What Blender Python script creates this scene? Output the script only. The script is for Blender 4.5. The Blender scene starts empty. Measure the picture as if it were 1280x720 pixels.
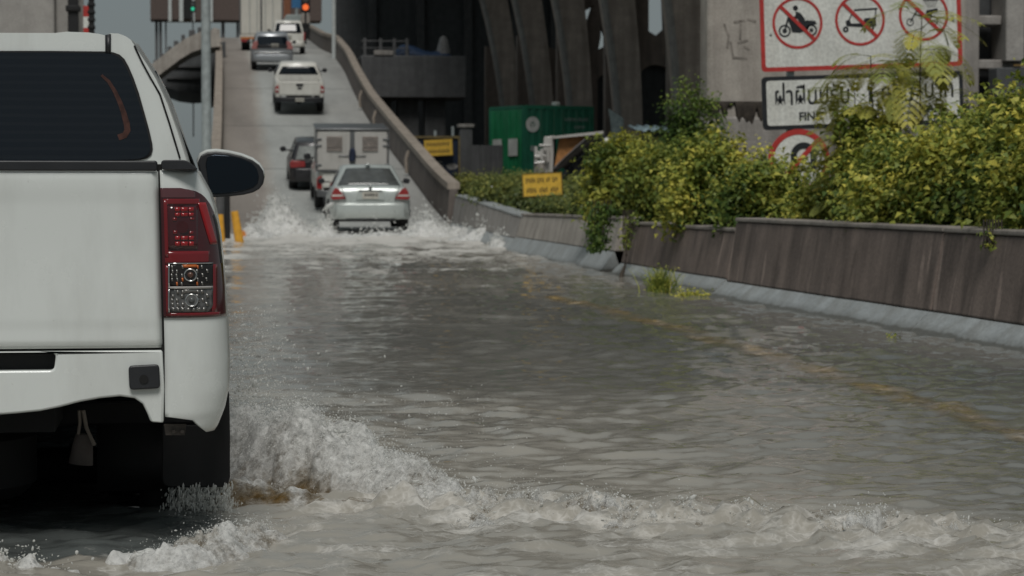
import bpy, bmesh, math, random
import numpy as np
from mathutils import Vector, Matrix, Euler
random.seed(7)
rng = np.random.default_rng(7)
SC = bpy.context.scene
COL = SC.collection
R = math.radians

# ------------------------------------------------------------------ camera
CAM_H = 1.0
FPX = 3000.0
PITCH = math.atan(122 / FPX)
YAW = math.atan(405 / FPX)
CROT = Euler((math.pi / 2 - PITCH, 0, -YAW)).to_matrix()
cd = bpy.data.cameras.new('camera')
cam = bpy.data.objects.new('camera', cd)
COL.objects.link(cam)
cam.location = (0, 0, CAM_H)
cam.rotation_euler = (math.pi / 2 - PITCH, 0, -YAW)
cd.sensor_width = 36
cd.lens = 36 * FPX / 1280
cd.clip_start = 0.1
cd.clip_end = 5000
cd.dof.use_dof = True
cd.dof.focus_distance = 7.0
cd.dof.aperture_fstop = 9.0
SC.camera = cam


def ray(px, py):
    return CROT @ Vector(((px - 640) / FPX, (360 - py) / FPX, -1))


def pt(px, py, Y):
    d = ray(px, py)
    t = Y / d.y
    return Vector((d.x * t, Y, CAM_H + d.z * t))


def gp(px, py, z=0.0):
    d = ray(px, py)
    t = (z - CAM_H) / d.z
    return Vector((d.x * t, d.y * t, z))


# ------------------------------------------------------------------ helpers
def link(o, parent=None):
    COL.objects.link(o)
    if parent:
        o.parent = parent
    return o


def thing(name, label, cat, loc=(0, 0, 0), rot=(0, 0, 0), group=None):
    o = bpy.data.objects.new(name, None)
    link(o)
    o.location = loc
    o.rotation_euler = rot
    o.empty_display_size = .1
    return tag(o, label, cat, group)


def tag(o, label, cat, group=None):
    o['label'] = label
    o['category'] = cat
    if group:
        o['group'] = group
    return o


class MB:
    def __init__(s):
        s.v = []
        s.f = []

    def add(s, vs, fs):
        n = len(s.v)
        s.v += [tuple(v) for v in vs]
        s.f += [tuple(i + n for i in f) for f in fs]
        return s

    def box(s, c, d, M=None):
        x, y, z = (d[0] / 2, d[1] / 2, d[2] / 2)
        vs = [Vector((sx * x, sy * y, sz * z)) for sx in (-1, 1) for sy in (-1, 1) for sz in (-1, 1)]
        if M is not None:
            vs = [M @ v for v in vs]
        vs = [v + Vector(c) for v in vs]
        return s.add(vs, [(0, 1, 3, 2), (4, 6, 7, 5), (0, 4, 5, 1), (2, 3, 7, 6), (0, 2, 6, 4), (1, 5, 7, 3)])

    def b2(s, x0, x1, y0, y1, z0, z1):
        return s.box(((x0 + x1) / 2, (y0 + y1) / 2, (z0 + z1) / 2), (x1 - x0, y1 - y0, z1 - z0))

    def prism(s, poly, y0, y1, axis='y'):
        """polygon in (x,z) extruded along y (or (y,z) along x, (x,y) along z)"""
        n = len(poly)

        def P(a, b, t):
            return (a, t, b) if axis == 'y' else ((t, a, b) if axis == 'x' else (a, b, t))
        vs = [P(a, b, y0) for a, b in poly] + [P(a, b, y1) for a, b in poly]
        fs = [tuple(range(n)), tuple(range(2 * n - 1, n - 1, -1))]
        fs += [(i, i + n, (i + 1) % n + n, (i + 1) % n) for i in range(n)]
        return s.add(vs, fs)

    def tube(s, pts, r, n=8, cap=True):
        pts = [Vector(p) for p in pts]
        rs = r if isinstance(r, (list, tuple)) else [r] * len(pts)
        vs = []
        up0 = Vector((0, 0, 1))
        for i, p in enumerate(pts):
            t = (pts[min(i + 1, len(pts) - 1)] - pts[max(i - 1, 0)]).normalized()
            u = up0 if abs(t.dot(up0)) < .9 else Vector((0, 1, 0))
            a = t.cross(u).normalized()
            b = t.cross(a)
            for k in range(n):
                th = 2 * math.pi * k / n
                vs.append(p + (a * math.cos(th) + b * math.sin(th)) * rs[i])
        fs = []
        for i in range(len(pts) - 1):
            for k in range(n):
                fs.append((i * n + k, i * n + (k + 1) % n, (i + 1) * n + (k + 1) % n, (i + 1) * n + k))
        if cap:
            fs.append(tuple(range(n - 1, -1, -1)))
            fs.append(tuple(range((len(pts) - 1) * n, len(pts) * n)))
        return s.add(vs, fs)

    def lathe_x(s, prof, cx, cy, cz, n=28):
        """profile [(x offset, radius)] spun about the x axis"""
        vs = []
        for (dx, r) in prof:
            for k in range(n):
                th = 2 * math.pi * k / n
                vs.append((cx + dx, cy + r * math.cos(th), cz + r * math.sin(th)))
        fs = []
        m = len(prof)
        for i in range(m - 1):
            for k in range(n):
                fs.append((i * n + k, i * n + (k + 1) % n, (i + 1) * n + (k + 1) % n, (i + 1) * n + k))
        fs.append(tuple(range(n)))
        fs.append(tuple(range(m * n - 1, (m - 1) * n - 1, -1)))
        return s.add(vs, fs)

    def grid(s, P, nu, nv):
        vs = [P(i / (nu - 1), j / (nv - 1)) for i in range(nu) for j in range(nv)]
        fs = [(i * nv + j, (i + 1) * nv + j, (i + 1) * nv + j + 1, i * nv + j + 1) for i in range(nu - 1) for j in range(nv - 1)]
        return s.add(vs, fs)

    def loft(s, rings, cap=True):
        n = len(rings[0])
        vs = [p for r in rings for p in r]
        fs = []
        for i in range(len(rings) - 1):
            for k in range(n):
                fs.append((i * n + k, i * n + (k + 1) % n, (i + 1) * n + (k + 1) % n, (i + 1) * n + k))
        if cap:
            fs.append(tuple(range(n - 1, -1, -1)))
            fs.append(tuple(range((len(rings) - 1) * n, len(rings) * n)))
        return s.add(vs, fs)

    def build(s, name, m, parent=None, bevel=0, seg=2, sub=0, smooth=True, solid=0, angle=35):
        me = bpy.data.meshes.new(name)
        me.from_pydata(s.v, [], s.f)
        bm = bmesh.new()
        bm.from_mesh(me)
        bmesh.ops.recalc_face_normals(bm, faces=bm.faces)
        bm.to_mesh(me)
        bm.free()
        me.materials.append(m)
        o = bpy.data.objects.new(name, me)
        link(o, parent)
        if solid:
            md = o.modifiers.new('s', 'SOLIDIFY')
            md.thickness = solid
            md.offset = -1
        if bevel:
            md = o.modifiers.new('b', 'BEVEL')
            md.width = bevel
            md.segments = seg
            md.limit_method = 'ANGLE'
            md.angle_limit = R(angle)
            md.harden_normals = False
        if sub:
            md = o.modifiers.new('u', 'SUBSURF')
            md.levels = md.render_levels = sub
        if smooth:
            for p in me.polygons:
                p.use_smooth = True
            if not sub:
                try:
                    me.set_sharp_from_angle(angle=R(40))
                except Exception:
                    pass
        return o


def np_mesh(name, V, F, m, parent=None, smooth=True, attrs=None):
    V = np.asarray(V, np.float32)
    F = np.asarray(F, np.int32)
    k = F.shape[1]
    me = bpy.data.meshes.new(name)
    me.vertices.add(len(V))
    me.vertices.foreach_set('co', V.ravel())
    me.loops.add(F.size)
    me.loops.foreach_set('vertex_index', F.ravel())
    me.polygons.add(len(F))
    me.polygons.foreach_set('loop_start', np.arange(0, F.size, k, dtype=np.int32))
    me.polygons.foreach_set('loop_total', np.full(len(F), k, np.int32))
    me.polygons.foreach_set('use_smooth', np.full(len(F), smooth))
    me.update(calc_edges=True)
    me.validate()
    if attrs:
        for an, av in attrs.items():
            a = me.attributes.new(an, 'FLOAT', 'POINT')
            a.data.foreach_set('value', np.asarray(av, np.float32))
    me.materials.append(m)
    o = bpy.data.objects.new(name, me)
    link(o, parent)
    return o


# ------------------------------------------------------------------ numpy noise
_perm = rng.permutation(512)
_perm = np.concatenate([_perm, _perm, _perm])
_ga = rng.uniform(0, 2 * np.pi, 512)
_gx, _gy = np.cos(_ga), np.sin(_ga)


def perlin(x, y, seed=0):
    x = x + seed * 17.31
    y = y + seed * 9.77
    xi = np.floor(x).astype(int)
    yi = np.floor(y).astype(int)
    xf = x - xi
    yf = y - yi
    u = xf * xf * xf * (xf * (xf * 6 - 15) + 10)
    v = yf * yf * yf * (yf * (yf * 6 - 15) + 10)

    def g(ix, iy, dx, dy):
        h = _perm[(_perm[(ix) & 511] + iy) & 511] & 511
        return _gx[h] * dx + _gy[h] * dy
    a = g(xi, yi, xf, yf)
    b = g(xi + 1, yi, xf - 1, yf)
    c = g(xi, yi + 1, xf, yf - 1)
    d = g(xi + 1, yi + 1, xf - 1, yf - 1)
    return (a + u * (b - a)) * (1 - v) + (c + u * (d - c)) * v


def fbm(x, y, o=4, seed=0, gain=.5):
    s = 0
    a = 1.0
    for i in range(o):
        s = s + a * perlin(x * 2 ** i, y * 2 ** i, seed + i)
        a *= gain
    return s


def sstep(a, b, x):
    t = np.clip((x - a) / (b - a), 0, 1)
    return t * t * (3 - 2 * t)


# ------------------------------------------------------------------ materials
def newmat(name):
    m = bpy.data.materials.new(name)
    m.use_nodes = True
    nt = m.node_tree
    return m, nt, nt.nodes['Principled BSDF']


def lk(nt, a, b):
    nt.links.new(a, b)


def mixrgb(nt, fac, c1, c2, blend='MIX'):
    n = nt.nodes.new('ShaderNodeMix')
    n.data_type = 'RGBA'
    n.blend_type = blend
    for sock, val in ((n.inputs[0], fac), (n.inputs[6], c1), (n.inputs[7], c2)):
        if hasattr(val, 'is_linked') or hasattr(val, 'links'):
            nt.links.new(val, sock)
        elif isinstance(val, (tuple, list)):
            sock.default_value = (*val[:3], 1)
        else:
            sock.default_value = val
    return n.outputs[2]


def noise(nt, scale, detail=4, rough=.55, vec=None, stretch=None):
    tc = nt.nodes.new('ShaderNodeTexCoord')
    n = nt.nodes.new('ShaderNodeTexNoise')
    n.inputs['Scale'].default_value = scale
    n.inputs['Detail'].default_value = detail
    n.inputs['Roughness'].default_value = rough
    src = tc.outputs['Object']
    if stretch:
        mp = nt.nodes.new('ShaderNodeMapping')
        mp.inputs['Scale'].default_value = stretch
        lk(nt, src, mp.inputs['Vector'])
        src = mp.outputs['Vector']
    lk(nt, src, n.inputs['Vector'])
    return n.outputs['Fac']


def ramp(nt, src, stops):
    r = nt.nodes.new('ShaderNodeValToRGB')
    el = r.color_ramp.elements
    while len(el) < len(stops):
        el.new(.5)
    for e, (p, c) in zip(el, stops):
        e.position = p
        e.color = (*c, 1) if isinstance(c, (tuple, list)) else (c, c, c, 1)
    lk(nt, src, r.inputs['Fac'])
    return r.outputs['Color']


def bump(nt, bs, src, strength, dist=.01):
    b = nt.nodes.new('ShaderNodeBump')
    b.inputs['Strength'].default_value = strength
    b.inputs['Distance'].default_value = dist
    lk(nt, src, b.inputs['Height'])
    lk(nt, b.outputs['Normal'], bs.inputs['Normal'])


def simple(name, col, rough=.5, metal=0, var=.15, scale=8, coat=0, bmp=0, bscale=60, spec=.5):
    m, nt, bs = newmat(name)
    if var:
        c2 = tuple(max(0, c * (1 - var)) for c in col)
        c1 = tuple(min(1, c * (1 + var * .5)) for c in col)
        f = ramp(nt, noise(nt, scale, 5), [(.35, 0.0), (.65, 1.0)])
        lk(nt, mixrgb(nt, f, c2, c1), bs.inputs['Base Color'])
    else:
        bs.inputs['Base Color'].default_value = (*col, 1)
    bs.inputs['Roughness'].default_value = rough
    bs.inputs['Metallic'].default_value = metal
    bs.inputs['Coat Weight'].default_value = coat
    bs.inputs['Coat Roughness'].default_value = .05
    bs.inputs['Specular IOR Level'].default_value = spec
    if bmp:
        bump(nt, bs, noise(nt, bscale, 5), bmp, .01)
    return m


def concrete(name, col, stain=(.05, .045, .042), amount=.5, streak=True, scale=1.0, rough=.85, low=.42, high=.66, lines=0, tide=0):
    m, nt, bs = newmat(name)
    base = mixrgb(nt, ramp(nt, noise(nt, 3 * scale, 6, .6), [(.3, 0.), (.7, 1.)]), tuple(c * .78 for c in col), tuple(min(1, c * 1.15) for c in col))
    st = noise(nt, 2.2 * scale, 6, .65, stretch=(1.6, 1.6, .16) if streak else None)
    st = ramp(nt, st, [(low, 0.), (high, 1.)])
    ml = nt.nodes.new('ShaderNodeMath')
    ml.operation = 'MULTIPLY'
    lk(nt, st, ml.inputs[0])
    ml.inputs[1].default_value = amount
    base = mixrgb(nt, ml.outputs[0], base, stain)
    if lines:      # pale lime runs down the face and dark drip fans from the top
        ln = ramp(nt, noise(nt, 7, 2, .5, stretch=(1, 1, .02)), [(.60, 0.), (.68, lines)])
        brk = ramp(nt, noise(nt, 2.5, 3), [(.4, 0.), (.55, 1.)])
        base = mixrgb(nt, mixrgb(nt, 1.0, ln, brk, 'MULTIPLY'), base, tuple(min(1, c * 2.1) for c in col))
        dk_ = ramp(nt, noise(nt, 4.5, 4, .6, stretch=(1, 1, .12)), [(.54, 0.), (.66, .6)])
        base = mixrgb(nt, dk_, base, tuple(c * .3 for c in col))
        ch_ = ramp(nt, noise(nt, 11, 5, .7), [(.70, 0.), (.74, .5)])
        base = mixrgb(nt, ch_, base, tuple(min(1, c * 1.7) for c in col))
    if tide:       # brown tide line left by the water
        tc2 = nt.nodes.new('ShaderNodeTexCoord')
        sp2 = nt.nodes.new('ShaderNodeSeparateXYZ')
        lk(nt, tc2.outputs['Object'], sp2.inputs[0])
        ma = nt.nodes.new('ShaderNodeMath')
        ma.operation = 'MULTIPLY_ADD'
        lk(nt, noise(nt, 5, 5, .65), ma.inputs[0])
        ma.inputs[1].default_value = -.06
        lk(nt, sp2.outputs['Z'], ma.inputs[2])
        td = ramp(nt, ma.outputs[0], [(0., .85), (.012, .35), (.05, 0.)])
        base = mixrgb(nt, td, base, (.085, .08, .065))
    sp = ramp(nt, noise(nt, 45 * scale, 3), [(.4, .86), (.6, 1.05)])
    base = mixrgb(nt, 1.0, base, sp, 'MULTIPLY')
    lk(nt, base, bs.inputs['Base Color'])
    bs.inputs['Roughness'].default_value = rough
    bump(nt, bs, noise(nt, 30 * scale, 6, .6), .35, .01)
    return m


M = {}


def lace(nt):
    """bubbly foam network: edges of warped cells at two sizes"""
    tc = nt.nodes.new('ShaderNodeTexCoord')
    wn = nt.nodes.new('ShaderNodeTexNoise')
    wn.inputs['Scale'].default_value = 9
    wn.inputs['Detail'].default_value = 5
    lk(nt, tc.outputs['Object'], wn.inputs['Vector'])
    sc_ = nt.nodes.new('ShaderNodeVectorMath')
    sc_.operation = 'MULTIPLY_ADD'
    lk(nt, wn.outputs['Color'], sc_.inputs[0])
    sc_.inputs[1].default_value = (.16, .16, .16)
    lk(nt, tc.outputs['Object'], sc_.inputs[2])
    outs = []
    for scale, wdt in ((11, .16), (31, .22)):
        v = nt.nodes.new('ShaderNodeTexVoronoi')
        v.feature = 'DISTANCE_TO_EDGE'
        v.inputs['Scale'].default_value = scale
        lk(nt, sc_.outputs[0], v.inputs['Vector'])
        outs.append(ramp(nt, v.outputs['Distance'], [(0., 1.), (wdt, 0.)]))
    big = ramp(nt, noise(nt, 6, 6, .65), [(.36, 0.), (.66, 1.)])
    a = mixrgb(nt, .5, outs[0], outs[1])
    return mixrgb(nt, .55, a, big)


# vehicle paint with road grime towards blotches
def paint(name, col, grime=(.2, .18, .15), amt=.25, rough=.28, flake=0):
    m, nt, bs = newmat(name)
    n1 = ramp(nt, noise(nt, 2.6, 7, .66, stretch=(1.2, 1, .35)), [(.46, 0.), (.8, 1.)])
    ml = nt.nodes.new('ShaderNodeMath')
    ml.operation = 'MULTIPLY'
    lk(nt, n1, ml.inputs[0])
    ml.inputs[1].default_value = amt
    c = mixrgb(nt, ml.outputs[0], col, grime)
    spk = ramp(nt, noise(nt, 70, 2, .5), [(.70, 0.), (.80, .16)])
    c = mixrgb(nt, spk, c, grime)
    lk(nt, c, bs.inputs['Base Color'])
    rr = ramp(nt, noise(nt, 5, 5), [(.3, rough * .8), (.7, rough * 1.6)])
    lk(nt, rr, bs.inputs['Roughness'])
    bs.inputs['Metallic'].default_value = flake
    bs.inputs['Coat Weight'].default_value = .5
    bs.inputs['Coat Roughness'].default_value = .12
    return m


M['white'] = paint('white_paint', (.70, .73, .71), amt=.3, rough=.2)
M['white_old'] = paint('old_white_paint', (.66, .65, .6), amt=.4, rough=.4)
M['silver'] = paint('silver_paint', (.50, .54, .52), amt=.15, flake=.3)
M['grey_car'] = paint('grey_paint', (.30, .32, .34), amt=.2, flake=.3)
M['dark_car'] = paint('dark_paint', (.012, .011, .014), amt=.04, rough=.45)
M['boxwhite'] = paint('box_white', (.62, .6, .54), amt=.3, rough=.5)
M['canopy'] = paint('canopy_white', (.46, .445, .42), amt=.5, rough=.6)
M['black'] = simple('black_plastic', (.018, .019, .022), .45, var=.2, bmp=.1, bscale=200)
M['blackrub'] = simple('black_rubber', (.008, .008, .009), .7, var=.3)
M['dark'] = simple('dark_steel', (.009, .009, .01), .8, var=.3)
M['glass'] = simple('dark_glass', (.006, .009, .013), .06, var=0, coat=0)
M['glass3'] = simple('pale_glass', (.22, .23, .22), .15, var=.2)
M['glass2'] = simple('grey_glass', (.085, .09, .088), .08, var=.2)
M['gap'] = simple('panel_gap', (.008, .008, .008), .9, var=0)
M['chrome'] = simple('chrome', (.62, .62, .62), .15, 1, var=0)
M['steel'] = simple('galvanised_steel', (.38, .42, .42), .5, .3, var=.2)
M['steel_white'] = simple('pale_steel', (.5, .53, .52), .5, 0, var=.15)
M['red_lens'] = simple('red_lens', (.17, .008, .012), .1, var=.1, coat=.6)
M['red_dark'] = simple('dark_red_lens', (.055, .004, .007), .08, var=.2, coat=.8)
M['red_bright'] = simple('bright_red_lens', (.33, .012, .016), .15, var=.2, coat=.5)
M['red_lamp'] = simple('red_lamp', (.30, .03, .03), .2, var=.2, coat=.5)
M['amber'] = simple('amber_bulb', (.5, .13, .03), .25, var=.2)
M['lampdark'] = simple('lamp_back', (.02, .018, .018), .2, var=.3)
M['orange'] = simple('orange_plastic', (.6, .2, .03), .5, var=.2)
M['yellow_pl'] = simple('yellow_plastic', (.72, .36, .035), .5, var=.2)
M['asphalt'] = concrete('asphalt', (.06, .06, .058), amount=.3, streak=False)
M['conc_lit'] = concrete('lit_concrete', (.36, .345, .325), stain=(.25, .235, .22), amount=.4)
M['conc_wall'] = concrete('arcade_concrete', (.26, .21, .18), stain=(.11, .09, .08), amount=.6)
M['conc_dark'] = concrete('dark_concrete', (.16, .135, .12), stain=(.04, .033, .03), amount=.6)
M['conc_brown'] = concrete('stained_barrier', (.225, .175, .15), stain=(.10, .078, .068), amount=.75, lines=.55)
M['conc_wet'] = concrete('barrier_foot', (.36, .385, .39), stain=(.22, .22, .205), amount=.65, rough=.5, tide=1)  # paler grey than the wall face, with streaks and a tide line
M['conc_top'] = concrete('barrier_top', (.30, .27, .24), stain=(.06, .05, .045), amount=.5, streak=False)
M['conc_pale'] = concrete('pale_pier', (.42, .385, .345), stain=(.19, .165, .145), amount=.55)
M['conc_grey'] = concrete('grey_pier', (.33, .31, .29), stain=(.17, .155, .14), amount=.6)
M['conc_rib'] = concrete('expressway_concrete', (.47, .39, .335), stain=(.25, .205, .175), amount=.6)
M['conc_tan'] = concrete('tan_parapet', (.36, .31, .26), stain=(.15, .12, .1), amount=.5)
M['conc_black'] = concrete('black_concrete', (.085, .09, .094), stain=(.045, .048, .05), amount=.5)  # near-black base tone with random blotches
M['conc_mid'] = concrete('walkway_concrete', (.11, .112, .115), stain=(.06, .06, .062), amount=.5)
M['brown'] = simple('brown_cladding', (.10, .072, .062), .7, var=.3)
M['soil'] = concrete('soil', (.1, .08, .055), amount=.5, streak=False)
M['yellow_sign'] = simple('yellow_sign', (.72, .45, .06), .5, var=.15)
M['signwhite'] = concrete('sign_white', (.74, .75, .71), stain=(.5, .48, .43), amount=.35, rough=.45, scale=.7)
M['signred'] = simple('sign_red', (.46, .04, .035), .45, var=.15)
M['signblack'] = simple('sign_black', (.016, .018, .022), .45, var=.2)
M['wire'] = simple('wire', (.02, .02, .02), .6, var=0)
# ------------------------------------------------------------------ world, sun
SUN_EL, SUN_AZ = 55, 186      # azimuth the light comes FROM, clockwise from +Y (behind the camera, to the left)
w = bpy.data.worlds.new('World')
SC.world = w
w.use_nodes = True
nt = w.node_tree
bg = nt.nodes['Background']
sky = nt.nodes.new('ShaderNodeTexSky')
sky.sky_type = 'NISHITA'
sky.sun_disc = False
sky.sun_elevation = R(SUN_EL)
sky.sun_rotation = R(SUN_AZ)
sky.air_density = 1.0
sky.dust_density = 2.0
sky.ozone_density = 1.0
hs = nt.nodes.new('ShaderNodeHueSaturation')
hs.inputs['Saturation'].default_value = .35
hs.inputs['Value'].default_value = 1.0
gmm = nt.nodes.new('ShaderNodeGamma')          # cloud cover evens the sky out
gmm.inputs['Gamma'].default_value = .22
lk(nt, sky.outputs['Color'], gmm.inputs['Color'])
lk(nt, gmm.outputs['Color'], hs.inputs['Color'])
tint = mixrgb(nt, 1.0, hs.outputs['Color'], (.86, .98, 1.0), 'MULTIPLY')
lk(nt, tint, bg.inputs['Color'])
bg.inputs['Strength'].default_value = 0.108
sl = bpy.data.lights.new('sun', 'SUN')
sl.energy = 1.5
sl.angle = R(24)
sl.color = (1, .97, .925)
so = bpy.data.objects.new('sun', sl)
link(so)
az = R(SUN_AZ)
sd = Vector((math.sin(az) * math.cos(R(SUN_EL)), math.cos(az) * math.cos(R(SUN_EL)), math.sin(R(SUN_EL))))
so.rotation_euler = sd.to_track_quat('Z', 'Y').to_euler()
so.location = sd * 50
SC.view_settings.view_transform = 'Standard'
SC.view_settings.look = 'None'
SC.view_settings.exposure = 0.43
SC.view_settings.gamma = 1
SC.cycles.use_denoising = True
SC.cycles.max_bounces = 8
SC.cycles.transparent_max_bounces = 12
SC.cycles.caustics_reflective = False
SC.cycles.caustics_refractive = False

# ------------------------------------------------------------------ ramp profile
_RY = [30, 40, 46, 52, 57, 62, 70, 80, 90, 100, 108, 122, 140, 165, 185, 230]
_RZ = [-.34, -.3, -.2, -.05, .2, .55, 1.4, 2.55, 3.78, 5.2, 6.35, 7.9, 9.2, 11.4, 12.6, 13.0]
_RL = [-.4, .3, .5, .62, .72, .82, .98, 1.16, 1.32, 1.48, 1.6, 1.75, 1.92, 2.05, 2.2, 2.6]
_RR = [5.2, 5.5, 5.75, 6.0, 6.15, 6.3, 6.45, 6.55, 6.62, 6.8, 7.0, 7.3, 7.7, 8.1, 8.4, 9.2]


def rz(y):
    return float(np.interp(y, _RY, _RZ))


def rl(y):
    return float(np.interp(y, _RY, _RL))


def rr(y):
    return float(np.interp(y, _RY, _RR))


def rslope(y):
    return math.atan((rz(y + 2) - rz(y - 2)) / 4)


_ys = np.arange(30, 230.1, 1.0)


def smooth_arr(fn):
    a = np.array([fn(y) for y in _ys])
    k = np.ones(7) / 7
    ap = np.concatenate([[a[0]] * 3, a, [a[-1]] * 3])
    return np.convolve(ap, k, 'valid')


_SZ, _SL, _SR = smooth_arr(rz), smooth_arr(rl), smooth_arr(rr)


def rz(y): return float(np.interp(y, _ys, _SZ))
def rl(y): return float(np.interp(y, _ys, _SL))
def rr(y): return float(np.interp(y, _ys, _SR))


# ------------------------------------------------------------------ ground, road
g = MB().add([(-900, -200, -.62), (1200, -200, -.62), (1200, 2600, -.62), (-900, 2600, -.62)], [(0, 1, 2, 3)])
o = g.build('ground', M['soil'], smooth=False)
o['kind'] = 'structure'
g = MB().b2(-7, 5.6, -30, 60, -.6, -.3)
o = g.build('road', M['asphalt'], smooth=False)
o['kind'] = 'structure'
# ramp carriageway: pale wet concrete, drier brown wheel-free strip on the left
m, nt, bs = newmat('ramp_concrete')
tc = nt.nodes.new('ShaderNodeTexCoord')
sep = nt.nodes.new('ShaderNodeSeparateXYZ')
lk(nt, tc.outputs['UV'], sep.inputs[0])
wob = noise(nt, .35, 4)
ad = nt.nodes.new('ShaderNodeMath')
ad.operation = 'MULTIPLY_ADD'
lk(nt, wob, ad.inputs[0])
ad.inputs[1].default_value = .06
lk(nt, sep.outputs['X'], ad.inputs[2])
lane = ramp(nt, ad.outputs[0], [(.0, (.24, .215, .19)), (.23, (.27, .24, .215)), (.26, (.32, .295, .265)), (.33, (.37, .38, .365)), (.62, (.36, .37, .355)), (.70, (.31, .315, .30)), (.8, (.37, .375, .36)), (1.0, (.33, .33, .315))])
st = ramp(nt, noise(nt, .6, 6, .6, stretch=(1.2, .18, 1)), [(.35, .82), (.68, 1.12)])
jm = nt.nodes.new('ShaderNodeMath')
jm.operation = 'MULTIPLY'
lk(nt, sep.outputs['Y'], jm.inputs[0])
jm.inputs[1].default_value = 200 / 14.0
jf = nt.nodes.new('ShaderNodeMath')
jf.operation = 'FRACT'
lk(nt, jm.outputs[0], jf.inputs[0])
jr = ramp(nt, jf.outputs[0], [(0., .55), (.018, .62), (.024, 1.12), (.05, 1.0)])   # expansion joints
lane = mixrgb(nt, 1.0, lane, jr, 'MULTIPLY')
c = mixrgb(nt, 1.0, lane, st, 'MULTIPLY')
c = mixrgb(nt, 1.0, c, ramp(nt, noise(nt, 9, 4), [(.35, .9), (.65, 1.06)]), 'MULTIPLY')
lk(nt, c, bs.inputs['Base Color'])
bs.inputs['Roughness'].default_value = .7
bump(nt, bs, noise(nt, 14, 5), .3, .02)
nx = 14
V, F, UV = [], [], []
for i, y in enumerate(_ys):
    for j in range(nx):
        u = j / (nx - 1)
        V.append((_SL[i] + (_SR[i] - _SL[i]) * u, y, _SZ[i]))
for i in range(len(_ys) - 1):
    for j in range(nx - 1):
        a = i * nx + j
        F.append((a, a + 1, a + nx + 1, a + nx))
o = np_mesh('ramp_road', V, F, m)
uvl = o.data.uv_layers.new(name='UVMap')
li = np.array([l.vertex_index for l in o.data.loops])
uvs = np.stack([(li % nx) / (nx - 1), (li // nx) / 200.0], 1).astype(np.float32)
uvl.data.foreach_set('uv', uvs.ravel())
o['kind'] = 'structure'
# joints across the ramp
# left edge supporting wall / deck body under the ramp
ring = []
for i, y in enumerate(_ys[::4]):
    k = i * 4
    x0, x1, z = _SL[k], _SR[k], _SZ[k] - .02
    zb = max(z - 1.6, -.6) if y > 72 else -.6
    ring.append([(x0, y, z), (x1, y, z), (x1, y, zb), (x0, y, zb)])
o = MB().loft(ring).build('ramp_body', M['conc_dark'], smooth=False)
o['kind'] = 'structure'


# ------------------------------------------------------------------ parapets of the ramp
def parapet(name, label, xf, side, y0, y1, h, m, mt, cap_h=.12, x_over=.0):
    """wall along the ramp edge: body and coping, swept"""
    root = thing(name, label, 'parapet', (xf(y0), y0, rz(y0)))
    ys = np.concatenate([np.arange(y0, 130, 1.5), np.arange(130, y1, 5)])
    body, cope = [], []
    for y in ys:
        x, z = xf(y), rz(y)
        i0 = x if side < 0 else x          # inner face foot
        zz = z - .3
        t = .28 * side
        body.append([(i0 - root.location.x, y - y0, zz - root.location.z), (i0 + .08 * side - root.location.x, y - y0, z + h - root.location.z),
                     (i0 + t - root.location.x, y - y0, z + h - root.location.z), (i0 + t - root.location.x, y - y0, zz - root.location.z)])
        zt = z + h + .002
        cope.append([(i0 + .03 * side - root.location.x, y - y0, zt - root.location.z), (i0 + .03 * side - root.location.x, y - y0, zt + cap_h - root.location.z),
                     (i0 + t + .05 * side - root.location.x, y - y0, zt + cap_h - root.location.z), (i0 + t + .05 * side - root.location.x, y - y0, zt - root.location.z)])
    MB().loft(body).build('wall_body', m, root, smooth=False)
    MB().loft(cope).build('coping', mt, root, smooth=False)
    return root


pr = parapet('ramp_parapet', 'brown concrete parapet curving up the right edge of the ramp with a tan coping', rr, 1, 57.5, 186, .78, M['conc_brown2'] if 'conc_brown2' in M else M['conc_dark'], M['conc_tan'], .16)
pl_ = parapet('ramp_parapet', 'thin tan parapet up the left edge of the ramp beside the grey lamp pole', rl, -1, 46, 186, .55, M['conc_tan'], M['conc_tan'], .1)
# drain brackets hanging on the right parapet
for yb in (70, 84, 92):
    q = MB()
    x, z = rr(yb), rz(yb)
    lx, lz = x - pr.location.x, z - pr.location.z
    q.tube([(lx - .04, yb - 57.5, lz + .75), (lx - .12, yb - 57.5, lz + .5), (lx - .1, yb - 57.5, lz + .1)], .05, 6)
    q.build('drain_pipe', M['conc_tan'], pr)


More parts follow.
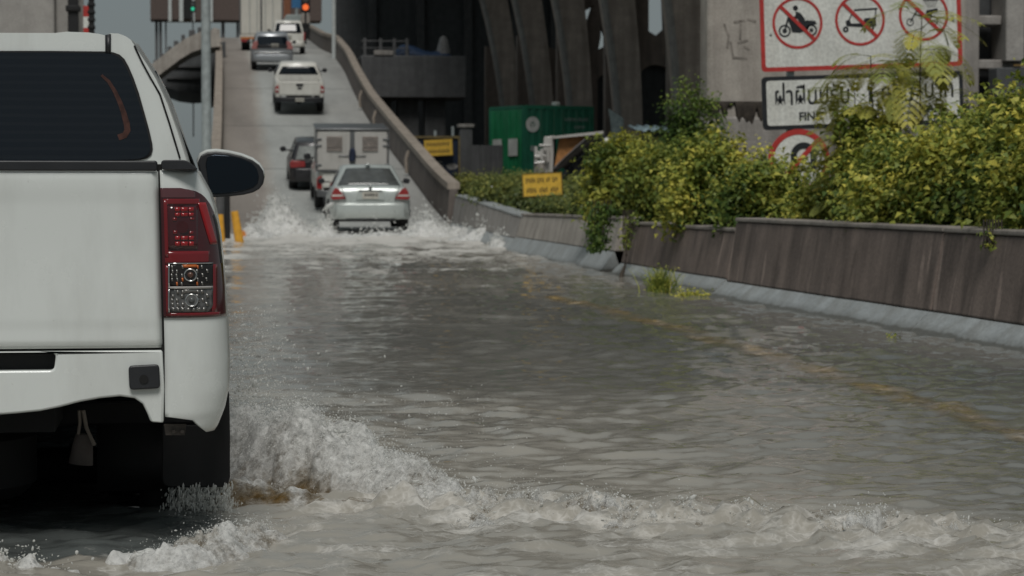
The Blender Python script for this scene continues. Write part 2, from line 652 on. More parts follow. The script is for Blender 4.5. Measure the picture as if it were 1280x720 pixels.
# ------------------------------------------------------------------ concrete barriers
def barrier(label, p0, p1, h, foot_h=.15, foot_w=.17, lean=.1, tw=.2, mats=None, step=.5, name='concrete_barrier', h1=None, foot=True):
    """jersey barrier from p0 to p1 (waterline points); +normal = away from the road"""
    p0, p1 = Vector(p0), Vector(p1)
    d = (p1 - p0)
    L = d.length
    u = d.normalized()
    nrm = Vector((u.y, -u.x, 0))
    if nrm.x < 0:
        nrm = -nrm
    root = thing(name, label, 'barrier', p0)
    mats = mats or (M['conc_brown'], M['conc_wet'], M['conc_top'])
    n = max(2, int(L / step))
    rb, rf, rc = [], [], []
    for i in range(n + 1):
        t = i / n
        c = u * (L * t)
        hh = h + ((h1 or h) - h) * t
        wob = .008 * math.sin(i * 1.7) + .006 * math.sin(i * .6 + 2)

        def P(a, z):
            q = c + nrm * a
            return (q.x, q.y, z)
        rf.append([P(-foot_w * 1.3, -.6), P(wob - .02, -.02), P(foot_w + wob, foot_h), P(foot_w + .02, foot_h - .004), P(foot_w + .3, -.6)])
        rb.append([P(foot_w + .004 + wob, foot_h + .003), P(foot_w + lean + wob, hh - .04), P(foot_w + lean + tw + .1, hh - .04), P(foot_w + lean + tw + .12, foot_h + .003)])
        rc.append([P(foot_w + lean - .012 + wob, hh - .036), P(foot_w + lean - .008 + wob, hh), P(foot_w + lean + tw + .1, hh), P(foot_w + lean + tw + .1, hh - .036)])
    MB().loft(rb).build('wall_face', mats[0], root, bevel=.015, smooth=False)
    MB().loft(rf).build('sloped_foot', mats[1], root, smooth=False)
    MB().loft(rc).build('top_edge', mats[2], root, bevel=.01, smooth=False)
    return root, u, nrm, L


A_far = gp(884, 372)
A_near = gp(1280, 443)
dA = (A_near - A_far).normalized()
A_end = A_far + dA * 16
# two castings joined at the pale seam
A_mid = A_far + (A_near - A_far) * .72
bA, uA, nA, LA = barrier('tall stained barrier between the gap step and the pale seam, under the bushes', A_far, A_mid - dA * .006, .745)
bA2, *_ = barrier('nearest stained barrier at the right edge of the photo, past the pale seam', A_mid + dA * .006, A_end, .742)
B_near, B_far = Vector((5.0, 22.75, 0)), Vector((4.93, 28.0, 0))
bB, *_ = barrier('lower brown barrier beyond the tall one, with weeds at its foot', B_near, B_far, .635, foot_h=.14, foot_w=.15)
C_near, C_far = Vector((4.98, 28.9, 0)), Vector((5.05, 38.2, 0))
bC, *_ = barrier('pale streaked barrier past the gap with the hanging creeper', C_near, C_far, .68, foot_h=.25, mats=(M['conc_pale'], M['conc_wet'], M['conc_top']), h1=.63)
D_far = Vector((6.1, 57.3, 0))
bD, *_ = barrier('long low wet wall flaring out from the streaked barrier to the ramp', C_far + Vector((.02, .3, 0)), D_far, .60, foot_h=.22, mats=(M['conc_grey'], M['conc_wet'], M['conc_wet']), h1=.90)

# verge behind the barriers
V = [(5.42, -5, .42), (5.42, 39, .42), (6.55, 57.5, .75), (6.75, 75, .95), (7.2, 120, 1.0), (60, 120, 1.0), (60, -5, .6)]
n = len(V)
g = MB().add(V + [(x, y, -.6) for x, y, z in V], [tuple(range(n)), tuple(range(2 * n - 1, n - 1, -1))] + [(i, (i + 1) % n, (i + 1) % n + n, i + n) for i in range(n)])
o = g.build('verge_soil', M['soil'], smooth=False)
o['kind'] = 'structure'
g = MB().b2(8.6, 90, 120, 320, -.6, .98)
o = g.build('yard_ground', M['soil'], smooth=False)
o['kind'] = 'structure'

# ------------------------------------------------------------------ water
m, nt, bs = newmat('flood_water')
at = nt.nodes.new('ShaderNodeAttribute')
at.attribute_name = 'foam'
at2 = nt.nodes.new('ShaderNodeAttribute')
at2.attribute_name = 'silt'
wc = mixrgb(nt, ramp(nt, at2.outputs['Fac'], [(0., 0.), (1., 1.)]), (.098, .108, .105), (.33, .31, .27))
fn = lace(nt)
fm = nt.nodes.new('ShaderNodeMath')
fm.operation = 'MULTIPLY_ADD'
lk(nt, fn, fm.inputs[0])
fm.inputs[1].default_value = 1.25
fm.inputs[2].default_value = -1.0
fa = nt.nodes.new('ShaderNodeMath')
fa.operation = 'MULTIPLY_ADD'
lk(nt, at.outputs['Fac'], fa.inputs[0])
fa.inputs[1].default_value = 1.25
lk(nt, fm.outputs[0], fa.inputs[2])
fa.use_clamp = True
cc = mixrgb(nt, fa.outputs[0], wc, (.62, .6, .56))
lk(nt, cc, bs.inputs['Base Color'])
rgh = nt.nodes.new('ShaderNodeMapRange')
lk(nt, fa.outputs[0], rgh.inputs['Value'])
rgh.inputs['To Min'].default_value = .04
rgh.inputs['To Max'].default_value = .6
lk(nt, rgh.outputs[0], bs.inputs['Roughness'])
bs.inputs['IOR'].default_value = 1.40
b1 = nt.nodes.new('ShaderNodeBump')
b1.inputs['Strength'].default_value = .22
b1.inputs['Distance'].default_value = .010
lk(nt, noise(nt, 16, 6, .6, stretch=(.8, 1.5, 1)), b1.inputs['Height'])
lk(nt, b1.outputs['Normal'], bs.inputs['Normal'])
M['water'] = m

ROWS = [4.2]
while ROWS[-1] < 66:
    ROWS.append(ROWS[-1] + min(.45, max(.021, .85 * ROWS[-1] ** 2 / 3000)))
ROWS = np.array(ROWS)
COLS = np.concatenate([np.arange(-9, -2.2, .25), np.arange(-2.2, 5.35, .034), [5.4, 6.2, 7.0]])
GX, GY = np.meshgrid(COLS, ROWS)
TX, TYAIL = -.83, 6.70


def seg_dist(x, y, a, b):
    ax, ay = a
    bx, by = b
    dx, dy = bx - ax, by - ay
    t = np.clip(((x - ax) * dx + (y - ay) * dy) / (dx * dx + dy * dy), 0, 1)
    return np.hypot(x - ax - t * dx, y - ay - t * dy), t


def water_fields(x, y):
    wx = x + .25 * perlin(x * .7, y * .7, 31)
    wy = y + .25 * perlin(x * .7, y * .7, 37)
    # chop: strong to the right in the middle distance, weaker in the lee of the truck and far ahead
    calm = 1 - .6 * sstep(3.2, 1.0, x) * sstep(9.5, 13, y)
    h = .018 * perlin(wx * .55, wy * .8, 1)
    h = h + calm * (.018 * perlin(wx * 1.5, wy * 2.0, 2) + .023 * perlin(wx * 2.8, wy * 3.3, 3) + .0145 * perlin(wx * 5.8, wy * 6.8, 4) + .0082 * perlin(wx * 11, wy * 13, 5) + .0026 * perlin(wx * 23, wy * 27, 6))
    rd = 1 - np.abs(perlin(wx * 2.2 + .6 * wy, wy * 3.4, 8)) * 2
    rd2 = 1 - np.abs(perlin(wx * 4.6 - .8 * wy, wy * 6.0, 9)) * 2
    rd3 = 1 - np.abs(perlin(wx * 9.5 + 1.3 * wy, wy * 11.0, 10)) * 2
    h = h + calm * (.009 * rd ** 3 + .0075 * np.sign(rd2) * np.abs(rd2) ** 2 + .0042 * np.sign(rd3) * np.abs(rd3) ** 2)
    # churned zone ahead round the other cars
    ch = sstep(24, 40, y + 4 * perlin(x * .5, y * .25, 11))
    h = h + ch * (.06 * fbm(x * 1.1, y * .8, 4, 12, .55) + .03)
    foam = ch * (.72 + .85 * fbm(x * .9, y * .5, 4, 14, .6) + .5 * sstep(41, 47, y)) * sstep(-3, 0, 10 - np.abs(x - 2))
    foam = foam + .8 * sstep(20, 28, y) * sstep(.12, .5, fbm(x * 1.6, y * .6, 4, 19)) * (1 - .5 * ch)
    silt = .22 + .45 * fbm(x * .35, y * .2, 3, 16) + .7 * ch + .3 * sstep(2.4, .6, x) * sstep(16, 10, y) + .22 * sstep(12, 8, y) + .38 * sstep(14, 24, y) + .25 * sstep(3.4, 1.2, x)
    # wake thrown out by the big truck: a broken crest running to the right
    d, t = seg_dist(x, y + .10 * perlin(x * 2.1, y * .6, 21), (.62, 7.5), (2.75, 6.35))
    wk = np.exp(-(d / .24) ** 2) * (1 - .35 * t)
    h = h + .016 * wk * fbm(x * 18, y * 18, 3, 27, .6)
    h = h + wk * (.022 + .075 * fbm(x * 9, y * 9, 5, 22, .65))
    foam = foam + wk * (.62 + .8 * fbm(x * 5, y * 6, 4, 23, .6))
    d2 = (.62 - x * .0) * 0 + y - (7.5 - .54 * (x - .62))
    bel = sstep(.05, -.3, d2) * sstep(-.3, .4, x) * sstep(4.5, 3.2, x)
    silt = silt + .75 * bel + .4 * np.exp(-(d / .5) ** 2)
    h = h + bel * (.016 * fbm(x * 5, y * 8, 4, 24, .6) + .007 * fbm(x * 17, y * 20, 3, 28, .6))
    foam = foam + bel * (.30 + .55 * fbm(x * 3, y * 4, 3, 25))
    # older wash further out beside the truck
    for (a, b, wd, am, sd_) in (((.0, 12.2), (1.9, 10.3), .42, .42, 41), ((.05, 10.2), (1.0, 9.2), .5, .5, 45), ((.1, 15), (1.2, 13.6), .7, .3, 49)):
        d, t = seg_dist(x + .25 * perlin(x * 1.3, y * .9, sd_), y, a, b)
        k = np.exp(-(d / wd) ** 2) * (1 - .7 * t)
        foam = foam + k * am * (.55 + 1.3 * fbm(x * 4, y * 3.4, 4, sd_ + 1, .6))
        h = h + k * .022 * fbm(x * 4, y * 4, 4, sd_ + 2, .6)
        silt = silt + .5 * k
    # wash of foam left under and behind the tail
    k = sstep(6.95, 6.5, y + .15 * perlin(x * 3, y * 3, 61)) * sstep(.3, -.1, x)
    foam = foam + k * .8 * sstep(.2, .5, fbm(x * 3.1, y * 3.1, 3, 62))
    # shade under the big truck put into the water: silt and foam reduced
    und_shade = sstep(.22, -.02, x + .06 * perlin(x * 4, y * 4, 66)) * sstep(6.42, 6.6, y + .08 * perlin(x * 5, y * 5, 67)) * sstep(13, 12, y)
    return h, np.clip(foam * (1 - .8 * und_shade), 0, 1.3), np.clip(silt * (1 - und_shade) - .35 * und_shade, -.6, 1)


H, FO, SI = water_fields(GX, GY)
edge = sstep(-9, -6, GX) * sstep(66, 60, GY) * sstep(4.2, 4.8, GY)
H = H * edge
nr, nc = GX.shape
ii = np.arange(nr * nc).reshape(nr, nc)
F = np.stack([ii[:-1, :-1], ii[:-1, 1:], ii[1:, 1:], ii[1:, :-1]], -1).reshape(-1, 4)
V = np.stack([GX, GY, H], -1).reshape(-1, 3)
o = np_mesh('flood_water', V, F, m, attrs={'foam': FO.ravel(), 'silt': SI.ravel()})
o['kind'] = 'structure'
g = MB()
y0, y1 = ROWS[0], ROWS[-1]
for (a, b, c, d) in ((-120, 7, -60, y0), (-120, -9, y0, y1), (-120, .2, y1, 240)):
    g.add([(a, c, 0), (b, c, 0), (b, d, 0), (a, d, 0)], [(0, 1, 2, 3)])
o = g.build('flood_water', m, smooth=False)
o['kind'] = 'structure'

# yellow edge line on the crown of the flooded shoulder, just breaking the surface
mm, nt, bs = newmat('worn_yellow_paint')
c = mixrgb(nt, ramp(nt, noise(nt, 2.2, 6, .65), [(.4, 0.), (.6, 1.)]), (.33, .24, .11), (.29, .25, .20))
lk(nt, c, bs.inputs['Base Color'])
bs.inputs['Roughness'].default_value = .12
ca_ = nt.nodes.new('ShaderNodeAttribute')
ca_.attribute_name = 'cover'
cn = mixrgb(nt, 1.0, ca_.outputs['Color'], ramp(nt, noise(nt, 16, 5, .65), [(.35, .45), (.62, 1.0)]), 'MULTIPLY')
tp = nt.nodes.new('ShaderNodeBsdfTransparent')
mx = nt.nodes.new('ShaderNodeMixShader')
lk(nt, cn, mx.inputs[0])
lk(nt, tp.outputs[0], mx.inputs[1])
lk(nt, bs.outputs[0], mx.inputs[2])
lk(nt, mx.outputs[0], nt.nodes['Material Output'].inputs[0])
M['line'] = mm
pts = [gp(px, py, 0) for px, py in ((690, 374), (760, 389), (840, 410), (930, 438), (1030, 467), (1150, 505), (1290, 549), (1400, 585))]
YY = np.arange(pts[-1].y, pts[0].y, .03)
xs = np.interp(YY, [p.y for p in pts[::-1]], [p.x for p in pts[::-1]]) + .012 * perlin(YY * 1.1, YY * 0, 201)
us = np.linspace(-1, 1, 9)
LX = xs[:, None] + us[None] * (.125 + .03 * perlin(YY * .9, YY * 0 + 3, 203))[:, None]
LY = np.repeat(YY[:, None], 9, 1)
LH = water_fields(LX, LY)[0]
# the drowned line shows only where the ripples let it: it dips under along its edges and between crests
LZ = LH + .003
cover = (1 - us[None] ** 2) * (.38 + .75 * sstep(-.35, .35, fbm(LX * 2.2, LY * 1.1, 4, 205, .65)))
nn_ = len(YY)
ii = np.arange(nn_ * 9).reshape(nn_, 9)
o = np_mesh('edge_line', np.stack([LX, LY, LZ], -1).reshape(-1, 3), np.stack([ii[:-1, :-1], ii[:-1, 1:], ii[1:, 1:], ii[1:, :-1]], -1).reshape(-1, 4), mm, attrs={'cover': cover.ravel()})
o['kind'] = 'structure'
# ------------------------------------------------------------------ the white pickup in front
TR = Vector((-.83, 6.70, -.27))
truck = thing('pickup_truck', 'big white pickup with red tail lamp driving through the flood in the left foreground', 'pickup truck', TR)


def T(px, py, Y):
    """photo point at road distance Y, in the truck's own axes"""
    v = pt(px, py, Y) - TR
    return v


def XZ(poly, Y):
    return [(T(px, py, Y).x, T(px, py, Y).z) for px, py in poly]


def mirror(poly):
    """closed symmetric outline from its right half (listed top to bottom or around)"""
    return poly + [(-x, z) for x, z in poly[::-1]]


def rounded(poly, r, n=4, idx=None):
    out = []
    m = len(poly)
    for i in range(m):
        p = Vector((*poly[i], 0))
        if idx is not None and i not in idx:
            out.append(poly[i])
            continue
        a = Vector((*poly[i - 1], 0))
        b = Vector((*poly[(i + 1) % m], 0))
        da, db = (a - p), (b - p)
        rr_ = min(r, da.length * .45, db.length * .45)
        s, e = p + da.normalized() * rr_, p + db.normalized() * rr_
        for k in range(n + 1):
            t = k / n
            q = s * (1 - t) ** 2 + p * 2 * t * (1 - t) + e * t * t
            out.append((q.x, q.y))
    return out


YT = 6.70
# quarter panel silhouette (half width against height), from the photo
SILp = [(244, 207), (252, 222), (262, 240), (269, 262), (275, 295), (279, 335), (282, 375), (284.5, 410), (286, 450), (285.5, 485), (280, 512), (272, 532), (262, 546)]
SIL = [(T(px, py, YT + .12).x, T(px, py, YT + .12).z) for px, py in SILp][::-1]
SZs = [z for x, z in SIL]
SXs = [x for x, z in SIL]


def hw(z):
    return float(np.interp(z, SZs, SXs))


def seam(z):
    return float(np.interp(z, [T(0, 437, YT).z, T(0, 213, YT).z], [T(204, 437, YT).x, T(198.5, 213, YT).x]))


def qdepth(x, z, r=.15):
    """how far forward the rounded rear corner lies at half-width x"""
    w_ = hw(z)
    k = (x - (w_ - r)) / r
    base = .012 * max(0, (x - seam(z)) / .2) ** 2
    if k <= 0:
        return base
    return base + r * .8 * (1 - math.sqrt(max(0, 1 - min(k, 1) ** 2)))


ZB, ZT = T(0, 546, YT).z, T(0, 212.5, YT).z
z_b = T(0, 397, YT).z


Z527, X240, X258 = T(0, 527, YT).z, T(238, 527, YT).x, T(258, 546, YT).x


def bed_side(s):
    q = MB()
    nz = 60
    zs = [ZB + (ZT - ZB) * i / (nz - 1) for i in range(nz)]
    cols = [('c', k / 22) for k in range(23)] + [('y', d) for d in (.2, .4, .62, .8, 1.0, 1.2, 1.4, 1.55, 1.72)]
    vs = []
    for z in zs:
        w_ = hw(z)
        x0 = seam(z) + .004
        if z < Z527:      # the corner drops to a point behind the wheel
            x0 = X240 + (X258 - X240) * (Z527 - z) / (Z527 - ZB)
        for kind, v in cols:
            if kind == 'c':
                a = v
                # denser round the corner
                x = x0 + (w_ - x0) * (1 - (1 - a) ** 1.8)
                vs.append((s * x, qdepth(x, z), z))
            else:
                vs.append((s * (w_ + .012 * math.sin(min(1, v / 1.7) * math.pi)), v, z))
    nv = len(cols)
    fs = []
    # wheel arch opening, centre of the rear wheel 1.22 m ahead of the tail
    for i in range(nz - 1):
        for j in range(nv - 1):
            zc = (zs[i] + zs[i + 1]) / 2
            kind, v = cols[j]
            if kind == 'y':
                yc = (cols[j][1] + cols[j + 1][1]) / 2
                if (yc - 1.2) ** 2 + (zc - .42) ** 2 < .46 ** 2:
                    continue
                if zc < .52 and yc > .45:
                    continue
            fs.append((i * nv + j, i * nv + j + 1, (i + 1) * nv + j + 1, (i + 1) * nv + j))
    q.add(vs, fs)
    o = q.build('bed_side', M['white'], truck, solid=.012)
    # rail cap
    q = MB()
    zt = ZT + .001
    zc = T(0, 199.5, YT).z
    x0, x1 = seam(ZT) + .006, hw(ZT) - .002
    poly = rounded([(x0, zt), (x0, zc), (x1 - .03, zc), (x1 + .006, zt)], .012)
    q.prism([(s * a, b) for a, b in poly], -.004, 1.72)
    q.build('bed_rail_cap', M['black'], truck, bevel=.003)
    return o


for s in (1, -1):
    bed_side(s)

# tailgate: pressed panel with a lip at the top and a soft swage near the bottom
zt0, zt1 = T(0, 436.5, YT).z, T(0, 214, YT).z


def TG(u, v):
    z = zt0 + (zt1 - zt0) * v
    x = (2 * u - 1) * (seam(z) - .002)
    y = 0
    y += .008 * sstep(.04, .0, v)
    y -= .0025 * (sstep(.80, .92, v) - sstep(.95, 1.0, v)) - .003 * math.sin(v * math.pi)
    y -= .0018 * (sstep(.10, .17, v) - sstep(.2, .6, v))
    e = max(0, (abs(2 * u - 1) - .975) / .025)
    y += .012 * e ** 2.2
    return (x, y - .004, z)


q = MB().grid(TG, 80, 60)
tg = q.build('tailgate', M['white'], truck, solid=.03)
q = MB()
x1 = seam(zt1) - .004
poly = rounded([(-x1, zt1 + .001), (-x1, T(0, 200.5, YT).z), (x1, T(0, 200.5, YT).z), (x1, zt1 + .001)], .008)
q.prism(poly, -.012, .06)
q.build('tailgate_cap', M['black'], truck, bevel=.004)
# dark shut lines between tailgate, sides and skirt
q = MB()
for s in (1, -1):
    q.add([(s * (seam(zt0) - .004), .012, zt0 - .01), (s * (seam(zt0) + .008), .012, zt0 - .01), (s * (seam(zt1) + .009), .012, zt1 + .02), (s * (seam(zt1) - .006), .012, zt1 + .02)], [(0, 1, 2, 3)])
q.b2(-seam(zt0), seam(zt0), .016, .02, zt0 - .012, zt0 + .006)
q.build('shut_line', M['gap'], truck, smooth=False)
# handle in the middle of the tailgate (beyond the frame's edge)
q = MB()
q.prism(rounded([(-.12, zt1 - .16), (.12, zt1 - .16), (.12, zt1 - .08), (-.12, zt1 - .08)], .02), -.022, 0)
q.build('tailgate_handle', M['black'], truck, bevel=.006)

# lower skirt / bumper
low = [(204, 440), (205.5, 486), (204.5, 529), (188, 527.5), (184, 517), (178, 505), (168, 498), (150, 495.5), (125, 498), (100, 502.5), (75, 509), (50, 514), (20, 517), (0, 518.5), (-60, 520)]
low = XZ(low, YT)
low[0] = (low[0][0] - .002, T(0, 439.5, YT).z)
poly = mirror([low[-1]] + [] and low) if False else (low + [(-x, z) for x, z in low[::-1]])
rec = XZ([(70, 443), (67, 463)], YT)


def skirt():
    """face with a rounded edge and a real slot cut through it"""
    bm = bmesh.new()
    pv = [bm.verts.new((x, 0, z)) for x, z in poly]
    rx = rec[0][0]
    zr1, zr0 = T(0, 442.5, YT).z, T(0, 463.5, YT).z
    slot = rounded([(-rx, zr1), (rx, zr1), (rx - .006, zr0), (-rx + .006, zr0)], .012)
    sv = [bm.verts.new((x, 0, z)) for x, z in slot]
    es = [bm.edges.new((pv[i], pv[(i + 1) % len(pv)])) for i in range(len(pv))]
    es += [bm.edges.new((sv[i], sv[(i + 1) % len(sv)])) for i in range(len(sv))]
    r = bmesh.ops.triangle_fill(bm, use_beauty=True, edges=es)
    fs = [f for f in bm.faces]
    ex = bmesh.ops.extrude_face_region(bm, geom=fs)
    for v in [e for e in ex['geom'] if isinstance(e, bmesh.types.BMVert)]:
        v.co.y += .11
    bmesh.ops.recalc_face_normals(bm, faces=bm.faces)
    me = bpy.data.meshes.new('bumper_skirt')
    bm.to_mesh(me)
    bm.free()
    me.materials.append(M['white'])
    o = link(bpy.data.objects.new('bumper_skirt', me), truck)
    md = o.modifiers.new('b', 'BEVEL')
    md.width = .014
    md.segments = 3
    md.limit_method = 'ANGLE'
    md.angle_limit = R(50)
    for p in me.polygons:
        p.use_smooth = True
    me.set_sharp_from_angle(angle=R(45))
    return o


sk = skirt()
q = MB()
q.b2(-rec[0][0] - .01, rec[0][0] + .01, .05, .06, T(0, 466, YT).z, T(0, 441, YT).z)
q.build('step_recess', M['blackrub'], truck, smooth=False)
# square black cap with a hole
capx = XZ([(160.5, 457), (199, 455), (200.5, 485), (162, 487)], YT)
q = MB()
q.prism(rounded(capx, .012), -.016, .004)
cap = q.build('tow_cover', M['black'], truck, bevel=.004, seg=3)
cx, cz = T(180, 473.5, YT).x, T(180, 473.5, YT).z
q = MB()
n = 16
q.prism([(cx + .0125 * math.cos(2 * math.pi * k / n), cz + .0125 * math.sin(2 * math.pi * k / n)) for k in range(n)], -.0185, -.0155)
q.build('hole', M['gap'], cap)
# bolt bracket under the corner
q = MB()
br = XZ([(205, 530), (233, 530), (231, 544), (207, 544)], YT + .05)
q.prism(br, .05, .056)
for px in (217, 228):
    c_ = T(px, 539, YT + .05)
    q.prism([(c_.x + .006 * math.cos(k * 1.05), c_.z + .006 * math.sin(k * 1.05)) for k in range(6)], .042, .05)
q.build('bracket', simple('rusty_bracket', (.10, .085, .075), .8, var=.4), truck)


M['lampgrey'] = simple('grey_lamp_back', (.11, .11, .11), .15, var=.6, scale=60, coat=.5)
M['lampchrome'] = simple('lamp_reflector', (.26, .25, .24), .3, .8, var=.3)
# tail lamps -----------------------------------------------------------------
def lamp(s):
    off = .006

    def pos(px, py, lift):
        v = T(px, py, YT)
        x, z = v.x, v.z
        x = min(x, hw(z) + .004)
        return (s * x, qdepth(min(x, hw(z) - .0005), z) - lift, z)

    LEFT = [(235, 200.5), (397, 204.5)]
    RT = [(235, 226), (237, 240), (241, 250), (247, 257), (255, 263), (265, 268), (280, 272.5), (300, 276), (330, 279.5), (355, 281.5), (380, 283), (397, 284)]

    def Lx(py): return float(np.interp(py, [a for a, b in LEFT], [b for a, b in LEFT]))
    def Rx(py): return float(np.interp(py, [a for a, b in RT], [b for a, b in RT]))

    def patch(x0f, x1f, y0, y1, lift, m, name, parent, nu=14, nv=20, solid=.004):
        def P(u, v):
            py = y0 + (y1 - y0) * v
            a, b = x0f(py), x1f(py)
            return pos(a + (b - a) * (1 - (1 - u) ** 1.4), py, lift)
        o = MB().grid(P, nu, nv).build(name, m, parent, solid=solid)
        return o

    root = patch(Lx, Rx, 235, 397, off, M['red_dark'], 'tail_lamp', truck, 26, 44, .03)
    # smoked band across the top
    patch(lambda y: Lx(y) + .5, lambda y: min(Rx(y) - 3, 244), 235.6, 247, off + .002, simple('smoked_lens', (.10, .035, .04), .08, var=0, coat=.6), 'smoked_band', root)
    # red frame: left bar, top bar, sloping right arm, waist
    fr = M['red_lens']
    patch(lambda y: Lx(y) + 3.5, lambda y: Lx(y) + 8, 249, 322, off + .003, fr, 'lens_frame', root, 4, 12)
    patch(lambda y: Lx(y) + 3.5, lambda y: 262 if y > 254 else 250, 248.5, 255.5, off + .003, fr, 'lens_frame', root, 12, 5)

    def arm0(y): return 248 + (y - 253) * .30
    def arm1(y): return 258 + (y - 253) * .28
    patch(arm0, arm1, 253, 306, off + .004, M['red_bright'], 'lens_arm', root, 5, 14)
    patch(lambda y: Lx(y) + 3.5, lambda y: 262, 314, 330.5, off + .003, fr, 'lens_waist', root, 12, 5)
    patch(lambda y: Lx(y) + 3.5, lambda y: Lx(y) + 7.5, 331, 393, off + .003, fr, 'lens_frame', root, 3, 12)
    patch(lambda y: Lx(y) + 3.5, lambda y: 276, 391, 395, off + .003, fr, 'lens_frame', root, 12, 3)
    patch(lambda y: 265.5, lambda y: 272, 331, 391, off + .003, fr, 'lens_frame', root, 3, 12)
    # brake lamp cell: dark well with lit-looking red reflector blocks
    patch(lambda y: 209.5, lambda y: 247, 257, 311, off + .003, M['red_dark'], 'brake_cell', root, 8, 10)
    k = 0
    for (ya, yb) in ((259, 264.5), (266, 270.5), (295, 300), (302, 307.5)):
        for (xa, xb) in ((219, 225), (226.5, 235), (236.5, 242.5)):
            q0 = patch(lambda y: xa, lambda y: xb, ya, yb, off + .006, M['red_bright'], 'reflector_block', root, 3, 3)
    for (xa, ya, yb) in ((216, 272, 276), (238, 272, 275), (216.5, 288, 293), (237, 289, 293)):
        patch(lambda y: xa, lambda y: xa + 5, ya, yb, off + .005, M['red_lens'], 'reflector_block', root, 3, 3)
    # bulb seen dimly in the middle of the brake cell
    c0 = pos(228, 284, off + .006)
    q = MB()
    q.prism([(c0[0] + .017 * math.cos(2 * math.pi * j / 20), c0[2] + .017 * math.sin(2 * math.pi * j / 20)) for j in range(20)], c0[1] - .001, c0[1] + .006)
    q.build('bulb', M['red_dark'], root)
    # clear lower unit
    for (ya, yb, nm) in ((329.5, 358, 'indicator_cell'), (360.5, 390, 'reverse_cell')):
        def R1(y): return 266.5 if y < 384 else 266.5 - (y - 384) * 1.1
        cell = patch(lambda y: 211.5, R1, ya, yb, off + .004, M['lampdark'] if nm == 'indicator_cell' else M['lampgrey'], nm, root, 10, 8)
        # pale rim
        patch(lambda y: 210.2, lambda y: 212.2, ya - .6, yb + .6, off + .007, M['chrome'], 'rim', root, 3, 6, .003)
        patch(lambda y: 210.2, lambda y: 266.8, ya - 1.0, ya + .4, off + .007, M['chrome'], 'rim', root, 8, 3, .003)
        bx = 238 if nm == 'indicator_cell' else 239.5
        by = (ya + yb) / 2
        amber = nm == 'indicator_cell'
        # reflector facets either side of the bulb
        for row in range(5):
            y0_ = ya + 2 + row * 5.2
            for xi, x0_ in enumerate((214, 220, 226.5, 246, 252, 258)):
                if (row * 7 + xi * 3 + (2 if amber else 0)) % 5 == 0:
                    continue
                mm_ = M['lampchrome']
                if amber and xi in (1, 2, 3) and row != 2:
                    mm_ = M['amber'] if (row + xi) % 2 else M['lampchrome']
                if xi >= 4 and (row + xi) % 2:
                    continue
                sh = .6 * math.sin(row * 2.1 + xi)
                patch(lambda y: x0_ + sh + (y - y0_) * .12, lambda y: x0_ + sh + (2.0 if amber else 3.2) + (y - y0_) * .12, y0_, min(y0_ + 4.7, yb - 1), off + .006 + .001 * (xi % 2), mm_, 'reflector_facet', root, 2, 2, .002)
        if amber:
            patch(lambda y: 228, lambda y: 246, ya + 1.2, ya + 5, off + .006, M['amber'], 'reflector_facet', root, 5, 3, .002)
        else:
            patch(lambda y: 229, lambda y: 248, ya + 1, ya + 5.5, off + .006, M['lampchrome'], 'reflector_facet', root, 5, 3, .002)
            for x0_ in (214, 220, 226, 233, 240, 247, 253):
                patch(lambda y: x0_ + (389 - y) * .4, lambda y: x0_ + 3.5 + (389 - y) * .4, 384.5, 388.5, off + .007, M['lampchrome'], 'reflector_facet', root, 2, 2, .002)
        c0 = pos(bx, by, off + .008)
        ring, cup = MB(), MB()
        N = 28
        for j in range(N):
            pass

        def P(u, v):
            th = 2 * math.pi * u
            r_ = (.0165 + .0022 * math.cos(2 * math.pi * v))
            return (c0[0] + r_ * math.cos(th), c0[1] + .0022 * math.sin(2 * math.pi * v), c0[2] + r_ * math.sin(th))
        ring.grid(P, N, 9)
        ring.build('bulb_ring', M['chrome'], root)
        cup.prism([(c0[0] + .0145 * math.cos(2 * math.pi * j / N), c0[2] + .0145 * math.sin(2 * math.pi * j / N)) for j in range(N)], c0[1] - .0005, c0[1] + .004)
        cup.build('bulb', M['lampdark'] if amber else simple('grey_bulb', (.12, .12, .12), .2, var=.3), root)
        dome = MB()

        def P2(u, v):
            th = 2 * math.pi * u
            ph = v * math.pi / 2
            r_ = .0085
            return (c0[0] + r_ * math.cos(th) * math.cos(ph), c0[1] - .0008 - .006 * math.sin(ph), c0[2] + r_ * math.sin(th) * math.cos(ph))
        dome.grid(P2, 16, 6)
        dome.build('bulb_glass', M['glass2'] if not amber else simple('amber_dark', (.10, .05, .035), .1, var=0), root)
    patch(lambda y: 210.5, lambda y: 266.5, 358, 360.3, off + .009, simple('pale_divider', (.42, .40, .39), .4, var=0), 'divider', root, 8, 3, .004)
    # chrome-like edge where the lens wraps to the side
    patch(lambda y: Rx(y) - 3.2, lambda y: Rx(y) - .4, 268, 330, off + .002, M['black'], 'lens_edge', root, 4, 14, .003)
    return root


for s in (1, -1):
    lamp(s)

# cargo bed floor and front wall
q = MB()
q.b2(-.72, .72, .03, 1.68, T(0, 430, YT).z, T(0, 430, YT).z + .03)
q.b2(-.74, .74, 1.64, 1.70, T(0, 430, YT).z, ZT - .01)
q.build('bed_floor', M['white_old'], truck, smooth=False)

# ------------------------------------------------------------------ cab
YC = 8.45
yc = YC - YT
OUT = [(-60, 41), (70, 41.2), (84, 39.6), (112, 40.6), (126, 42.5), (134, 44.5), (140, 41.5), (150, 42), (158, 45), (165.5, 50), (170, 57), (176, 66), (185, 79.5), (197, 99), (211, 129), (224, 165), (233, 193), (239, 214), (243, 240), (247, 280), (249, 330), (249, 390), (247, 430), (243, 450)]
OH = XZ(OUT, YC)
OH[0] = (0.0, OH[0][1])


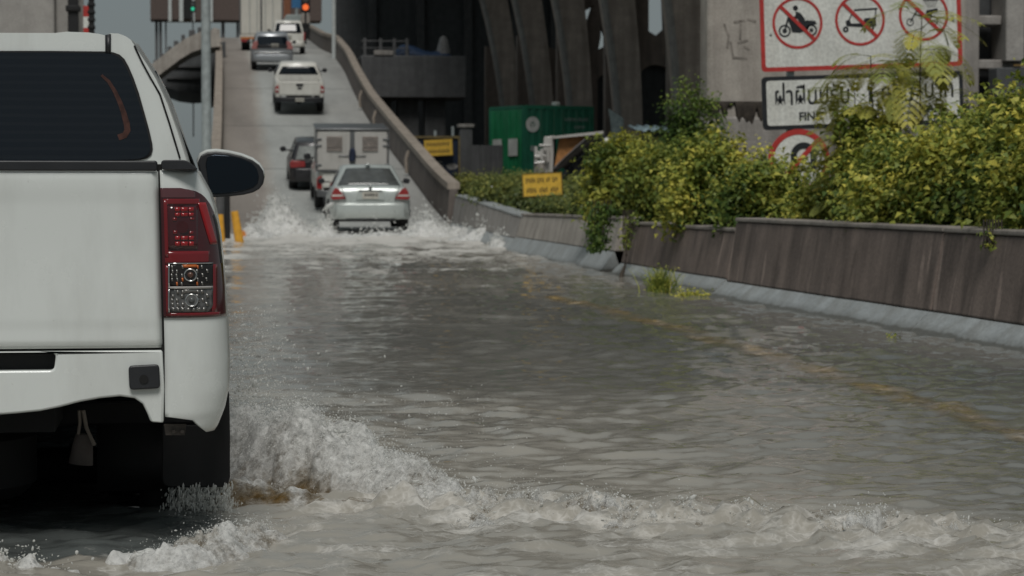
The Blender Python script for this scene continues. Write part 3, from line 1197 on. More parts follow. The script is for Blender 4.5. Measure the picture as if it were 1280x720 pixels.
def cab_ring(y, sx, zs_, zbase=None, roofdrop=0):
    zb = OH[-1][1]
    pts = []
    for x, z in OH:
        if z > 1.3:
            z2 = zb + (z - zb)
            if z > 1.25:
                z2 = z - roofdrop * sstep(1.2, 1.75, z)
        else:
            z2 = z
        pts.append((x * sx, y, float(z2)))
    return pts + [(-x, y_, z) for x, y_, z in pts[::-1][:-1]]


rings = [cab_ring(yc, .992, 1), cab_ring(yc + .03, 1.0, 1), cab_ring(yc + .5, 1.018, 1, roofdrop=-.015), cab_ring(yc + 1.1, 1.02, 1, roofdrop=-.015), cab_ring(yc + 1.5, 1.018, 1, roofdrop=.03), cab_ring(yc + 2.0, 1.01, 1, roofdrop=.34), cab_ring(yc + 2.3, 1.0, 1, roofdrop=.58), cab_ring(yc + 2.9, .97, 1, roofdrop=.66), cab_ring(yc + 3.45, .9, 1, roofdrop=.74)]
q = MB().loft(rings)
cab_o = q.build('cab', M['white'], truck, bevel=0)
cab_o.data.set_sharp_from_angle(angle=R(55))
# rear window
win = [(-60, 66), (60, 65.8), (128, 66.5), (139, 67.5), (147, 70.5), (153, 76), (158, 85), (164, 99), (171, 119), (178, 142), (184, 164), (187.5, 180), (188, 187), (186, 192.5), (181, 196.5), (172, 198.8), (150, 200), (60, 202), (-60, 203)]
wp = XZ(win, YC)
wp[0] = (0, wp[0][1])
wp[-1] = (0, wp[-1][1])
wp = wp + [(-x, z) for x, z in wp[::-1][1:-1]]
seal = MB()
big = [(x * 1.012, z + (.006 if z > 1.6 else -.004 if z < 1.4 else 0)) for x, z in wp]
seal.prism(big, yc - .004, yc + .01)
rw = seal.build('rear_window_seal', M['blackrub'], truck)
gl = MB().prism(wp, yc - .008, yc - .001)
m, nt, bs = newmat('tinted_rear_glass')
lines = nt.nodes.new('ShaderNodeTexWave')
lines.wave_type = 'BANDS'
lines.bands_direction = 'Z'
lines.inputs['Scale'].default_value = 11
lines.inputs['Distortion'].default_value = .6
lines.inputs['Detail'].default_value = 3
tc = nt.nodes.new('ShaderNodeTexCoord')
lk(nt, tc.outputs['Object'], lines.inputs['Vector'])
lc = mixrgb(nt, ramp(nt, lines.outputs['Fac'], [(.55, 0.), (.8, 1.)]), (.010, .014, .020), (.0125, .0165, .0225))
lk(nt, lc, bs.inputs['Base Color'])
bs.inputs['Roughness'].default_value = .12
bs.inputs['Specular IOR Level'].default_value = .35
gl.build('rear_window', m, truck)
# reddish arc strip lying just proud of the rear glass
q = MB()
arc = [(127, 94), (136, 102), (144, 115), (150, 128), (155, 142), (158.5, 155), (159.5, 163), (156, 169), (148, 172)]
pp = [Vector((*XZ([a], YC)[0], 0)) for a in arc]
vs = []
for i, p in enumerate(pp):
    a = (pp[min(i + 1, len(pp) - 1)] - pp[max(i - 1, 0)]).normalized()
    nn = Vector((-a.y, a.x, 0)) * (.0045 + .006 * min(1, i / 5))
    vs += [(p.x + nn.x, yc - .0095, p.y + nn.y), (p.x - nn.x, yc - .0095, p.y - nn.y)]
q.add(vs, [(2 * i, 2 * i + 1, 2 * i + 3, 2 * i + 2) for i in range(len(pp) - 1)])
q.build('red_arc', simple('dull_red_strip', (.07, .03, .023), .3, var=.5, scale=40), truck)
# roof ditch moulding (dark strip) on both sides, running forward over the roof
for s in (1, -1):
    q = MB()
    a, b = XZ([(131.5, 45), (138.5, 43.5)], YC)
    zz = (a[1] + b[1]) / 2
    zlow = XZ([(135, 68)], YC)[0][1]
    q.add([(s * a[0], yc - .006, zlow), (s * b[0], yc - .006, zlow - .004), (s * b[0], yc - .006, b[1] + .003), (s * a[0], yc - .006, a[1] + .003),
           (s * a[0], yc + 1.45, a[1] + .018), (s * b[0], yc + 1.45, b[1] + .018)], [(0, 1, 2, 3), (3, 2, 5, 4)])
    q.build('roof_moulding', M['black'], truck, solid=.006)
    # door shut line down the rear corner of the cab
    ln = [(168, 57), (172, 66), (178, 78.5), (188, 97), (200, 118), (212, 155), (225, 198)]
    pl3 = [Vector((s * XZ([c_], YC)[0][0], yc - .003, XZ([c_], YC)[0][1])) for c_ in ln]
    MB().tube(pl3, .0033, 6).build('door_shut_line', M['gap'], truck)
    # side glass
    q = MB()
    zl, zh = 1.36, 1.70

    def sx(z):
        return float(np.interp(z, [p[1] for p in OH[::-1]], [p[0] for p in OH[::-1]])) * 1.02
    for (ya, yb, yb2) in ((yc + .2, yc + .95, yc + .95), (yc + 1.05, yc + 1.95, yc + 1.5)):
        vs = [(s * (sx(zl) + .004), ya, zl), (s * (sx(zl) + .004), yb, zl), (s * (sx(zh) + .004), yb2, zh), (s * (sx(zh) + .004), ya + .08, zh)]
        q.add(vs, [(0, 1, 2, 3)])
    q.build('side_window', M['glass'], truck, solid=.006)


# door mirrors -----------------------------------------------------------------
def door_mirror(s):
    Y = YT + 3.2
    o1 = [(246, 201), (250, 192), (258, 188), (270, 187), (286, 188.8), (302, 192.5), (316, 198), (325, 204.5), (330, 212), (331.5, 220), (330, 229), (325, 236), (317, 240.5), (305, 243.5), (288, 245.5), (272, 246.5), (263, 246.5), (258, 240), (252, 222), (248, 211)]
    P = XZ(o1, Y)
    cx_ = sum(p[0] for p in P) / len(P)
    cz_ = sum(p[1] for p in P) / len(P)
    rings = []
    for (dy, k, dx) in ((0, .975, 0), (.012, 1.0, 0), (.05, .99, -.003), (.10, .9, -.01), (.14, .72, -.02), (.165, .4, -.03)):
        rings.append([(s * (cx_ + (x - cx_) * k + dx), 3.2 + dy, cz_ + (z - cz_) * k + .004 * (dy > .01)) for x, z in P])
    shell = MB().loft(rings).build('door_mirror', M['white'], truck)
    bz = MB().prism([(s * (cx_ + (x - cx_) * .975), cz_ + (z - cz_) * .955 - .004) for x, z in P], 3.2 - .012, 3.2 + .006)
    bz.build('bezel', M['black'], shell, bevel=.006, seg=3)
    g1 = [(257, 205), (259, 196.5), (268, 193.5), (285, 194.5), (301, 198), (314, 203.5), (321, 211), (323.5, 221), (322, 229), (316, 234.5), (303, 238.5), (285, 241.5), (270, 242.5), (264, 241), (260.5, 230)]
    G = XZ(g1, Y)
    q = MB().prism([(s * x, z) for x, z in G], 3.2 - .016, 3.2 - .0125)
    q.build('mirror_glass', M['mirror'], shell, bevel=.002)
    # arm back to the door
    q = MB()
    a_ = XZ([(262, 236)], Y)[0]
    q.tube([(s * (a_[0] + .03), 3.27, a_[1] + .03), (s * (a_[0] - .05), 3.30, a_[1] - .02), (s * (a_[0] - .13), 3.33, a_[1] - .05)], [.045, .04, .05], 10)
    q.build('mirror_arm', M['black'], shell)


M['mirror'] = simple('mirror_glass', (.035, .043, .055), .03, 1, var=0)
for s in (1, -1):
    door_mirror(s)

# running gear -----------------------------------------------------------------
def wheel(x, y, parent, r=.375, w_=.25, name='wheel'):
    prof = [(-w_ / 2, r * .62), (-w_ / 2, r * .9), (-w_ * .42, r * .97), (-w_ * .3, r), (w_ * .3, r), (w_ * .42, r * .97), (w_ / 2, r * .9), (w_ / 2, r * .62)]
    t = MB().lathe_x(prof, x, y, r, 40).build(name, M['blackrub'], parent)
    rim = MB().lathe_x([(w_ * .30, r * .1), (w_ * .36, r * .12), (w_ * .30, r * .5), (w_ * .505, r * .63), (w_ * .505, r * .6), (w_ * .2, r * .5)] if x > 0 else [(-w_ * .2, r * .5), (-w_ * .505, r * .6), (-w_ * .505, r * .63), (-w_ * .30, r * .5), (-w_ * .36, r * .12), (-w_ * .3, r * .1)], x, y, r, 24).build('rim', M['steel'], t)
    return t


for (x, y) in ((.80, 1.2), (-.80, 1.2), (.79, 4.25), (-.79, 4.25)):
    wheel(x, y, truck)
for s in (1, -1):
    fl = XZ([(203, 531), (256, 531), (281, 484), (286.5, 490), (287.5, 540), (287.5, 596), (285, 605), (279, 608.5), (212, 609), (205, 606), (202, 598)], 7.35)
    q = MB().prism([(s * x, z) for x, z in fl], .64, .652)
    q.build('mud_flap', M['blackrub'], truck, bevel=.004)
    # arch liner
    q = MB()

    def P(u, v):
        th = math.pi * (u * 1.1 - .05)
        return (s * (.55 + .36 * v), 1.2 + .46 * math.cos(th), .42 + .46 * math.sin(th))
    q.grid(P, 20, 3)
    q.build('arch_liner', M['blackrub'], truck, solid=.01)
q = MB()
q.b2(-.45, .45, .25, 4.6, .58, .66)
for s in (1, -1):
    q.b2(s * .45 - .04, s * .45 + .04, 1.6, 4.6, .56, .66)
q.b2(-.45, .45, .85, .93, .60, .68)
q.b2(-.88, .88, .7, 3.7, .56, .62)
q.build('chassis_frame', M['dark'], truck, smooth=False)
q = MB()
q.tube([(-.7, 1.2, .375), (-.15, 1.2, .375), (0, 1.2, .375), (.15, 1.2, .375), (.7, 1.2, .375)], [.06, .06, .15, .06, .06], 14)
q.build('rear_axle', M['dark'], truck)
MB().b2(-.62, .62, 4.0, 4.06, .12, .70).build('underbody_blocker', M['dark'], truck, smooth=False)  # dark panel added to block light and darken the reflection below
MB().b2(-.70, .70, .95, 4.0, .53, .555).build('underbody_tray', M['dark'], truck, smooth=False)
q = MB().lathe_x([(-.11, .2), (-.11, .33), (-.07, .37), (.07, .37), (.11, .33), (.11, .2)], 0, 0, 0, 32)
q.v = [(v[1], v[2] + .72, v[0] + .46) for v in q.v]
q.build('spare_wheel', M['blackrub'], truck)
# silencer end with its two hanger rods
q = MB()
a0, a1 = T(105, 543, YT + .4), T(101, 580, YT + .4)
q.tube([a0, a0 + (a1 - a0) * .4, a1, a1 + Vector((0, 0, .004))], [.024, .03, .036, .03], 14)
ex = q.build('exhaust_pipe', simple('rusty_pipe', (.09, .075, .07), .8, var=.4), truck)
q = MB()
q.tube([T(99, 513, YT + .35), T(100, 528, YT + .36), T(98, 542, YT + .38)], .005, 6)
q.tube([T(104, 513, YT + .35), T(108, 535, YT + .36), T(118, 556, YT + .38)], .006, 6)
q.build('hanger', simple('dull_rod', (.2, .17, .15), .6, var=.3), ex)
# bonnet front, grille and lamps (ahead of the cab, unseen from here but part of the truck)
q = MB()
q.b2(-.74, .74, 5.17, 5.24, .55, 1.02)
q.build('grille', M['black'], truck, bevel=.03)
# ------------------------------------------------------------------ other vehicles (local axes: x right, y forward, rear face at y=0, z up)
def ring_half(y, pts):
    """pts: right half from bottom centre up to top centre"""
    r = [(x, y, z) for x, z in pts]
    return r + [(-x, y, z) for x, z in pts[::-1] if abs(x) > 1e-6]


def panel(name, poly, y, m, parent, th=.012, bevel=.004, r=0, mirror_x=False, both=False):
    if r:
        poly = rounded(poly, r)
    if mirror_x:
        poly = [(-x, z) for x, z in poly]
    return MB().prism(poly, y - th, y + .004).build(name, m, parent, bevel=bevel)


def quad(name, a, b, c, d, m, parent, solid=.01, n=6, bulge=0):
    a, b, c, d = map(Vector, (a, b, c, d))

    def P(u, v):
        p = a.lerp(b, u).lerp(d.lerp(c, u), v)
        nn = (b - a).cross(d - a).normalized()
        return p + nn * bulge * 4 * u * (1 - u)
    return MB().grid(P, n, n).build(name, m, parent, solid=solid)


def plate(x, y, z, parent, txt=None, w_=.34, h=.15):
    p = panel('number_plate', [(x - w_ / 2, z), (x + w_ / 2, z), (x + w_ / 2, z + h), (x - w_ / 2, z + h)], y, M['plate'], parent, .01, .003, .01)
    q = MB()
    for k in range(5):
        xx = x - w_ * .36 + k * w_ * .17
        q.b2(xx, xx + w_ * .1, y - .013, y - .0105, z + h * .35, z + h * .75)
    q.build('plate_marks', M['signblack'], p, smooth=False)


M['plate'] = simple('number_plate', (.5, .48, .42), .5, var=.2)


def car_wheels(root, r, track, y1, y2, w_=.21):
    for x in (track, -track):
        for y in (y1, y2):
            wheel(x, y, root, r, w_)


def sedan(name, label, loc, rot, P):
    root = thing(name, label, 'car', loc, rot)
    W = P['w'] / 2
    H = P['h']
    L = P['l']
    zb, belt = P.get('zb', .22), P['belt']
    dk = P['deck']
    # lower body
    rings = []
    for (y, kw, kt, z0, z1) in ((0.02, .90, .80, zb + .10, dk - .14), (.10, .965, .86, zb + .02, dk - .015), (.28, .985, .89, zb, dk + .005), (.8, 1, .91, zb, belt), (1.6, 1, .92, zb, belt - .01), (2.8, 1, .92, zb, belt - .03), (3.4, .99, .9, zb, belt - .07), (L - .5, .97, .84, zb, belt - .17), (L - .12, .92, .74, zb + .04, belt - .26), (L, .82, .6, zb + .14, belt - .4)):
        w_ = W * kw
        t = W * kt
        h = z1 - z0
        rings.append(ring_half(y, [(0, z0), (w_ * .86, z0), (w_ * .955, z0 + .05), (w_ * .985, z0 + h * .3), (w_, z0 + h * .55), (w_ * .985, z0 + h * .8), (t + .02, z1 - .035), (t - .05, z1), (t * .5, z1 + .012), (0, z1 + .016)]))
    MB().loft(rings).build('body', P['paint'], root, sub=1)
    # cabin
    g = P['cabin']       # y: rear base, rear roof, front roof, front base
    wb, wt = W * .90, W * P.get('roofw', .68)
    rings = []
    for (z, ya, yb, w_) in ((belt - .04, g[0], g[3], wb), (belt + .02, g[0] + .03, g[3] - .06, wb * .99), (H - .12, g[1] - .13, g[2] + .2, wt * 1.035), (H - .035, g[1] - .02, g[2] + .03, wt * .99), (H - .004, g[1] + .16, g[2] - .2, wt * .82), (H, g[1] + .5, g[2] - .5, wt * .4)):
        c = .07
        rings.append([(-w_ + c, ya, z), (0, ya - .035, z), (w_ - c, ya, z), (w_, ya + c * 1.5, z), (w_, (ya + yb) / 2, z), (w_, yb - c * 1.5, z), (w_ - c, yb, z), (0, yb + .06, z), (-w_ + c, yb, z), (-w_, yb - c * 1.5, z), (-w_, (ya + yb) / 2, z), (-w_, ya + c * 1.5, z)])
    MB().loft(rings).build('cabin', P['paint'], root)
    # rear window
    z0, z1 = belt + .035, H - .085
    tt = lambda z: (z - belt) / (H - .12 - belt)

    def yy(z): return g[0] + .03 + (g[1] - .13 - g[0] - .03) * tt(z) - .05
    def ww(z): return wb * .99 + (wt * 1.035 - wb * .99) * tt(z)
    quad('rear_window', (-ww(z0) + .07, yy(z0), z0), (ww(z0) - .07, yy(z0), z0), (ww(z1) - .10, yy(z1), z1), (-ww(z1) + .10, yy(z1), z1), P.get('glass', M['glass']), root, bulge=.02)
    # side windows
    for s in (1, -1):
        for (ya, yb, yat, ybt) in ((g[0] + .55, (g[0] + g[3]) / 2 - .03, g[1] + .12, (g[0] + g[3]) / 2 - .03), ((g[0] + g[3]) / 2 + .05, g[3] - .35, (g[0] + g[3]) / 2 + .05, g[2] - .05)):
            zq0, zq1 = belt + .03, H - .15
            quad('side_window', (s * (ww(zq0) + .006), ya, zq0), (s * (ww(zq0) + .006), yb, zq0), (s * (ww(zq1) + .006), ybt, zq1), (s * (ww(zq1) + .006), yat, zq1), M['glass'], root, n=2)
    quad('windscreen', (-wb * .85, g[3] - .02, belt + .04), (wb * .85, g[3] - .02, belt + .04), (wt * .9, g[2] + .13, H - .1), (-wt * .9, g[2] + .13, H - .1), M['glass'], root, bulge=-.03)
    # rear details
    for s in (1, -1):
        lam = [(s * x, z) for x, z in P['lamp']]
        o = MB().prism(lam, -.012, .10).build('tail_lamp', M['red_lamp'], root, bevel=.012)
        if P.get('lampin'):
            li_ = [(s * x, z) for x, z in P['lampin']]
            MB().prism(li_, -.016, -.010).build('lens_strip', M['signwhite'], o, bevel=.002)
        # door mirrors
        mz = belt + .08
        q = MB()
        q.loft([[(s * (W + .02 + .15 * a), P['my'] + dy, mz + b) for a, b in ((0, .0), (.75, -.02), (1, .03), (.95, .09), (.4, .115), (0, .1))] for dy in (0, .09)])
        q.b2(min(s * (W - .12), s * (W + .04)), max(s * (W - .12), s * (W + .04)), P['my'] + .03, P['my'] + .07, mz + .01, mz + .04)
        q.build('door_mirror', M['black'], root, bevel=.015)
    bz0, bz1 = P['bumper']
    Wb = W * .985
    # bumper: bulging bar wrapping the corners
    rings = []
    for k in range(13):
        u = -1 + 2 * k / 12
        x = Wb * u
        y = -.07 + .30 * max(0, (abs(u) - .72) / .28) ** 2
        rings.append([(x, y + .03, bz0), (x, y, bz0 + .05), (x, y - .012, (bz0 + bz1) / 2), (x, y + .005, bz1 - .03), (x, y + .06, bz1), (x, y + .2, bz1), (x, y + .2, bz0)])
    bo = MB().loft(rings).build('rear_bumper', P['paint'], root, bevel=.01)
    MB().b2(-Wb * .62, Wb * .62, -.072, 0, bz0 - .035, bz0 - .001).build('bumper_vent', M['blackrub'], bo, bevel=.01)
    panel('plate_recess', [(-.30, P['plz'] - .02), (.30, P['plz'] - .02), (.27, P['plz'] + .17), (-.27, P['plz'] + .17)], P['ply'] + .004, P.get('recess', P['paint']), root, .014, .006, .02)
    panel('boot_handle', [(-.25, P['plz'] + .165), (.25, P['plz'] + .165), (.24, P['plz'] + .19), (-.24, P['plz'] + .19)], P['ply'] - .015, M['grey_trim'], root, .014, .004)
    plate(0, P['ply'] - .014, P['plz'], root)
    # shut lines of the boot
    q = MB()
    for s in (1, -1):
        q.tube([(s * W * .62, .004, bz1 + .03), (s * W * .60, .0, P['lamp'][0][1]), (s * W * .72, .05, dk - .02)], .006, 5)
    q.build('boot_line', M['gap'], root)
    car_wheels(root, .31, W - .12, .95, L - .82)
    q = MB()
    q.b2(-W * .8, W * .8, .3, L - .3, zb - .03, zb + .06)
    q.build('underbody', M['dark'], root, smooth=False)
    # faired wheel arches: dark lip rings
    for s in (1, -1):
        for y in (.95, L - .82):
            q = MB()
            pts_ = [(s * (W - .005), y + .36 * math.cos(t_), .31 + .36 * math.sin(t_)) for t_ in [math.pi * k / 14 for k in range(15)]]
            q.tube(pts_, .03, 6)
            q.build('wheel_arch', M['blackrub'], root)
    return root


M['grey_trim'] = simple('grey_trim', (.16, .165, .17), .35, .5, var=.15)


def at(px, Y):
    """road position under a photo column at distance Y (x only)"""
    return pt(px, 238, Y).x


# silver saloon ------------------------------------------------------------
Ys = 51.0
xs_ = at(463, Ys)
silver = sedan('silver_saloon', 'silver saloon car with red tail lamps in churned water at the foot of the ramp', (xs_, Ys, .12), (.012, 0, R(-1.5)), dict(
    w=1.73, h=1.43, l=4.5, belt=.93, deck=.985, zb=.24, cabin=(.62, 1.25, 2.45, 3.25), roofw=.66, paint=M['silver'], glass=M['glass2'], my=2.95,
    lamp=[(.52, .70), (.80, .68), (.845, .72), (.80, .86), (.74, .945), (.66, .90)], lampin=[(.57, .755), (.82, .755), (.815, .785), (.60, .785)],
    bumper=(.27, .62), plz=.70, ply=.012))
for a in (0,):
    q = MB()
    q.b2(-.05, .05, 1.08, 1.25, 1.425, 1.447)
    q.build('aerial_fin', M['silver'], silver, bevel=.008)
    n_ = MB()
    n_.prism([(.035 * math.cos(2 * math.pi * k / 14), .945 + .035 * math.sin(2 * math.pi * k / 14)) for k in range(14)], -.004, .04)
    n_.build('badge', M['chrome'], silver, bevel=.004)


# pickups ------------------------------------------------------------------
def pickup(name, label, loc, rot, P):
    root = thing(name, label, 'pickup truck', loc, rot)
    W = P['w'] / 2
    H = P['h']
    zr = P['rail']       # top of bed
    zb = P['zb']
    pa = P['paint']
    # bed: three walls and a floor, then tailgate
    for s in (1, -1):
        rings = []
        for (y, k) in ((.02, .95), (.09, .985), (.3, 1.0), (1.0, 1.01), (1.75, 1.0)):
            w_ = W * k
            rings.append([(s * (w_ - .16), y, zb), (s * (w_ - .03), y, zb), (s * w_, y, zb + .2), (s * w_, y, (zb + zr) / 2 + .1), (s * (w_ - .03), y, zr - .05), (s * (w_ - .06), y, zr), (s * (w_ - .16), y, zr)])
        MB().loft(rings).build('bed_side', pa, root, bevel=.012)
    MB().b2(-W + .15, W - .15, .1, 1.72, zb + .2, zb + .24).build('bed_floor', M['dark'], root, smooth=False)
    tgw = W * P.get('tgw', .80)
    MB().b2(-tgw, tgw, -.012, .05, zb + .12, zr - .01).build('tailgate', pa, root, bevel=.02)
    q = MB()
    q.b2(-tgw + .03, tgw - .03, -.017, -.011, zb + .18, zb + .21)
    q.b2(-tgw + .03, tgw - .03, -.019, -.011, zr - .07, zr - .05)
    q.build('tailgate_crease', pa, root, bevel=.004)
    panel('tailgate_handle', [(-.13, zr - .17), (.13, zr - .17), (.13, zr - .07), (-.13, zr - .07)], -.012, M['black'] if P.get('handle', 1) else pa, root, .02, .006, .02)
    if P.get('badge'):
        panel('badge', [(-.09, zr - .26), (-.05, zr - .29), (.05, zr - .29), (.09, zr - .26), (.05, zr - .21), (-.05, zr - .21)], -.012, M['black'], root, .012, .004)
    for s in (1, -1):
        x0, x1 = tgw + .012, W * .985
        z0, z1 = P['lampz']
        o = MB().prism([(s * x0, z0), (s * x1, z0 + .02), (s * (x1 - .01), z1 - .06), (s * (x0 + .04), z1), (s * x0, z1)], -.006, .10).build('tail_lamp', M['red_lamp'], root, bevel=.012)
        MB().prism([(s * (x0 + .015), z0 + (z1 - z0) * .3), (s * (x1 - .03), z0 + (z1 - z0) * .3), (s * (x1 - .03), z0 + (z1 - z0) * .52), (s * (x0 + .015), z0 + (z1 - z0) * .52)], -.012, -.005).build('lens_strip', M['signwhite'] if P.get('lampstrip', 1) else M['red_lens'], o, bevel=.003)
    # bumper
    q = MB()
    bz0, bz1 = P['bumper']
    rings = []
    for k in range(11):
        u = -1 + 2 * k / 10
        x = W * .97 * u
        y = -.13 + .12 * max(0, (abs(u) - .7) / .3) ** 2
        rings.append([(x, y, bz0), (x, y, bz1 - .02), (x, y + .02, bz1), (x, y + .18, bz1), (x, y + .18, bz0)])
    q.loft(rings)
    q.build('rear_bumper', P.get('bumpm', M['black']), root, bevel=.01)
    plate(0, -.135, (bz0 + bz1) / 2 - .06, root, h=.13, w_=.32)
    # cab
    c0 = 1.80
    belt = zr + .03
    wb, wt = W * .96, W * .72
    rings = []
    for (z, ya, yb, w_) in ((zb, c0, 3.5, W), (zb + .3, c0, 3.52, W * 1.0), (belt, c0, 3.45, wb), (H - .14, c0 + .10, 2.95, wt * 1.05), (H - .04, c0 + .17, 2.75, wt), (H - .005, c0 + .35, 2.55, wt * .82), (H, c0 + .5, 2.4, wt * .4)):
        c = .06
        rings.append([(-w_ + c, ya, z), (w_ - c, ya, z), (w_, ya + c, z), (w_, (ya + yb) / 2, z), (w_, yb - c, z), (w_ - c, yb, z), (-w_ + c, yb, z), (-w_, yb - c, z), (-w_, (ya + yb) / 2, z), (-w_, ya + c, z)])
    MB().loft(rings).build('cab', pa, root)
    z0, z1 = P.get('winz', (belt + .05, H - .15))
    tt = lambda z: (z - belt) / (H - .14 - belt)

    def yy(z): return c0 + .10 * tt(z) - .012
    def ww(z): return wb + (wt * 1.05 - wb) * tt(z)
    quad('rear_window', (-ww(z0) + .10, yy(z0), z0), (ww(z0) - .10, yy(z0), z0), (ww(z1) - .11, yy(z1), z1), (-ww(z1) + .11, yy(z1), z1), P.get('glass', M['glass']), root)
    for s in (1, -1):
        zq0, zq1 = belt + .03, H - .17
        quad('side_window', (s * (ww(zq0) + .006), c0 + .2, zq0), (s * (ww(zq0) + .006), 3.3, zq0), (s * (ww(zq1) + .006), 2.9, zq1), (s * (ww(zq1) + .006), c0 + .25, zq1), M['glass'], root, n=2)
        mz = belt + .06
        q = MB()
        q.loft([[(s * (W + .03 + .18 * a), 3.1 + dy, mz + b) for a, b in ((0, .0), (.75, -.02), (1, .04), (.95, .12), (.4, .15), (0, .13))] for dy in (0, .1)])
        q.b2(min(s * (W - .1), s * (W + .05)), max(s * (W - .1), s * (W + .05)), 3.13, 3.17, mz + .01, mz + .05)
        q.build('door_mirror', M['black'], root, bevel=.015)
    quad('windscreen', (-wb * .85, 3.42, belt + .03), (wb * .85, 3.42, belt + .03), (wt * .9, 2.93, H - .13), (-wt * .9, 2.93, H - .13), M['glass'], root, bulge=-.03)
    # bonnet
    rings = []
    for (y, k, z1_) in ((3.4, 1, belt), (4.2, .98, belt - .06), (4.75, .94, belt - .14), (4.95, .85, belt - .3)):
        w_ = W * k
        rings.append(ring_half(y, [(0, zb + .02), (w_ * .92, zb + .02), (w_, zb + .2), (w_ * .99, z1_ - .12), (w_ * .86, z1_), (0, z1_ + .03)]))
    MB().loft(rings).build('bonnet', pa, root, bevel=.03)
    r = P.get('r', .37)
    car_wheels(root, r, W - .13, 1.2, 4.1, .25)
    q = MB()
    q.b2(-W * .5, W * .5, .3, 4.5, zb - .08, zb + .05)
    q.build('chassis_frame', M['dark'], root, smooth=False)
    q = MB()
    q.tube([(-W + .2, 1.2, r), (-.15, 1.2, r), (0, 1.2, r), (.15, 1.2, r), (W - .2, 1.2, r)], [.05, .05, .13, .05, .05], 10)
    q.build('rear_axle', M['dark'], root)
    return root


# white pickup climbing the ramp
Yp = 90.0
xp = at(375, Yp)
pickup('white_pickup', 'small white pickup alone in mid ramp, black bumper and dark rear window', (xp, Yp, rz(Yp + 1.2) - .12), (rslope(Yp + 2), 0, R(-1)), dict(
    w=1.86, h=1.78, rail=1.22, zb=.58, paint=M['white_old'], lampz=(.80, 1.08), bumper=(.46, .64), badge=True, tgw=.82, r=.38, winz=(1.34, 1.62)))

# pickup with a box body, just ahead of the silver saloon
Yc2 = 60.0
xc = at(440, Yc2)
cp = pickup('canopy_pickup', 'white pickup with a tall louvred box body, half hidden by the silver saloon', (xc, Yc2, rz(Yc2) + .03), (rslope(Yc2 + 2), 0, R(-1)), dict(
    w=1.80, h=1.72, rail=1.02, zb=.50, paint=M['white_old'], lampz=(.58, .92), bumper=(.40, .56), tgw=.82, lampstrip=0, bumpm=M['grey_trim']))
bw, z0, z1 = .88, 1.05, 2.06
q = MB()
q.b2(-bw, bw, -.05, 1.95, z0, z1)
box = q.build('box_body', M['canopy'], cp, bevel=.02)
q = MB()
q.b2(-bw - .03, bw + .03, -.10, 1.98, z1 + .002, z1 + .05)
q.build('box_roof', M['dark_frame'] if 'dark_frame' in M else M['grey_trim'], box, bevel=.02)
q = MB()
for s in (1, -1):
    q.b2(min(s * bw, s * (bw + .035)), max(s * bw, s * (bw + .035)), -.075, .0, z0, z1)
q.b2(-.055, .055, -.068, -.05, z0 + .02, z1 - .02)
q.b2(-bw, bw, -.065, -.05, z0 - .02, z0 + .02)
q.build('door_frame', M['grey_trim'], box, bevel=.006)
for s in (1, -1):
    d = MB().b2(min(s * .06, s * (bw - .03)), max(s * .06, s * (bw - .03)), -.075, -.051, z0 + .03, z1 - .04).build('box_door', M['canopy'], box, bevel=.006)
    q = MB()
    for k in range(7):
        zz = z1 - .15 - k * .055
        x0, x1 = s * .25, s * .64
        q.add([(min(x0, x1), -.079, zz), (max(x0, x1), -.079, zz), (max(x0, x1), -.10, zz - .03), (min(x0, x1), -.10, zz - .03)], [(0, 1, 2, 3)])
    q.build('louvre', simple('brown_louvre', (.16, .13, .11), .6, var=.3), d, solid=.008, smooth=False)
    q = MB()
    for zz in (z0 + .12, z0 + .6, z1 - .25):
        q.b2(min(s * (bw - .12), s * (bw + .05)), max(s * (bw - .12), s * (bw + .05)), -.095, -.072, zz, zz + .05)
    q.build('hinge', M['grey_trim'], d, bevel=.006)
    q = MB()
    q.b2(min(s * .06, s * .34), max(s * .06, s * .34), -.098, -.074, z0 + .36, z0 + .385)
    q.build('latch_bar', M['grey_trim'], d, bevel=.006)
q = MB().loft([[(x * k, -.077 - dy, z0 + .25 + zz) for x, zz in ((-.08, 0), (.08, 0), (.09, .2), (.06, .31), (-.06, .31), (-.085, .2))] for k, dy in ((1, 0), (.95, .06), (.7, .09))])
q.build('lock_cover', simple('navy_cloth', (.012, .02, .05), .8, var=.3), box, bevel=.015)


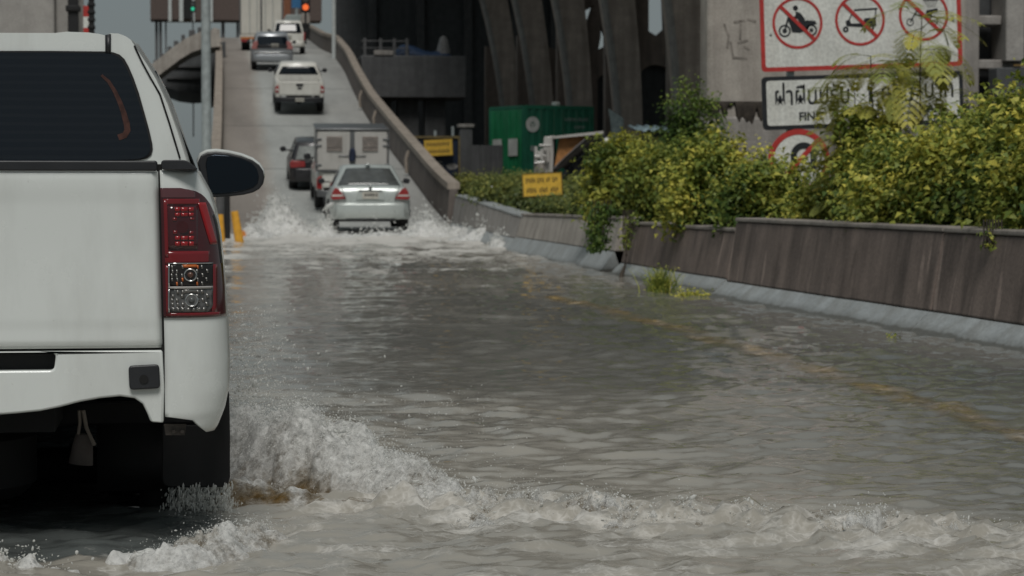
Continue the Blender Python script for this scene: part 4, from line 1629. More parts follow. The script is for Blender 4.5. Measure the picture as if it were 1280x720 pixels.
# hatch / SUV ---------------------------------------------------------------
def suv(name, label, loc, rot, P):
    root = thing(name, label, 'car', loc, rot)
    W, H, L = P['w'] / 2, P['h'], P['l']
    belt, zb = P['belt'], P.get('zb', .35)
    rings = []
    for (y, k, z0, z1) in ((.03, .92, zb + .08, belt), (.12, .975, zb, belt + .01), (.6, 1, zb, belt), (2.6, 1, zb, belt - .03), (3.3, .99, zb, belt - .06), (L - .5, .96, zb, belt - .12), (L - .08, .9, zb + .05, belt - .25), (L, .8, zb + .12, belt - .4)):
        w_ = W * k
        h = z1 - z0
        rings.append(ring_half(y, [(0, z0), (w_ * .88, z0), (w_ * .97, z0 + .06), (w_, z0 + h * .35), (w_, z0 + h * .65), (w_ * .97, z1 - .06), (w_ * .92, z1), (0, z1 + .01)]))
    MB().loft(rings).build('body', P['paint'], root, bevel=.02)
    wb, wt = W * .92, W * .74
    ry = P.get('rake', .28)
    rings = []
    for (z, ya, yb, w_) in ((belt - .02, .07, 3.25, wb), (belt + .03, .08, 3.15, wb * .99), (H - .13, ry, 2.35, wt * 1.04), (H - .04, ry + .04, 2.15, wt), (H - .004, ry + .22, 1.9, wt * .82), (H, ry + .5, 1.7, wt * .4)):
        c = .07
        rings.append([(-w_ + c, ya, z), (0, ya - .03, z), (w_ - c, ya, z), (w_, ya + c, z), (w_, (ya + yb) / 2, z), (w_, yb - c, z), (w_ - c, yb, z), (-w_ + c, yb, z), (-w_, yb - c, z), (-w_, (ya + yb) / 2, z), (-w_, ya + c, z)])
    MB().loft(rings).build('cabin', P['paint'], root)
    tt = lambda z: (z - belt - .03) / (H - .16 - belt)
    yy = lambda z: .08 + (ry - .08) * tt(z) - .042
    ww = lambda z: wb * .99 + (wt * 1.04 - wb * .99) * tt(z)
    z0, z1 = belt + .05, H - .14
    quad('rear_window', (-ww(z0) + .09, yy(z0), z0), (ww(z0) - .09, yy(z0), z0), (ww(z1) - .09, yy(z1), z1), (-ww(z1) + .09, yy(z1), z1), P.get('glass', M['glass']), root, bulge=.02)
    for s in (1, -1):
        for (a, b) in ((.3, 1.3), (1.38, 2.5)):
            quad('side_window', (s * (ww(z0) + .006), a + .1, z0), (s * (ww(z0) + .006), b, z0), (s * (ww(z1) + .006), min(b, 2.2), z1), (s * (ww(z1) + .006), a + ry * .6, z1), M['glass'], root, n=2)
        lam = [(s * x, z) for x, z in P['lamp']]
        MB().prism(lam, .0, .2).build('tail_lamp', P.get('lampm', M['red_lamp']), root, bevel=.012)
        mz = belt + .06
        q = MB()
        q.loft([[(s * (W + .03 + .17 * a), 2.6 + dy, mz + b) for a, b in ((0, .0), (.75, -.02), (1, .04), (.95, .11), (.4, .14), (0, .12))] for dy in (0, .1)])
        q.b2(min(s * (W - .1), s * (W + .05)), max(s * (W - .1), s * (W + .05)), 2.63, 2.67, mz + .01, mz + .05)
        q.build('door_mirror', P.get('mirm', M['black']), root, bevel=.015)
    quad('windscreen', (-wb * .85, 3.2, belt + .03), (wb * .85, 3.2, belt + .03), (wt * .9, 2.33, H - .12), (-wt * .9, 2.33, H - .12), M['glass'], root, bulge=-.03)
    rings = []
    bz0, bz1 = P['bumper']
    for k in range(11):
        u = -1 + 2 * k / 10
        x = W * .985 * u
        y = -.06 + .2 * max(0, (abs(u) - .72) / .28) ** 2
        rings.append([(x, y + .03, bz0), (x, y, bz0 + .05), (x, y - .01, (bz0 + bz1) / 2), (x, y + .01, bz1 - .03), (x, y + .06, bz1), (x, y + .18, bz1), (x, y + .18, bz0)])
    MB().loft(rings).build('rear_bumper', P.get('bumpm', P['paint']), root, bevel=.01)
    if P.get('strip'):
        z = P['strip']
        panel('hatch_panel', [(-W * .74, z), (W * .74, z), (W * .70, z + .15), (-W * .70, z + .15)], .01, M['black'], root, .02, .006)
        panel('chrome_bar', [(-W * .9, bz1 + .06), (W * .9, bz1 + .06), (W * .88, bz1 + .1), (-W * .88, bz1 + .1)], .0, M['chrome'], root, .02, .006)
    plate(P.get('px', 0), .0, P['plz'], root)
    car_wheels(root, .36, W - .13, .9, L - .9, .24)
    MB().b2(-W * .8, W * .8, .35, L - .35, zb - .04, zb + .08).build('underbody', M['dark'], root, smooth=False)
    return root


Yd = 108.0
suv('grey_suv', 'dark silver SUV high on the ramp behind the white box truck, pale number plate', (at(341, Yd), Yd, rz(Yd + .9) - .1), (rslope(Yd + 2), 0, R(-1)), dict(
    w=1.87, h=1.66, l=4.7, belt=1.02, zb=.40, paint=M['grey_car'], rake=.5, lamp=[(.60, .98), (.90, .96), (.92, 1.05), (.82, 1.30), (.66, 1.34)], lampm=simple('pale_red_lens', (.40, .16, .15), .3, var=.2), bumper=(.42, .74), strip=1.02, plz=1.06, px=.12, bumpm=M['grey_car']))
Ye = 122.0
suv('white_wagon', 'white high-roofed car peeping out to the right of the dark silver SUV', (at(361, Ye), Ye, rz(Ye + .9) - .1), (rslope(Ye + 2), 0, R(-2)), dict(
    w=1.72, h=1.72, l=4.4, belt=1.05, zb=.40, paint=M['white_old'], rake=.34, lamp=[(.76, .72), (.85, .72), (.85, 1.12), (.78, 1.14)], bumper=(.40, .68), plz=.8))
Yf = 66.0
suv('dark_hatchback', 'dark car with red tail lamp mostly hidden behind the box-bodied pickup', (at(400, Yf), Yf, rz(Yf + .9) - .15), (rslope(Yf + 2), 0, R(-1)), dict(
    w=1.68, h=1.40, l=4.1, belt=.86, zb=.32, paint=M['dark_car'], glass=M['glass3'], rake=.42, lamp=[(.40, .72), (.81, .70), (.83, .82), (.78, .90), (.42, .88)], bumper=(.32, .70), plz=.55))

# box truck at the crest -----------------------------------------------------
Yg = 131.0
bt = thing('box_truck', 'pale box truck seen from behind near the crest of the ramp', 'truck', (at(327.5, Yg), Yg, rz(Yg + 1.5) - .25), (rslope(Yg + 3), 0, R(-2)))
MB().b2(-1.16, 1.16, 0, 6.2, .86, 3.95).build('cargo_box', M['boxwhite'], bt, bevel=.03)
q = MB()
for s in (1, -1):
    q.b2(min(s * 1.10, s * 1.18), max(s * 1.10, s * 1.18), -.04, .0, 1.02, 3.9)
q.b2(-.05, .05, -.03, 0, 1.05, 3.88)
q.b2(-1.16, 1.16, -.035, 0, 3.82, 3.92)
q.build('door_frame', M['grey_trim'], bt, bevel=.01)
for s in (1, -1):
    d = MB().b2(min(s * .06, s * 1.09), max(s * .06, s * 1.09), -.025, -.002, 1.06, 3.8).build('cargo_door', M['boxwhite'], bt, bevel=.01)
    q = MB()
    for xx in (.22, .62):
        q.tube([(s * xx, -.045, 1.08), (s * xx, -.045, 3.78)], .016, 6)
    q.build('lock_rod', M['steel'], d)
    MB().b2(min(s * .7, s * 1.1), max(s * .7, s * 1.1), -.06, .02, .62, .76).build('tail_lamp', M['red_lamp'], bt, bevel=.01)
MB().b2(-1.12, 1.12, -.05, .08, .78, .85).build('rear_bumper', M['orange'], bt, bevel=.01)
MB().b2(-.5, .5, .2, 7.5, .62, .95).build('chassis_frame', M['dark'], bt, smooth=False)
for x in (.88, -.88):
    for y in (1.6, 6.6):
        wheel(x, y, bt, .46, .42)
q = MB().loft([[(-1.02, y, .75), (1.02, y, .75), (1.02 * k, y, 2.0), (.95 * k, y, h), (-.95 * k, y, h), (-1.02 * k, y, 2.0)] for y, k, h in ((6.3, 1, 2.5), (7.4, 1, 2.5), (7.95, .98, 1.95), (8.05, .97, 1.5))])
q.build('cab', M['white_old'], bt, bevel=.04)
quad('windscreen', (-.9, 7.99, 1.6), (.9, 7.99, 1.6), (.86, 7.62, 2.4), (-.86, 7.62, 2.4), M['glass'], bt)
# ------------------------------------------------------------------ text
def text_mb(body, height, bold=0.0, spacing=1.0):
    """letters as flat polygons: list of (verts2d, faces), centred at 0"""
    cu = bpy.data.curves.new('lettering', 'FONT')
    cu.body = body
    cu.size = height
    cu.align_x = 'CENTER'
    cu.align_y = 'CENTER'
    cu.offset = bold
    cu.space_character = spacing
    ob = bpy.data.objects.new('lettering', cu)
    COL.objects.link(ob)
    dg = bpy.context.evaluated_depsgraph_get()
    me = bpy.data.meshes.new_from_object(ob.evaluated_get(dg))
    vs = [(v.co.x, v.co.y) for v in me.vertices]
    fs = [tuple(p.vertices) for p in me.polygons]
    bpy.data.objects.remove(ob)
    bpy.data.curves.remove(cu)
    bpy.data.meshes.remove(me)
    return vs, fs


def lettering(name, body, height, cx, cz, y, m, parent, bold=0.0, width=None, spacing=1.0, th=.003):
    vs, fs = text_mb(body, height, bold, spacing)
    if not vs:
        return None
    x0, x1 = min(v[0] for v in vs), max(v[0] for v in vs)
    k = 1.0 if not width else width / (x1 - x0)
    q = MB()
    n = len(vs)
    q.add([((v[0] - (x0 + x1) / 2) * k + cx, y, v[1] + cz) for v in vs], fs)
    return q.build(name, m, parent, smooth=False, solid=0)


def disc(cx, cz, r, n=40):
    return [(cx + r * math.cos(2 * math.pi * k / n), cz + r * math.sin(2 * math.pi * k / n)) for k in range(n)]


def ringmesh(q, cx, cz, r0, r1, y0, y1, n=44, a0=0, a1=2 * math.pi):
    full = abs(a1 - a0 - 2 * math.pi) < 1e-6
    k = n if full else n + 1
    vs = []
    for i in range(k):
        th = a0 + (a1 - a0) * i / n
        c, s = math.cos(th), math.sin(th)
        vs += [(cx + r0 * c, y0, cz + r0 * s), (cx + r1 * c, y0, cz + r1 * s), (cx + r1 * c, y1, cz + r1 * s), (cx + r0 * c, y1, cz + r0 * s)]
    fs = []
    for i in range(n if full else n):
        a, b = 4 * i, 4 * ((i + 1) % k)
        for j in range(4):
            fs.append((a + j, a + (j + 1) % 4, b + (j + 1) % 4, b + j))
    q.add(vs, fs)


def bar(q, x0, z0, x1, z1, w_, y0, y1):
    d = Vector((x1 - x0, z1 - z0, 0)).normalized()
    nx_, nz_ = -d.y * w_ / 2, d.x * w_ / 2
    q.prism([(x0 + nx_, z0 + nz_), (x1 + nx_, z1 + nz_), (x1 - nx_, z1 - nz_), (x0 - nx_, z0 - nz_)], y0, y1)


# ------------------------------------------------------------------ the signs on the right
YS = 24.5
SL = pt(952, 88, YS)
SR = pt(1203, 80, YS)
sw = (SR - SL).length
k = sw / 250.0                           # metres per photo pixel on the sign
roll = -math.atan2(SR.z - SL.z, SR.x - SL.x)
MIDX = (SL.x + SR.x) / 2
S_ROOT = Vector((MIDX, YS, (SL.z + SR.z) / 2))
rotS = (0, roll, 0)


def sx(px): return (px - 1077.5) * k
def sz(py): return (84 - py) * k


board = thing('prohibition_sign', 'large red-framed white sign with three struck-out vehicle symbols', 'road sign', S_ROOT, rotS)
top = -26
W2 = sw / 2
q = MB().prism(rounded([(-W2, sz(86)), (W2, sz(86)), (W2, sz(top)), (-W2, sz(top))], .05), 0, .02)
q.build('panel', M['signwhite'], board)
q = MB()
fr = [(-W2, sz(86)), (W2, sz(86)), (W2, sz(top)), (-W2, sz(top))]
out = rounded([(-W2 - .001, sz(86) - .001), (W2 + .001, sz(86) - .001), (W2 + .001, sz(top)), (-W2 - .001, sz(top))], .05)
t = 5.2 * k
inn = rounded([(-W2 + t, sz(86) + t), (W2 - t, sz(86) + t), (W2 - t, sz(top) - t), (-W2 + t, sz(top) - t)], .03)
n = len(out)
q.add([(x, -.004, z) for x, z in out] + [(x, -.004, z) for x, z in inn], [(i, (i + 1) % n, (i + 1) % n + n, i + n) for i in range(n)])
q.build('red_border', M['signred'], board, smooth=False)


def ban(cx, cz, r, name='ban_ring'):
    q = MB()
    ringmesh(q, cx, cz, r - 3.2 * k, r, -.0045, -.001)
    c = (r - 1.6 * k) * .7071
    q2 = MB()
    bar(q, cx - c, cz + c, cx + c, cz - c, 4.2 * k, -.0075, -.0048)
    q.build(name, M['signred'], board, smooth=False)


icx = [998.5, 1076, 1155.5]
icz = [28.5, 27, 23.5]
for a, b in zip(icx, icz):
    ban(sx(a), sz(b), 31 * k)
# motorcycle with rider
q = MB()


def I(dx, dy): return (sx(icx[0] + dx), sz(icz[0] + dy))


y0, y1 = -.003, -.001
for (dx, r_) in ((-16, 7.5), (17, 7)):
    c = I(dx, 9)
    ringmesh(q, c[0], c[1], (r_ - 2) * k, r_ * k, y0, y1, 20)
    ringmesh(q, c[0], c[1], .5 * k, (r_ - 4.6) * k, y0, y1, 14)
q.prism([I(-13, -6), I(-6, -7), I(2, 0), I(12, -3), I(22, -2), I(24, 2), I(16, 3), I(12, 9), I(2, 12), I(-7, 11), I(-9, 3)], y0, y1)
q.prism([I(-2, -14), I(4, -12), I(9, -5), I(10, 0), I(3, 0), I(0, -5), I(-8, -4), I(-8, -6), I(-2, -9)], y0 - .0006, y1)
q.prism(disc(*I(-2, -18), 3.2 * k, 14), y0, y1)
bar(q, *I(-16, 9), *I(-11, -7), 2.2 * k, y0 - .001, y1)
q.build('motorcycle_symbol', M['signblack'], board, smooth=False)
# three-wheeler cab
q = MB()
def I(dx, dy): return (sx(icx[1] + dx), sz(icz[1] + dy))


bar(q, *I(-7, -12), *I(22, -13), 2.2 * k, y0, y1)
bar(q, *I(20, -12), *I(19, 4), 1.6 * k, y0, y1)
bar(q, *I(-8, -11), *I(-15, 3), 1.4 * k, y0, y1)
q.prism([I(-18, 1), I(-13, -1), I(-11, 4), I(3, 4), I(6, -2), I(20, -2), I(20, 8), I(10, 9), I(-8, 8), I(-17, 7)], y0 - .0006, y1)
c = I(-18, 11)
ringmesh(q, *c, 1.2 * k, 3.6 * k, y0, y1, 16)
c = I(14, 9.5)
ringmesh(q, *c, 1.2 * k, 3.6 * k, y0 - .001, y1, 16)
q.build('tricycle_symbol', M['signblack'], board, smooth=False)
# hand cart / pedal cart
q = MB()
def I(dx, dy): return (sx(icx[2] + dx), sz(icz[2] + dy))


c = I(-17, 8)
ringmesh(q, *c, 3.4 * k, 4.6 * k, y0, y1, 18)
c = I(12, 7)
ringmesh(q, *c, 4.6 * k, 6 * k, y0, y1, 18)
q.prism([I(4, -6), I(18, -8), I(18, -4), I(11, -2), I(10, 2), I(2, 1)], y0 - .0006, y1)
bar(q, *I(-17, 8), *I(-8, -6), 1.5 * k, y0, y1)
bar(q, *I(-12, -2), *I(3, 3), 1.8 * k, y0 - .001, y1)
for j in range(6):
    bar(q, *I(2 + j * 3, -19 + abs(j - 2.5) * .6), *I(6 + j * 1.6, -9), .5 * k, y0, y1)
bar(q, *I(0, -18), *I(19, -18), 1.2 * k, y0 - .001, y1)
q.build('cart_symbol', M['signblack'], board, smooth=False)
q = MB()
for (a, b) in ((965, 42), (1192, 31)):
    q.prism(disc(sx(a), sz(b), 1.3 * k, 10), -.006, -.001)
q.build('bolt', M['grey_trim'], board, smooth=False)

fine = thing('fine_sign', 'black-framed white sign in Thai and English about a fine, half covered by the feathery sapling', 'road sign', S_ROOT, rotS)
q = MB().prism(rounded([(-W2 - .003, sz(156)), (W2 + .001, sz(156)), (W2 + .001, sz(92)), (-W2 - .003, sz(92))], .05), .001, .02)
q.build('black_panel', M['signblack'], fine)
t = 5 * k
q = MB().prism(rounded([(-W2 + t, sz(156) + t), (W2 - t, sz(156) + t), (W2 - t, sz(92) - t), (-W2 + t, sz(92) - t)], .035), -.003, .0005)
q.build('white_panel', M['signwhite'], fine)
lettering('thai_lettering', 'ฝ่าฝืนปรับ', 31 * k, sx(1014), sz(117), -.0045, M['signblack'], fine, bold=.004, width=92 * k)
lettering('thai_lettering', '1,000', 28 * k, sx(1112), sz(119), -.0045, M['signblack'], fine, bold=.005, width=56 * k)
lettering('thai_lettering', 'บาท', 31 * k, sx(1172), sz(114), -.0045, M['signblack'], fine, bold=.004, width=36 * k)
lettering('english_lettering', 'FINE', 14 * k, sx(1010.5), sz(141.5), -.0045, M['signblack'], fine, bold=.004, width=27 * k)
lettering('english_lettering', '1,000', 14 * k, sx(1085), sz(140), -.0045, M['signblack'], fine, bold=.004, width=34 * k)
lettering('english_lettering', 'BAHT', 14 * k, sx(1167), sz(137), -.0045, M['signblack'], fine, bold=.004, width=34 * k)

ut = thing('no_u_turn_sign', 'round red-rimmed no U-turn sign low beneath the fine sign, sunk in the bushes', 'road sign', S_ROOT, rotS)
cx, cz, r_ = sx(995), sz(194), 38 * k
MB().prism(disc(cx, cz, r_, 56), .003, .018).build('disc', M['signwhite'], ut, smooth=False)
q = MB()
ringmesh(q, cx, cz, r_ - 6.5 * k, r_ + .002, -.001, .0025, 56)
c = (r_ - 3 * k) * .7071
bar(q, cx - c, cz - c, cx + c, cz + c, 5.5 * k, -.006, -.0035)
q.build('red_ring', M['signred'], ut, smooth=False)
q = MB()
ax, azz = sx(1001), sz(188)
ringmesh(q, ax, azz, 8.5 * k, 16 * k, -.003, .002, 24, 0, math.pi)
q.prism([(ax - 16 * k, azz), (ax - 8.5 * k, azz), (ax - 8.5 * k, azz - 24 * k), (ax - 16 * k, azz - 24 * k)], -.003, .002)
q.prism([(ax + 8.5 * k, azz), (ax + 16 * k, azz), (ax + 16 * k, azz - 8 * k), (ax + 8.5 * k, azz - 8 * k)], -.003, .002)
q.prism([(ax + 4 * k, azz - 8 * k), (ax + 20.5 * k, azz - 8 * k), (ax + 12 * k, azz - 20 * k)], -.003, .002)
q.build('u_turn_arrow', M['signblack'], ut, smooth=False)
sup = thing('sign_frame', 'grey steel posts and rails standing behind the three stacked road signs', 'sign post', (MIDX, YS + .04, .5))
q = MB()
for px in (990, 1165):
    x = sx(px)
    q.b2(x - .035, x + .035, 0, .07, -.2, 4.2)
q.build('post', M['steel'], sup, smooth=False)
q = MB()
for py in (60, 105, 145, 10):
    z = S_ROOT.z + sz(py) - .5
    q.b2(sx(958), sx(1198), -.012, -.001, z - .03, z + .03)
q.build('rail', M['steel'], sup, smooth=False)


# ------------------------------------------------------------------ yellow signs and the blue board
def ysign(label, px0, px1, py0, py1, Y, posts, slope, lines, name='yellow_sign', hgt=None):
    a, b = pt(px0, py1, Y), pt(px1, py0, Y)
    c = (a + b) / 2
    w_, h = b.x - a.x, b.z - a.z
    root = thing(name, label, 'sign', (c.x, Y, c.z), (0, -slope, 0))
    MB().prism(rounded([(-w_ / 2, -h / 2), (w_ / 2, -h / 2), (w_ / 2, h / 2), (-w_ / 2, h / 2)], .02), 0, .02).build('panel', M['yellow_sign'], root)
    q = MB()
    t = .018
    o_ = [(-w_ / 2, -h / 2), (w_ / 2, -h / 2), (w_ / 2, h / 2), (-w_ / 2, h / 2)]
    i_ = [(-w_ / 2 + t, -h / 2 + t), (w_ / 2 - t, -h / 2 + t), (w_ / 2 - t, h / 2 - t), (-w_ / 2 + t, h / 2 - t)]
    q.add([(x, -.003, z) for x, z in o_] + [(x, -.003, z) for x, z in i_], [(i, (i + 1) % 4, (i + 1) % 4 + 4, i + 4) for i in range(4)])
    q.build('border', simple('dark_olive', (.2, .13, .02), .5, var=.2), root, smooth=False)
    # two rows of short black words, too small and soft in the photo to read
    for zc, words in lines:
        q = MB()
        for (u0, u1) in words:
            n_ = max(2, int((u1 - u0) * w_ / (h * .085)))
            for j in range(n_):
                x0 = -w_ / 2 + w_ * (u0 + (u1 - u0) * j / n_)
                ww_ = w_ * (u1 - u0) / n_ * .72
                hh = h * (.075 + .03 * ((j * 7 + int(u0 * 31)) % 3) / 2)
                q.b2(x0, x0 + ww_ * .3, -.004, -.001, h * zc - hh, h * zc + hh)
                q.b2(x0 + ww_ * .7, x0 + ww_, -.004, -.001, h * zc - hh, h * zc + hh * .9)
                zt = h * zc + (hh if j % 2 else -hh)
                q.b2(x0 + ww_ * .3, x0 + ww_ * .7, -.004, -.001, zt - h * .018, zt + h * .018)
        q.build('lettering_row', M['signblack'], root, smooth=False)
    if posts:
        q = MB()
        for u in posts:
            x = -w_ / 2 + w_ * u
            q.b2(x - .03, x + .03, .021, .07, -(c.z - .3), h / 2 - .02)
        q.build('post', M['dark'], root, smooth=False)
    return root


ysign('yellow sign with two black lines of text on a post among the low bushes', 653, 703, 216, 245.5, 42.0, (.3, .72), .05, [(.2, ((.08, .34), (.38, .56), (.6, .7), (.76, .9))), (-.22, ((.1, .36), (.42, .64), (.7, .9)))])
ysign('yellow sign with two dark lines of text fixed over the navy board', 530, 566, 174, 195, 78.0, (), .05, [(.2, ((.08, .9),)), (-.22, ((.14, .9),))])
Yb = 78.3
a, b = pt(517, 219, Yb), pt(575, 170, Yb)
c = (a + b) / 2
w_, h = b.x - a.x, b.z - a.z
bb = thing('navy_board', 'navy board with white marks in a yellow frame, behind the farther yellow sign', 'board', (c.x, Yb, c.z))
MB().b2(-w_ / 2 + .06, w_ / 2 - .06, 0, .04, -h / 2, h / 2 - .08).build('panel', simple('navy_board', (.008, .016, .04), .5, var=.3), bb, smooth=False)
q = MB()
q.b2(-w_ / 2, w_ / 2, -.06, .06, h / 2 - .08, h / 2)
q.b2(-w_ / 2, -w_ / 2 + .06, -.05, .05, -h / 2 - 1.2, h / 2 - .081)
q.b2(w_ / 2 - .06, w_ / 2, -.05, .05, -h / 2 - 1.2, h / 2 - .081)
q.build('frame', simple('ochre_frame', (.16, .12, .05), .6, var=.3), bb, smooth=False)
q = MB()
for (u0, v0, u1, v1, s_) in ((.13, .30, .32, .40, 0), (.36, .30, .62, .36, 1), (.45, .20, .65, .27, 0), (.70, .14, .95, .30, 1)):
    cx, cz = -w_ / 2 + w_ * (u0 + u1) / 2, -h / 2 + h * (v0 + v1) / 2
    rx, rz_ = w_ * (u1 - u0) / 2, h * (v1 - v0) / 2
    q.prism([(cx + rx * math.cos(t_) * (1 + .12 * math.sin(3 * t_)), cz + rz_ * math.sin(t_)) for t_ in [2 * math.pi * j / 18 for j in range(18)]], -.012, -.001)
q.build('white_marks', simple('faded_white', (.3, .29, .28), .6, var=.3), bb, smooth=False)
q = MB()
for px, h0, h1 in ((544, 170, 163), (566, 170, 158)):
    p0, p1 = pt(px, h0, Yb), pt(px, h1, Yb)
    q.tube([p0 - c, p1 - c], .05, 6)
q.build('post_stub', M['steel'], bb)

M['pale_letter'] = simple('pale_lettering', (.3, .36, .33), .6, var=.2)
# ------------------------------------------------------------------ green container
Yk = 80.0
ca = pt(654, 229, Yk)          # near vertical corner, base
cz0 = ca.z
chh = pt(654, 132, Yk).z - cz0
root = thing('shipping_container', 'green shipping container with a white ring emblem, parked under the expressway', 'container', (ca.x, Yk, cz0), (0, 0, R(21)))
gm = simple('green_paint', (.014, .155, .088), .45, var=.2, scale=2)
gm2 = simple('bright_green_paint', (.022, .24, .10), .45, var=.2, scale=2)
Lc, Wc = 2.75, 2.44
# long side faces the camera's right: runs along local +x at y=0 ; door end faces -x : runs along +y at x=0


def corr(q, axis, L_, z0, z1, depth=.035, pitch=.28):
    n_ = int(L_ / pitch)
    vs, fs = [], []
    for i in range(n_):
        for (f, d) in ((0, 0), (.3, 0), (.42, depth), (.82, depth), (.94, 0)):
            t_ = (i + f) * L_ / n_
            for z in (z0, z1):
                vs.append((t_, d, z) if axis == 'x' else (d, t_, z))
    m_ = len(vs) // 2
    for i in range(m_ - 1):
        fs.append((2 * i, 2 * i + 2, 2 * i + 3, 2 * i + 1))
    q.add(vs, fs)


q = MB()
q.b2(.05, Lc - .05, .045, Wc - .05, .05, chh - .03)
q.build('body', gm, root, smooth=False)
q = MB()
corr(q, 'x', Lc - .2, .12, chh - .1)
q.v = [(x + .1, y, z) for x, y, z in q.v]
q.build('corrugated_side', gm, root, smooth=False)
q = MB()
for x in (0, Lc - .1):
    for y in (0, Wc - .1):
        q.b2(x, x + .1, y - .01, y + .11, 0, chh)
for z in (0, chh - .1):
    q.b2(.1, Lc - .1, -.008, .1, z, z + .12)
    q.b2(.1, Lc - .1, Wc - .1, Wc, z, z + .12)
    q.b2(-.008, .1, .1, Wc - .1, z, z + .12)
q.build('corner_frame', gm, root, smooth=False)
# doors on the end
for (y0_, y1_) in ((.12, Wc / 2 - .02), (Wc / 2 + .02, Wc - .12)):
    d = MB().b2(-.02, .04, y0_, y1_, .13, chh - .12).build('container_door', gm2, root, bevel=.01)
    q = MB()
    for t_ in (.3, .7):
        yy = y0_ + (y1_ - y0_) * t_
        q.tube([(-.045, yy, .15), (-.045, yy, chh - .15)], .02, 6)
    q.build('lock_rod', gm2, d)
    zz = chh * .47
    q = MB().b2(-.085, -.07, y0_ + .15, y1_ - .30, zz - .3, zz + .28)
    q.build('door_label', M['signwhite'], d, smooth=False)
q = MB()
cx, cz = .36, chh * .76
ringmesh(q, cx, cz, .09, .26, -.012, -.009, 32)
q.prism(disc(cx, cz - .02, .045, 12), -.0125, -.0095)
for t_ in (.5, 2.6, 4.7):
    bar(q, cx + .03 * math.cos(t_), cz + .03 * math.sin(t_), cx + .10 * math.cos(t_), cz + .10 * math.sin(t_), .035, -.0122, -.0092)
q.build('ring_emblem', M['signwhite'], root, smooth=False)
q = MB().prism(disc(cx + .0, chh * .45, .10, 16), -.012, -.009)
q.build('round_mark', simple('faded_mark', (.25, .3, .27), .6, var=.3), root, smooth=False)
q = MB()
for i, x in enumerate((.66, 1.17, 1.52, 2.05)):
    q.b2(x, x + .035, -.015, -.0085, chh * .5, chh * .95)
q.build('side_rib', simple('worn_green', (.06, .16, .10), .5, var=.3), root, smooth=False)
# lettering: two rows of pale block capitals, unreadably small in the photo
for (zc, x0, n_, hh) in ((chh * .83, 1.62, 9, .055), (chh * .73, 1.98, 4, .05)):
    q = MB()
    for j in range(n_):
        xx = x0 + j * .105
        for s_ in ((0, 0, .022, 2 * hh), (.055, 0, .077, 2 * hh * (.5 + .5 * (j % 2))), (.022, 2 * hh - .03 if j % 3 else hh, .055, 2 * hh if j % 3 else hh + .03)):
            q.b2(xx + s_[0], xx + s_[2], -.014, -.009, zc - hh + s_[1], zc - hh + s_[3])
    q.build('lettering_row', M['pale_letter'], root, smooth=False)
q = MB()
p_ = pt(705, 127, Yk)
q.b2(1.3, 1.5, .1, .4, chh + .002, chh + .16)
q.build('roof_block', M['signwhite'], root, bevel=.05)

# ------------------------------------------------------------------ lean-to with the orange board
Yq = 62.0


def Q(px, py, Y=Yq): return pt(px, py, Y)


o0 = Q(720, 232)
sh = thing('lean_to_stall', 'lean-to stall with an orange board, white sheets and a sloping grey tarp', 'stall', o0)
def QL(px, py): v = Q(px, py) - o0; return (v.x, v.z)


MB().prism([QL(694, 205), QL(700, 170), QL(736, 166), QL(728, 178), QL(692, 213)], 0, .08).build('orange_board', simple('orange_board', (.42, .19, .06), .6, var=.3), sh, smooth=False)
MB().prism([QL(676, 236), QL(680, 171), QL(692.5, 169.5), QL(690, 236)], -.05, .05).build('white_sheet', M['canopy'], sh, bevel=.02)
MB().prism([QL(690, 170.5), QL(752, 164), QL(752, 167.5), QL(690, 173.5)], -.25, 1.2).build('roof_edge', M['canopy'], sh, smooth=False)
q = MB()
a, b, c_, d_ = QL(735, 169), QL(760, 166), QL(712, 211), QL(688, 212)


def P(u, v):
    x = (a[0] + (b[0] - a[0]) * u) * (1 - v) + (d_[0] + (c_[0] - d_[0]) * u) * v
    z = (a[1] + (b[1] - a[1]) * u) * (1 - v) + (d_[1] + (c_[1] - d_[1]) * u) * v
    return (x, -.3 + .9 * u + .04 * math.sin(9 * v + 4 * u), z + .04 * math.sin(7 * u + 3 * v))


q.grid(P, 12, 14)
q.build('grey_tarp', simple('grey_tarp', (.17, .165, .165), .75, var=.35, scale=3), sh, solid=.02)
MB().prism([QL(758, 168), QL(766, 180), QL(762, 236), QL(700, 236), QL(714, 212)], .35, 1.1).build('dark_side_sheet', simple('dark_sheet', (.018, .02, .03), .7, var=.3), sh, smooth=False)
q = MB()
for px in (694, 720, 755):
    x, z = QL(px, 236)
    q.b2(x - .03, x + .03, .1, .16, z - .6, QL(px, 172)[1])
q.build('post', M['dark'], sh, smooth=False)
# cluttered pipes on its left
p0 = Q(679, 200)
cl = thing('pipe_rack', 'pale clutter of pipes and drums against the left of the lean-to stall', 'pipes', p0)
q = MB()
for (px, py, px2, py2) in ((670, 183, 670, 204), (674, 182, 688, 182), (677, 186, 677, 200), (685, 185, 685, 202), (668, 204, 680, 203), (671, 190, 682, 196)):
    q.tube([Q(px, py, 61.8) - p0, Q(px2, py2, 61.8) - p0], .045, 6)
q.tube([Q(668, 196, 61.5) - p0, Q(675, 196, 61.5) - p0], .07, 10)
q.build('pipe', M['canopy'], cl)
q = MB().tube([Q(674, 236, 61.9) - p0, Q(674, 203, 61.9) - p0], .14, 12)
q.build('drum', M['conc_pale'], cl)
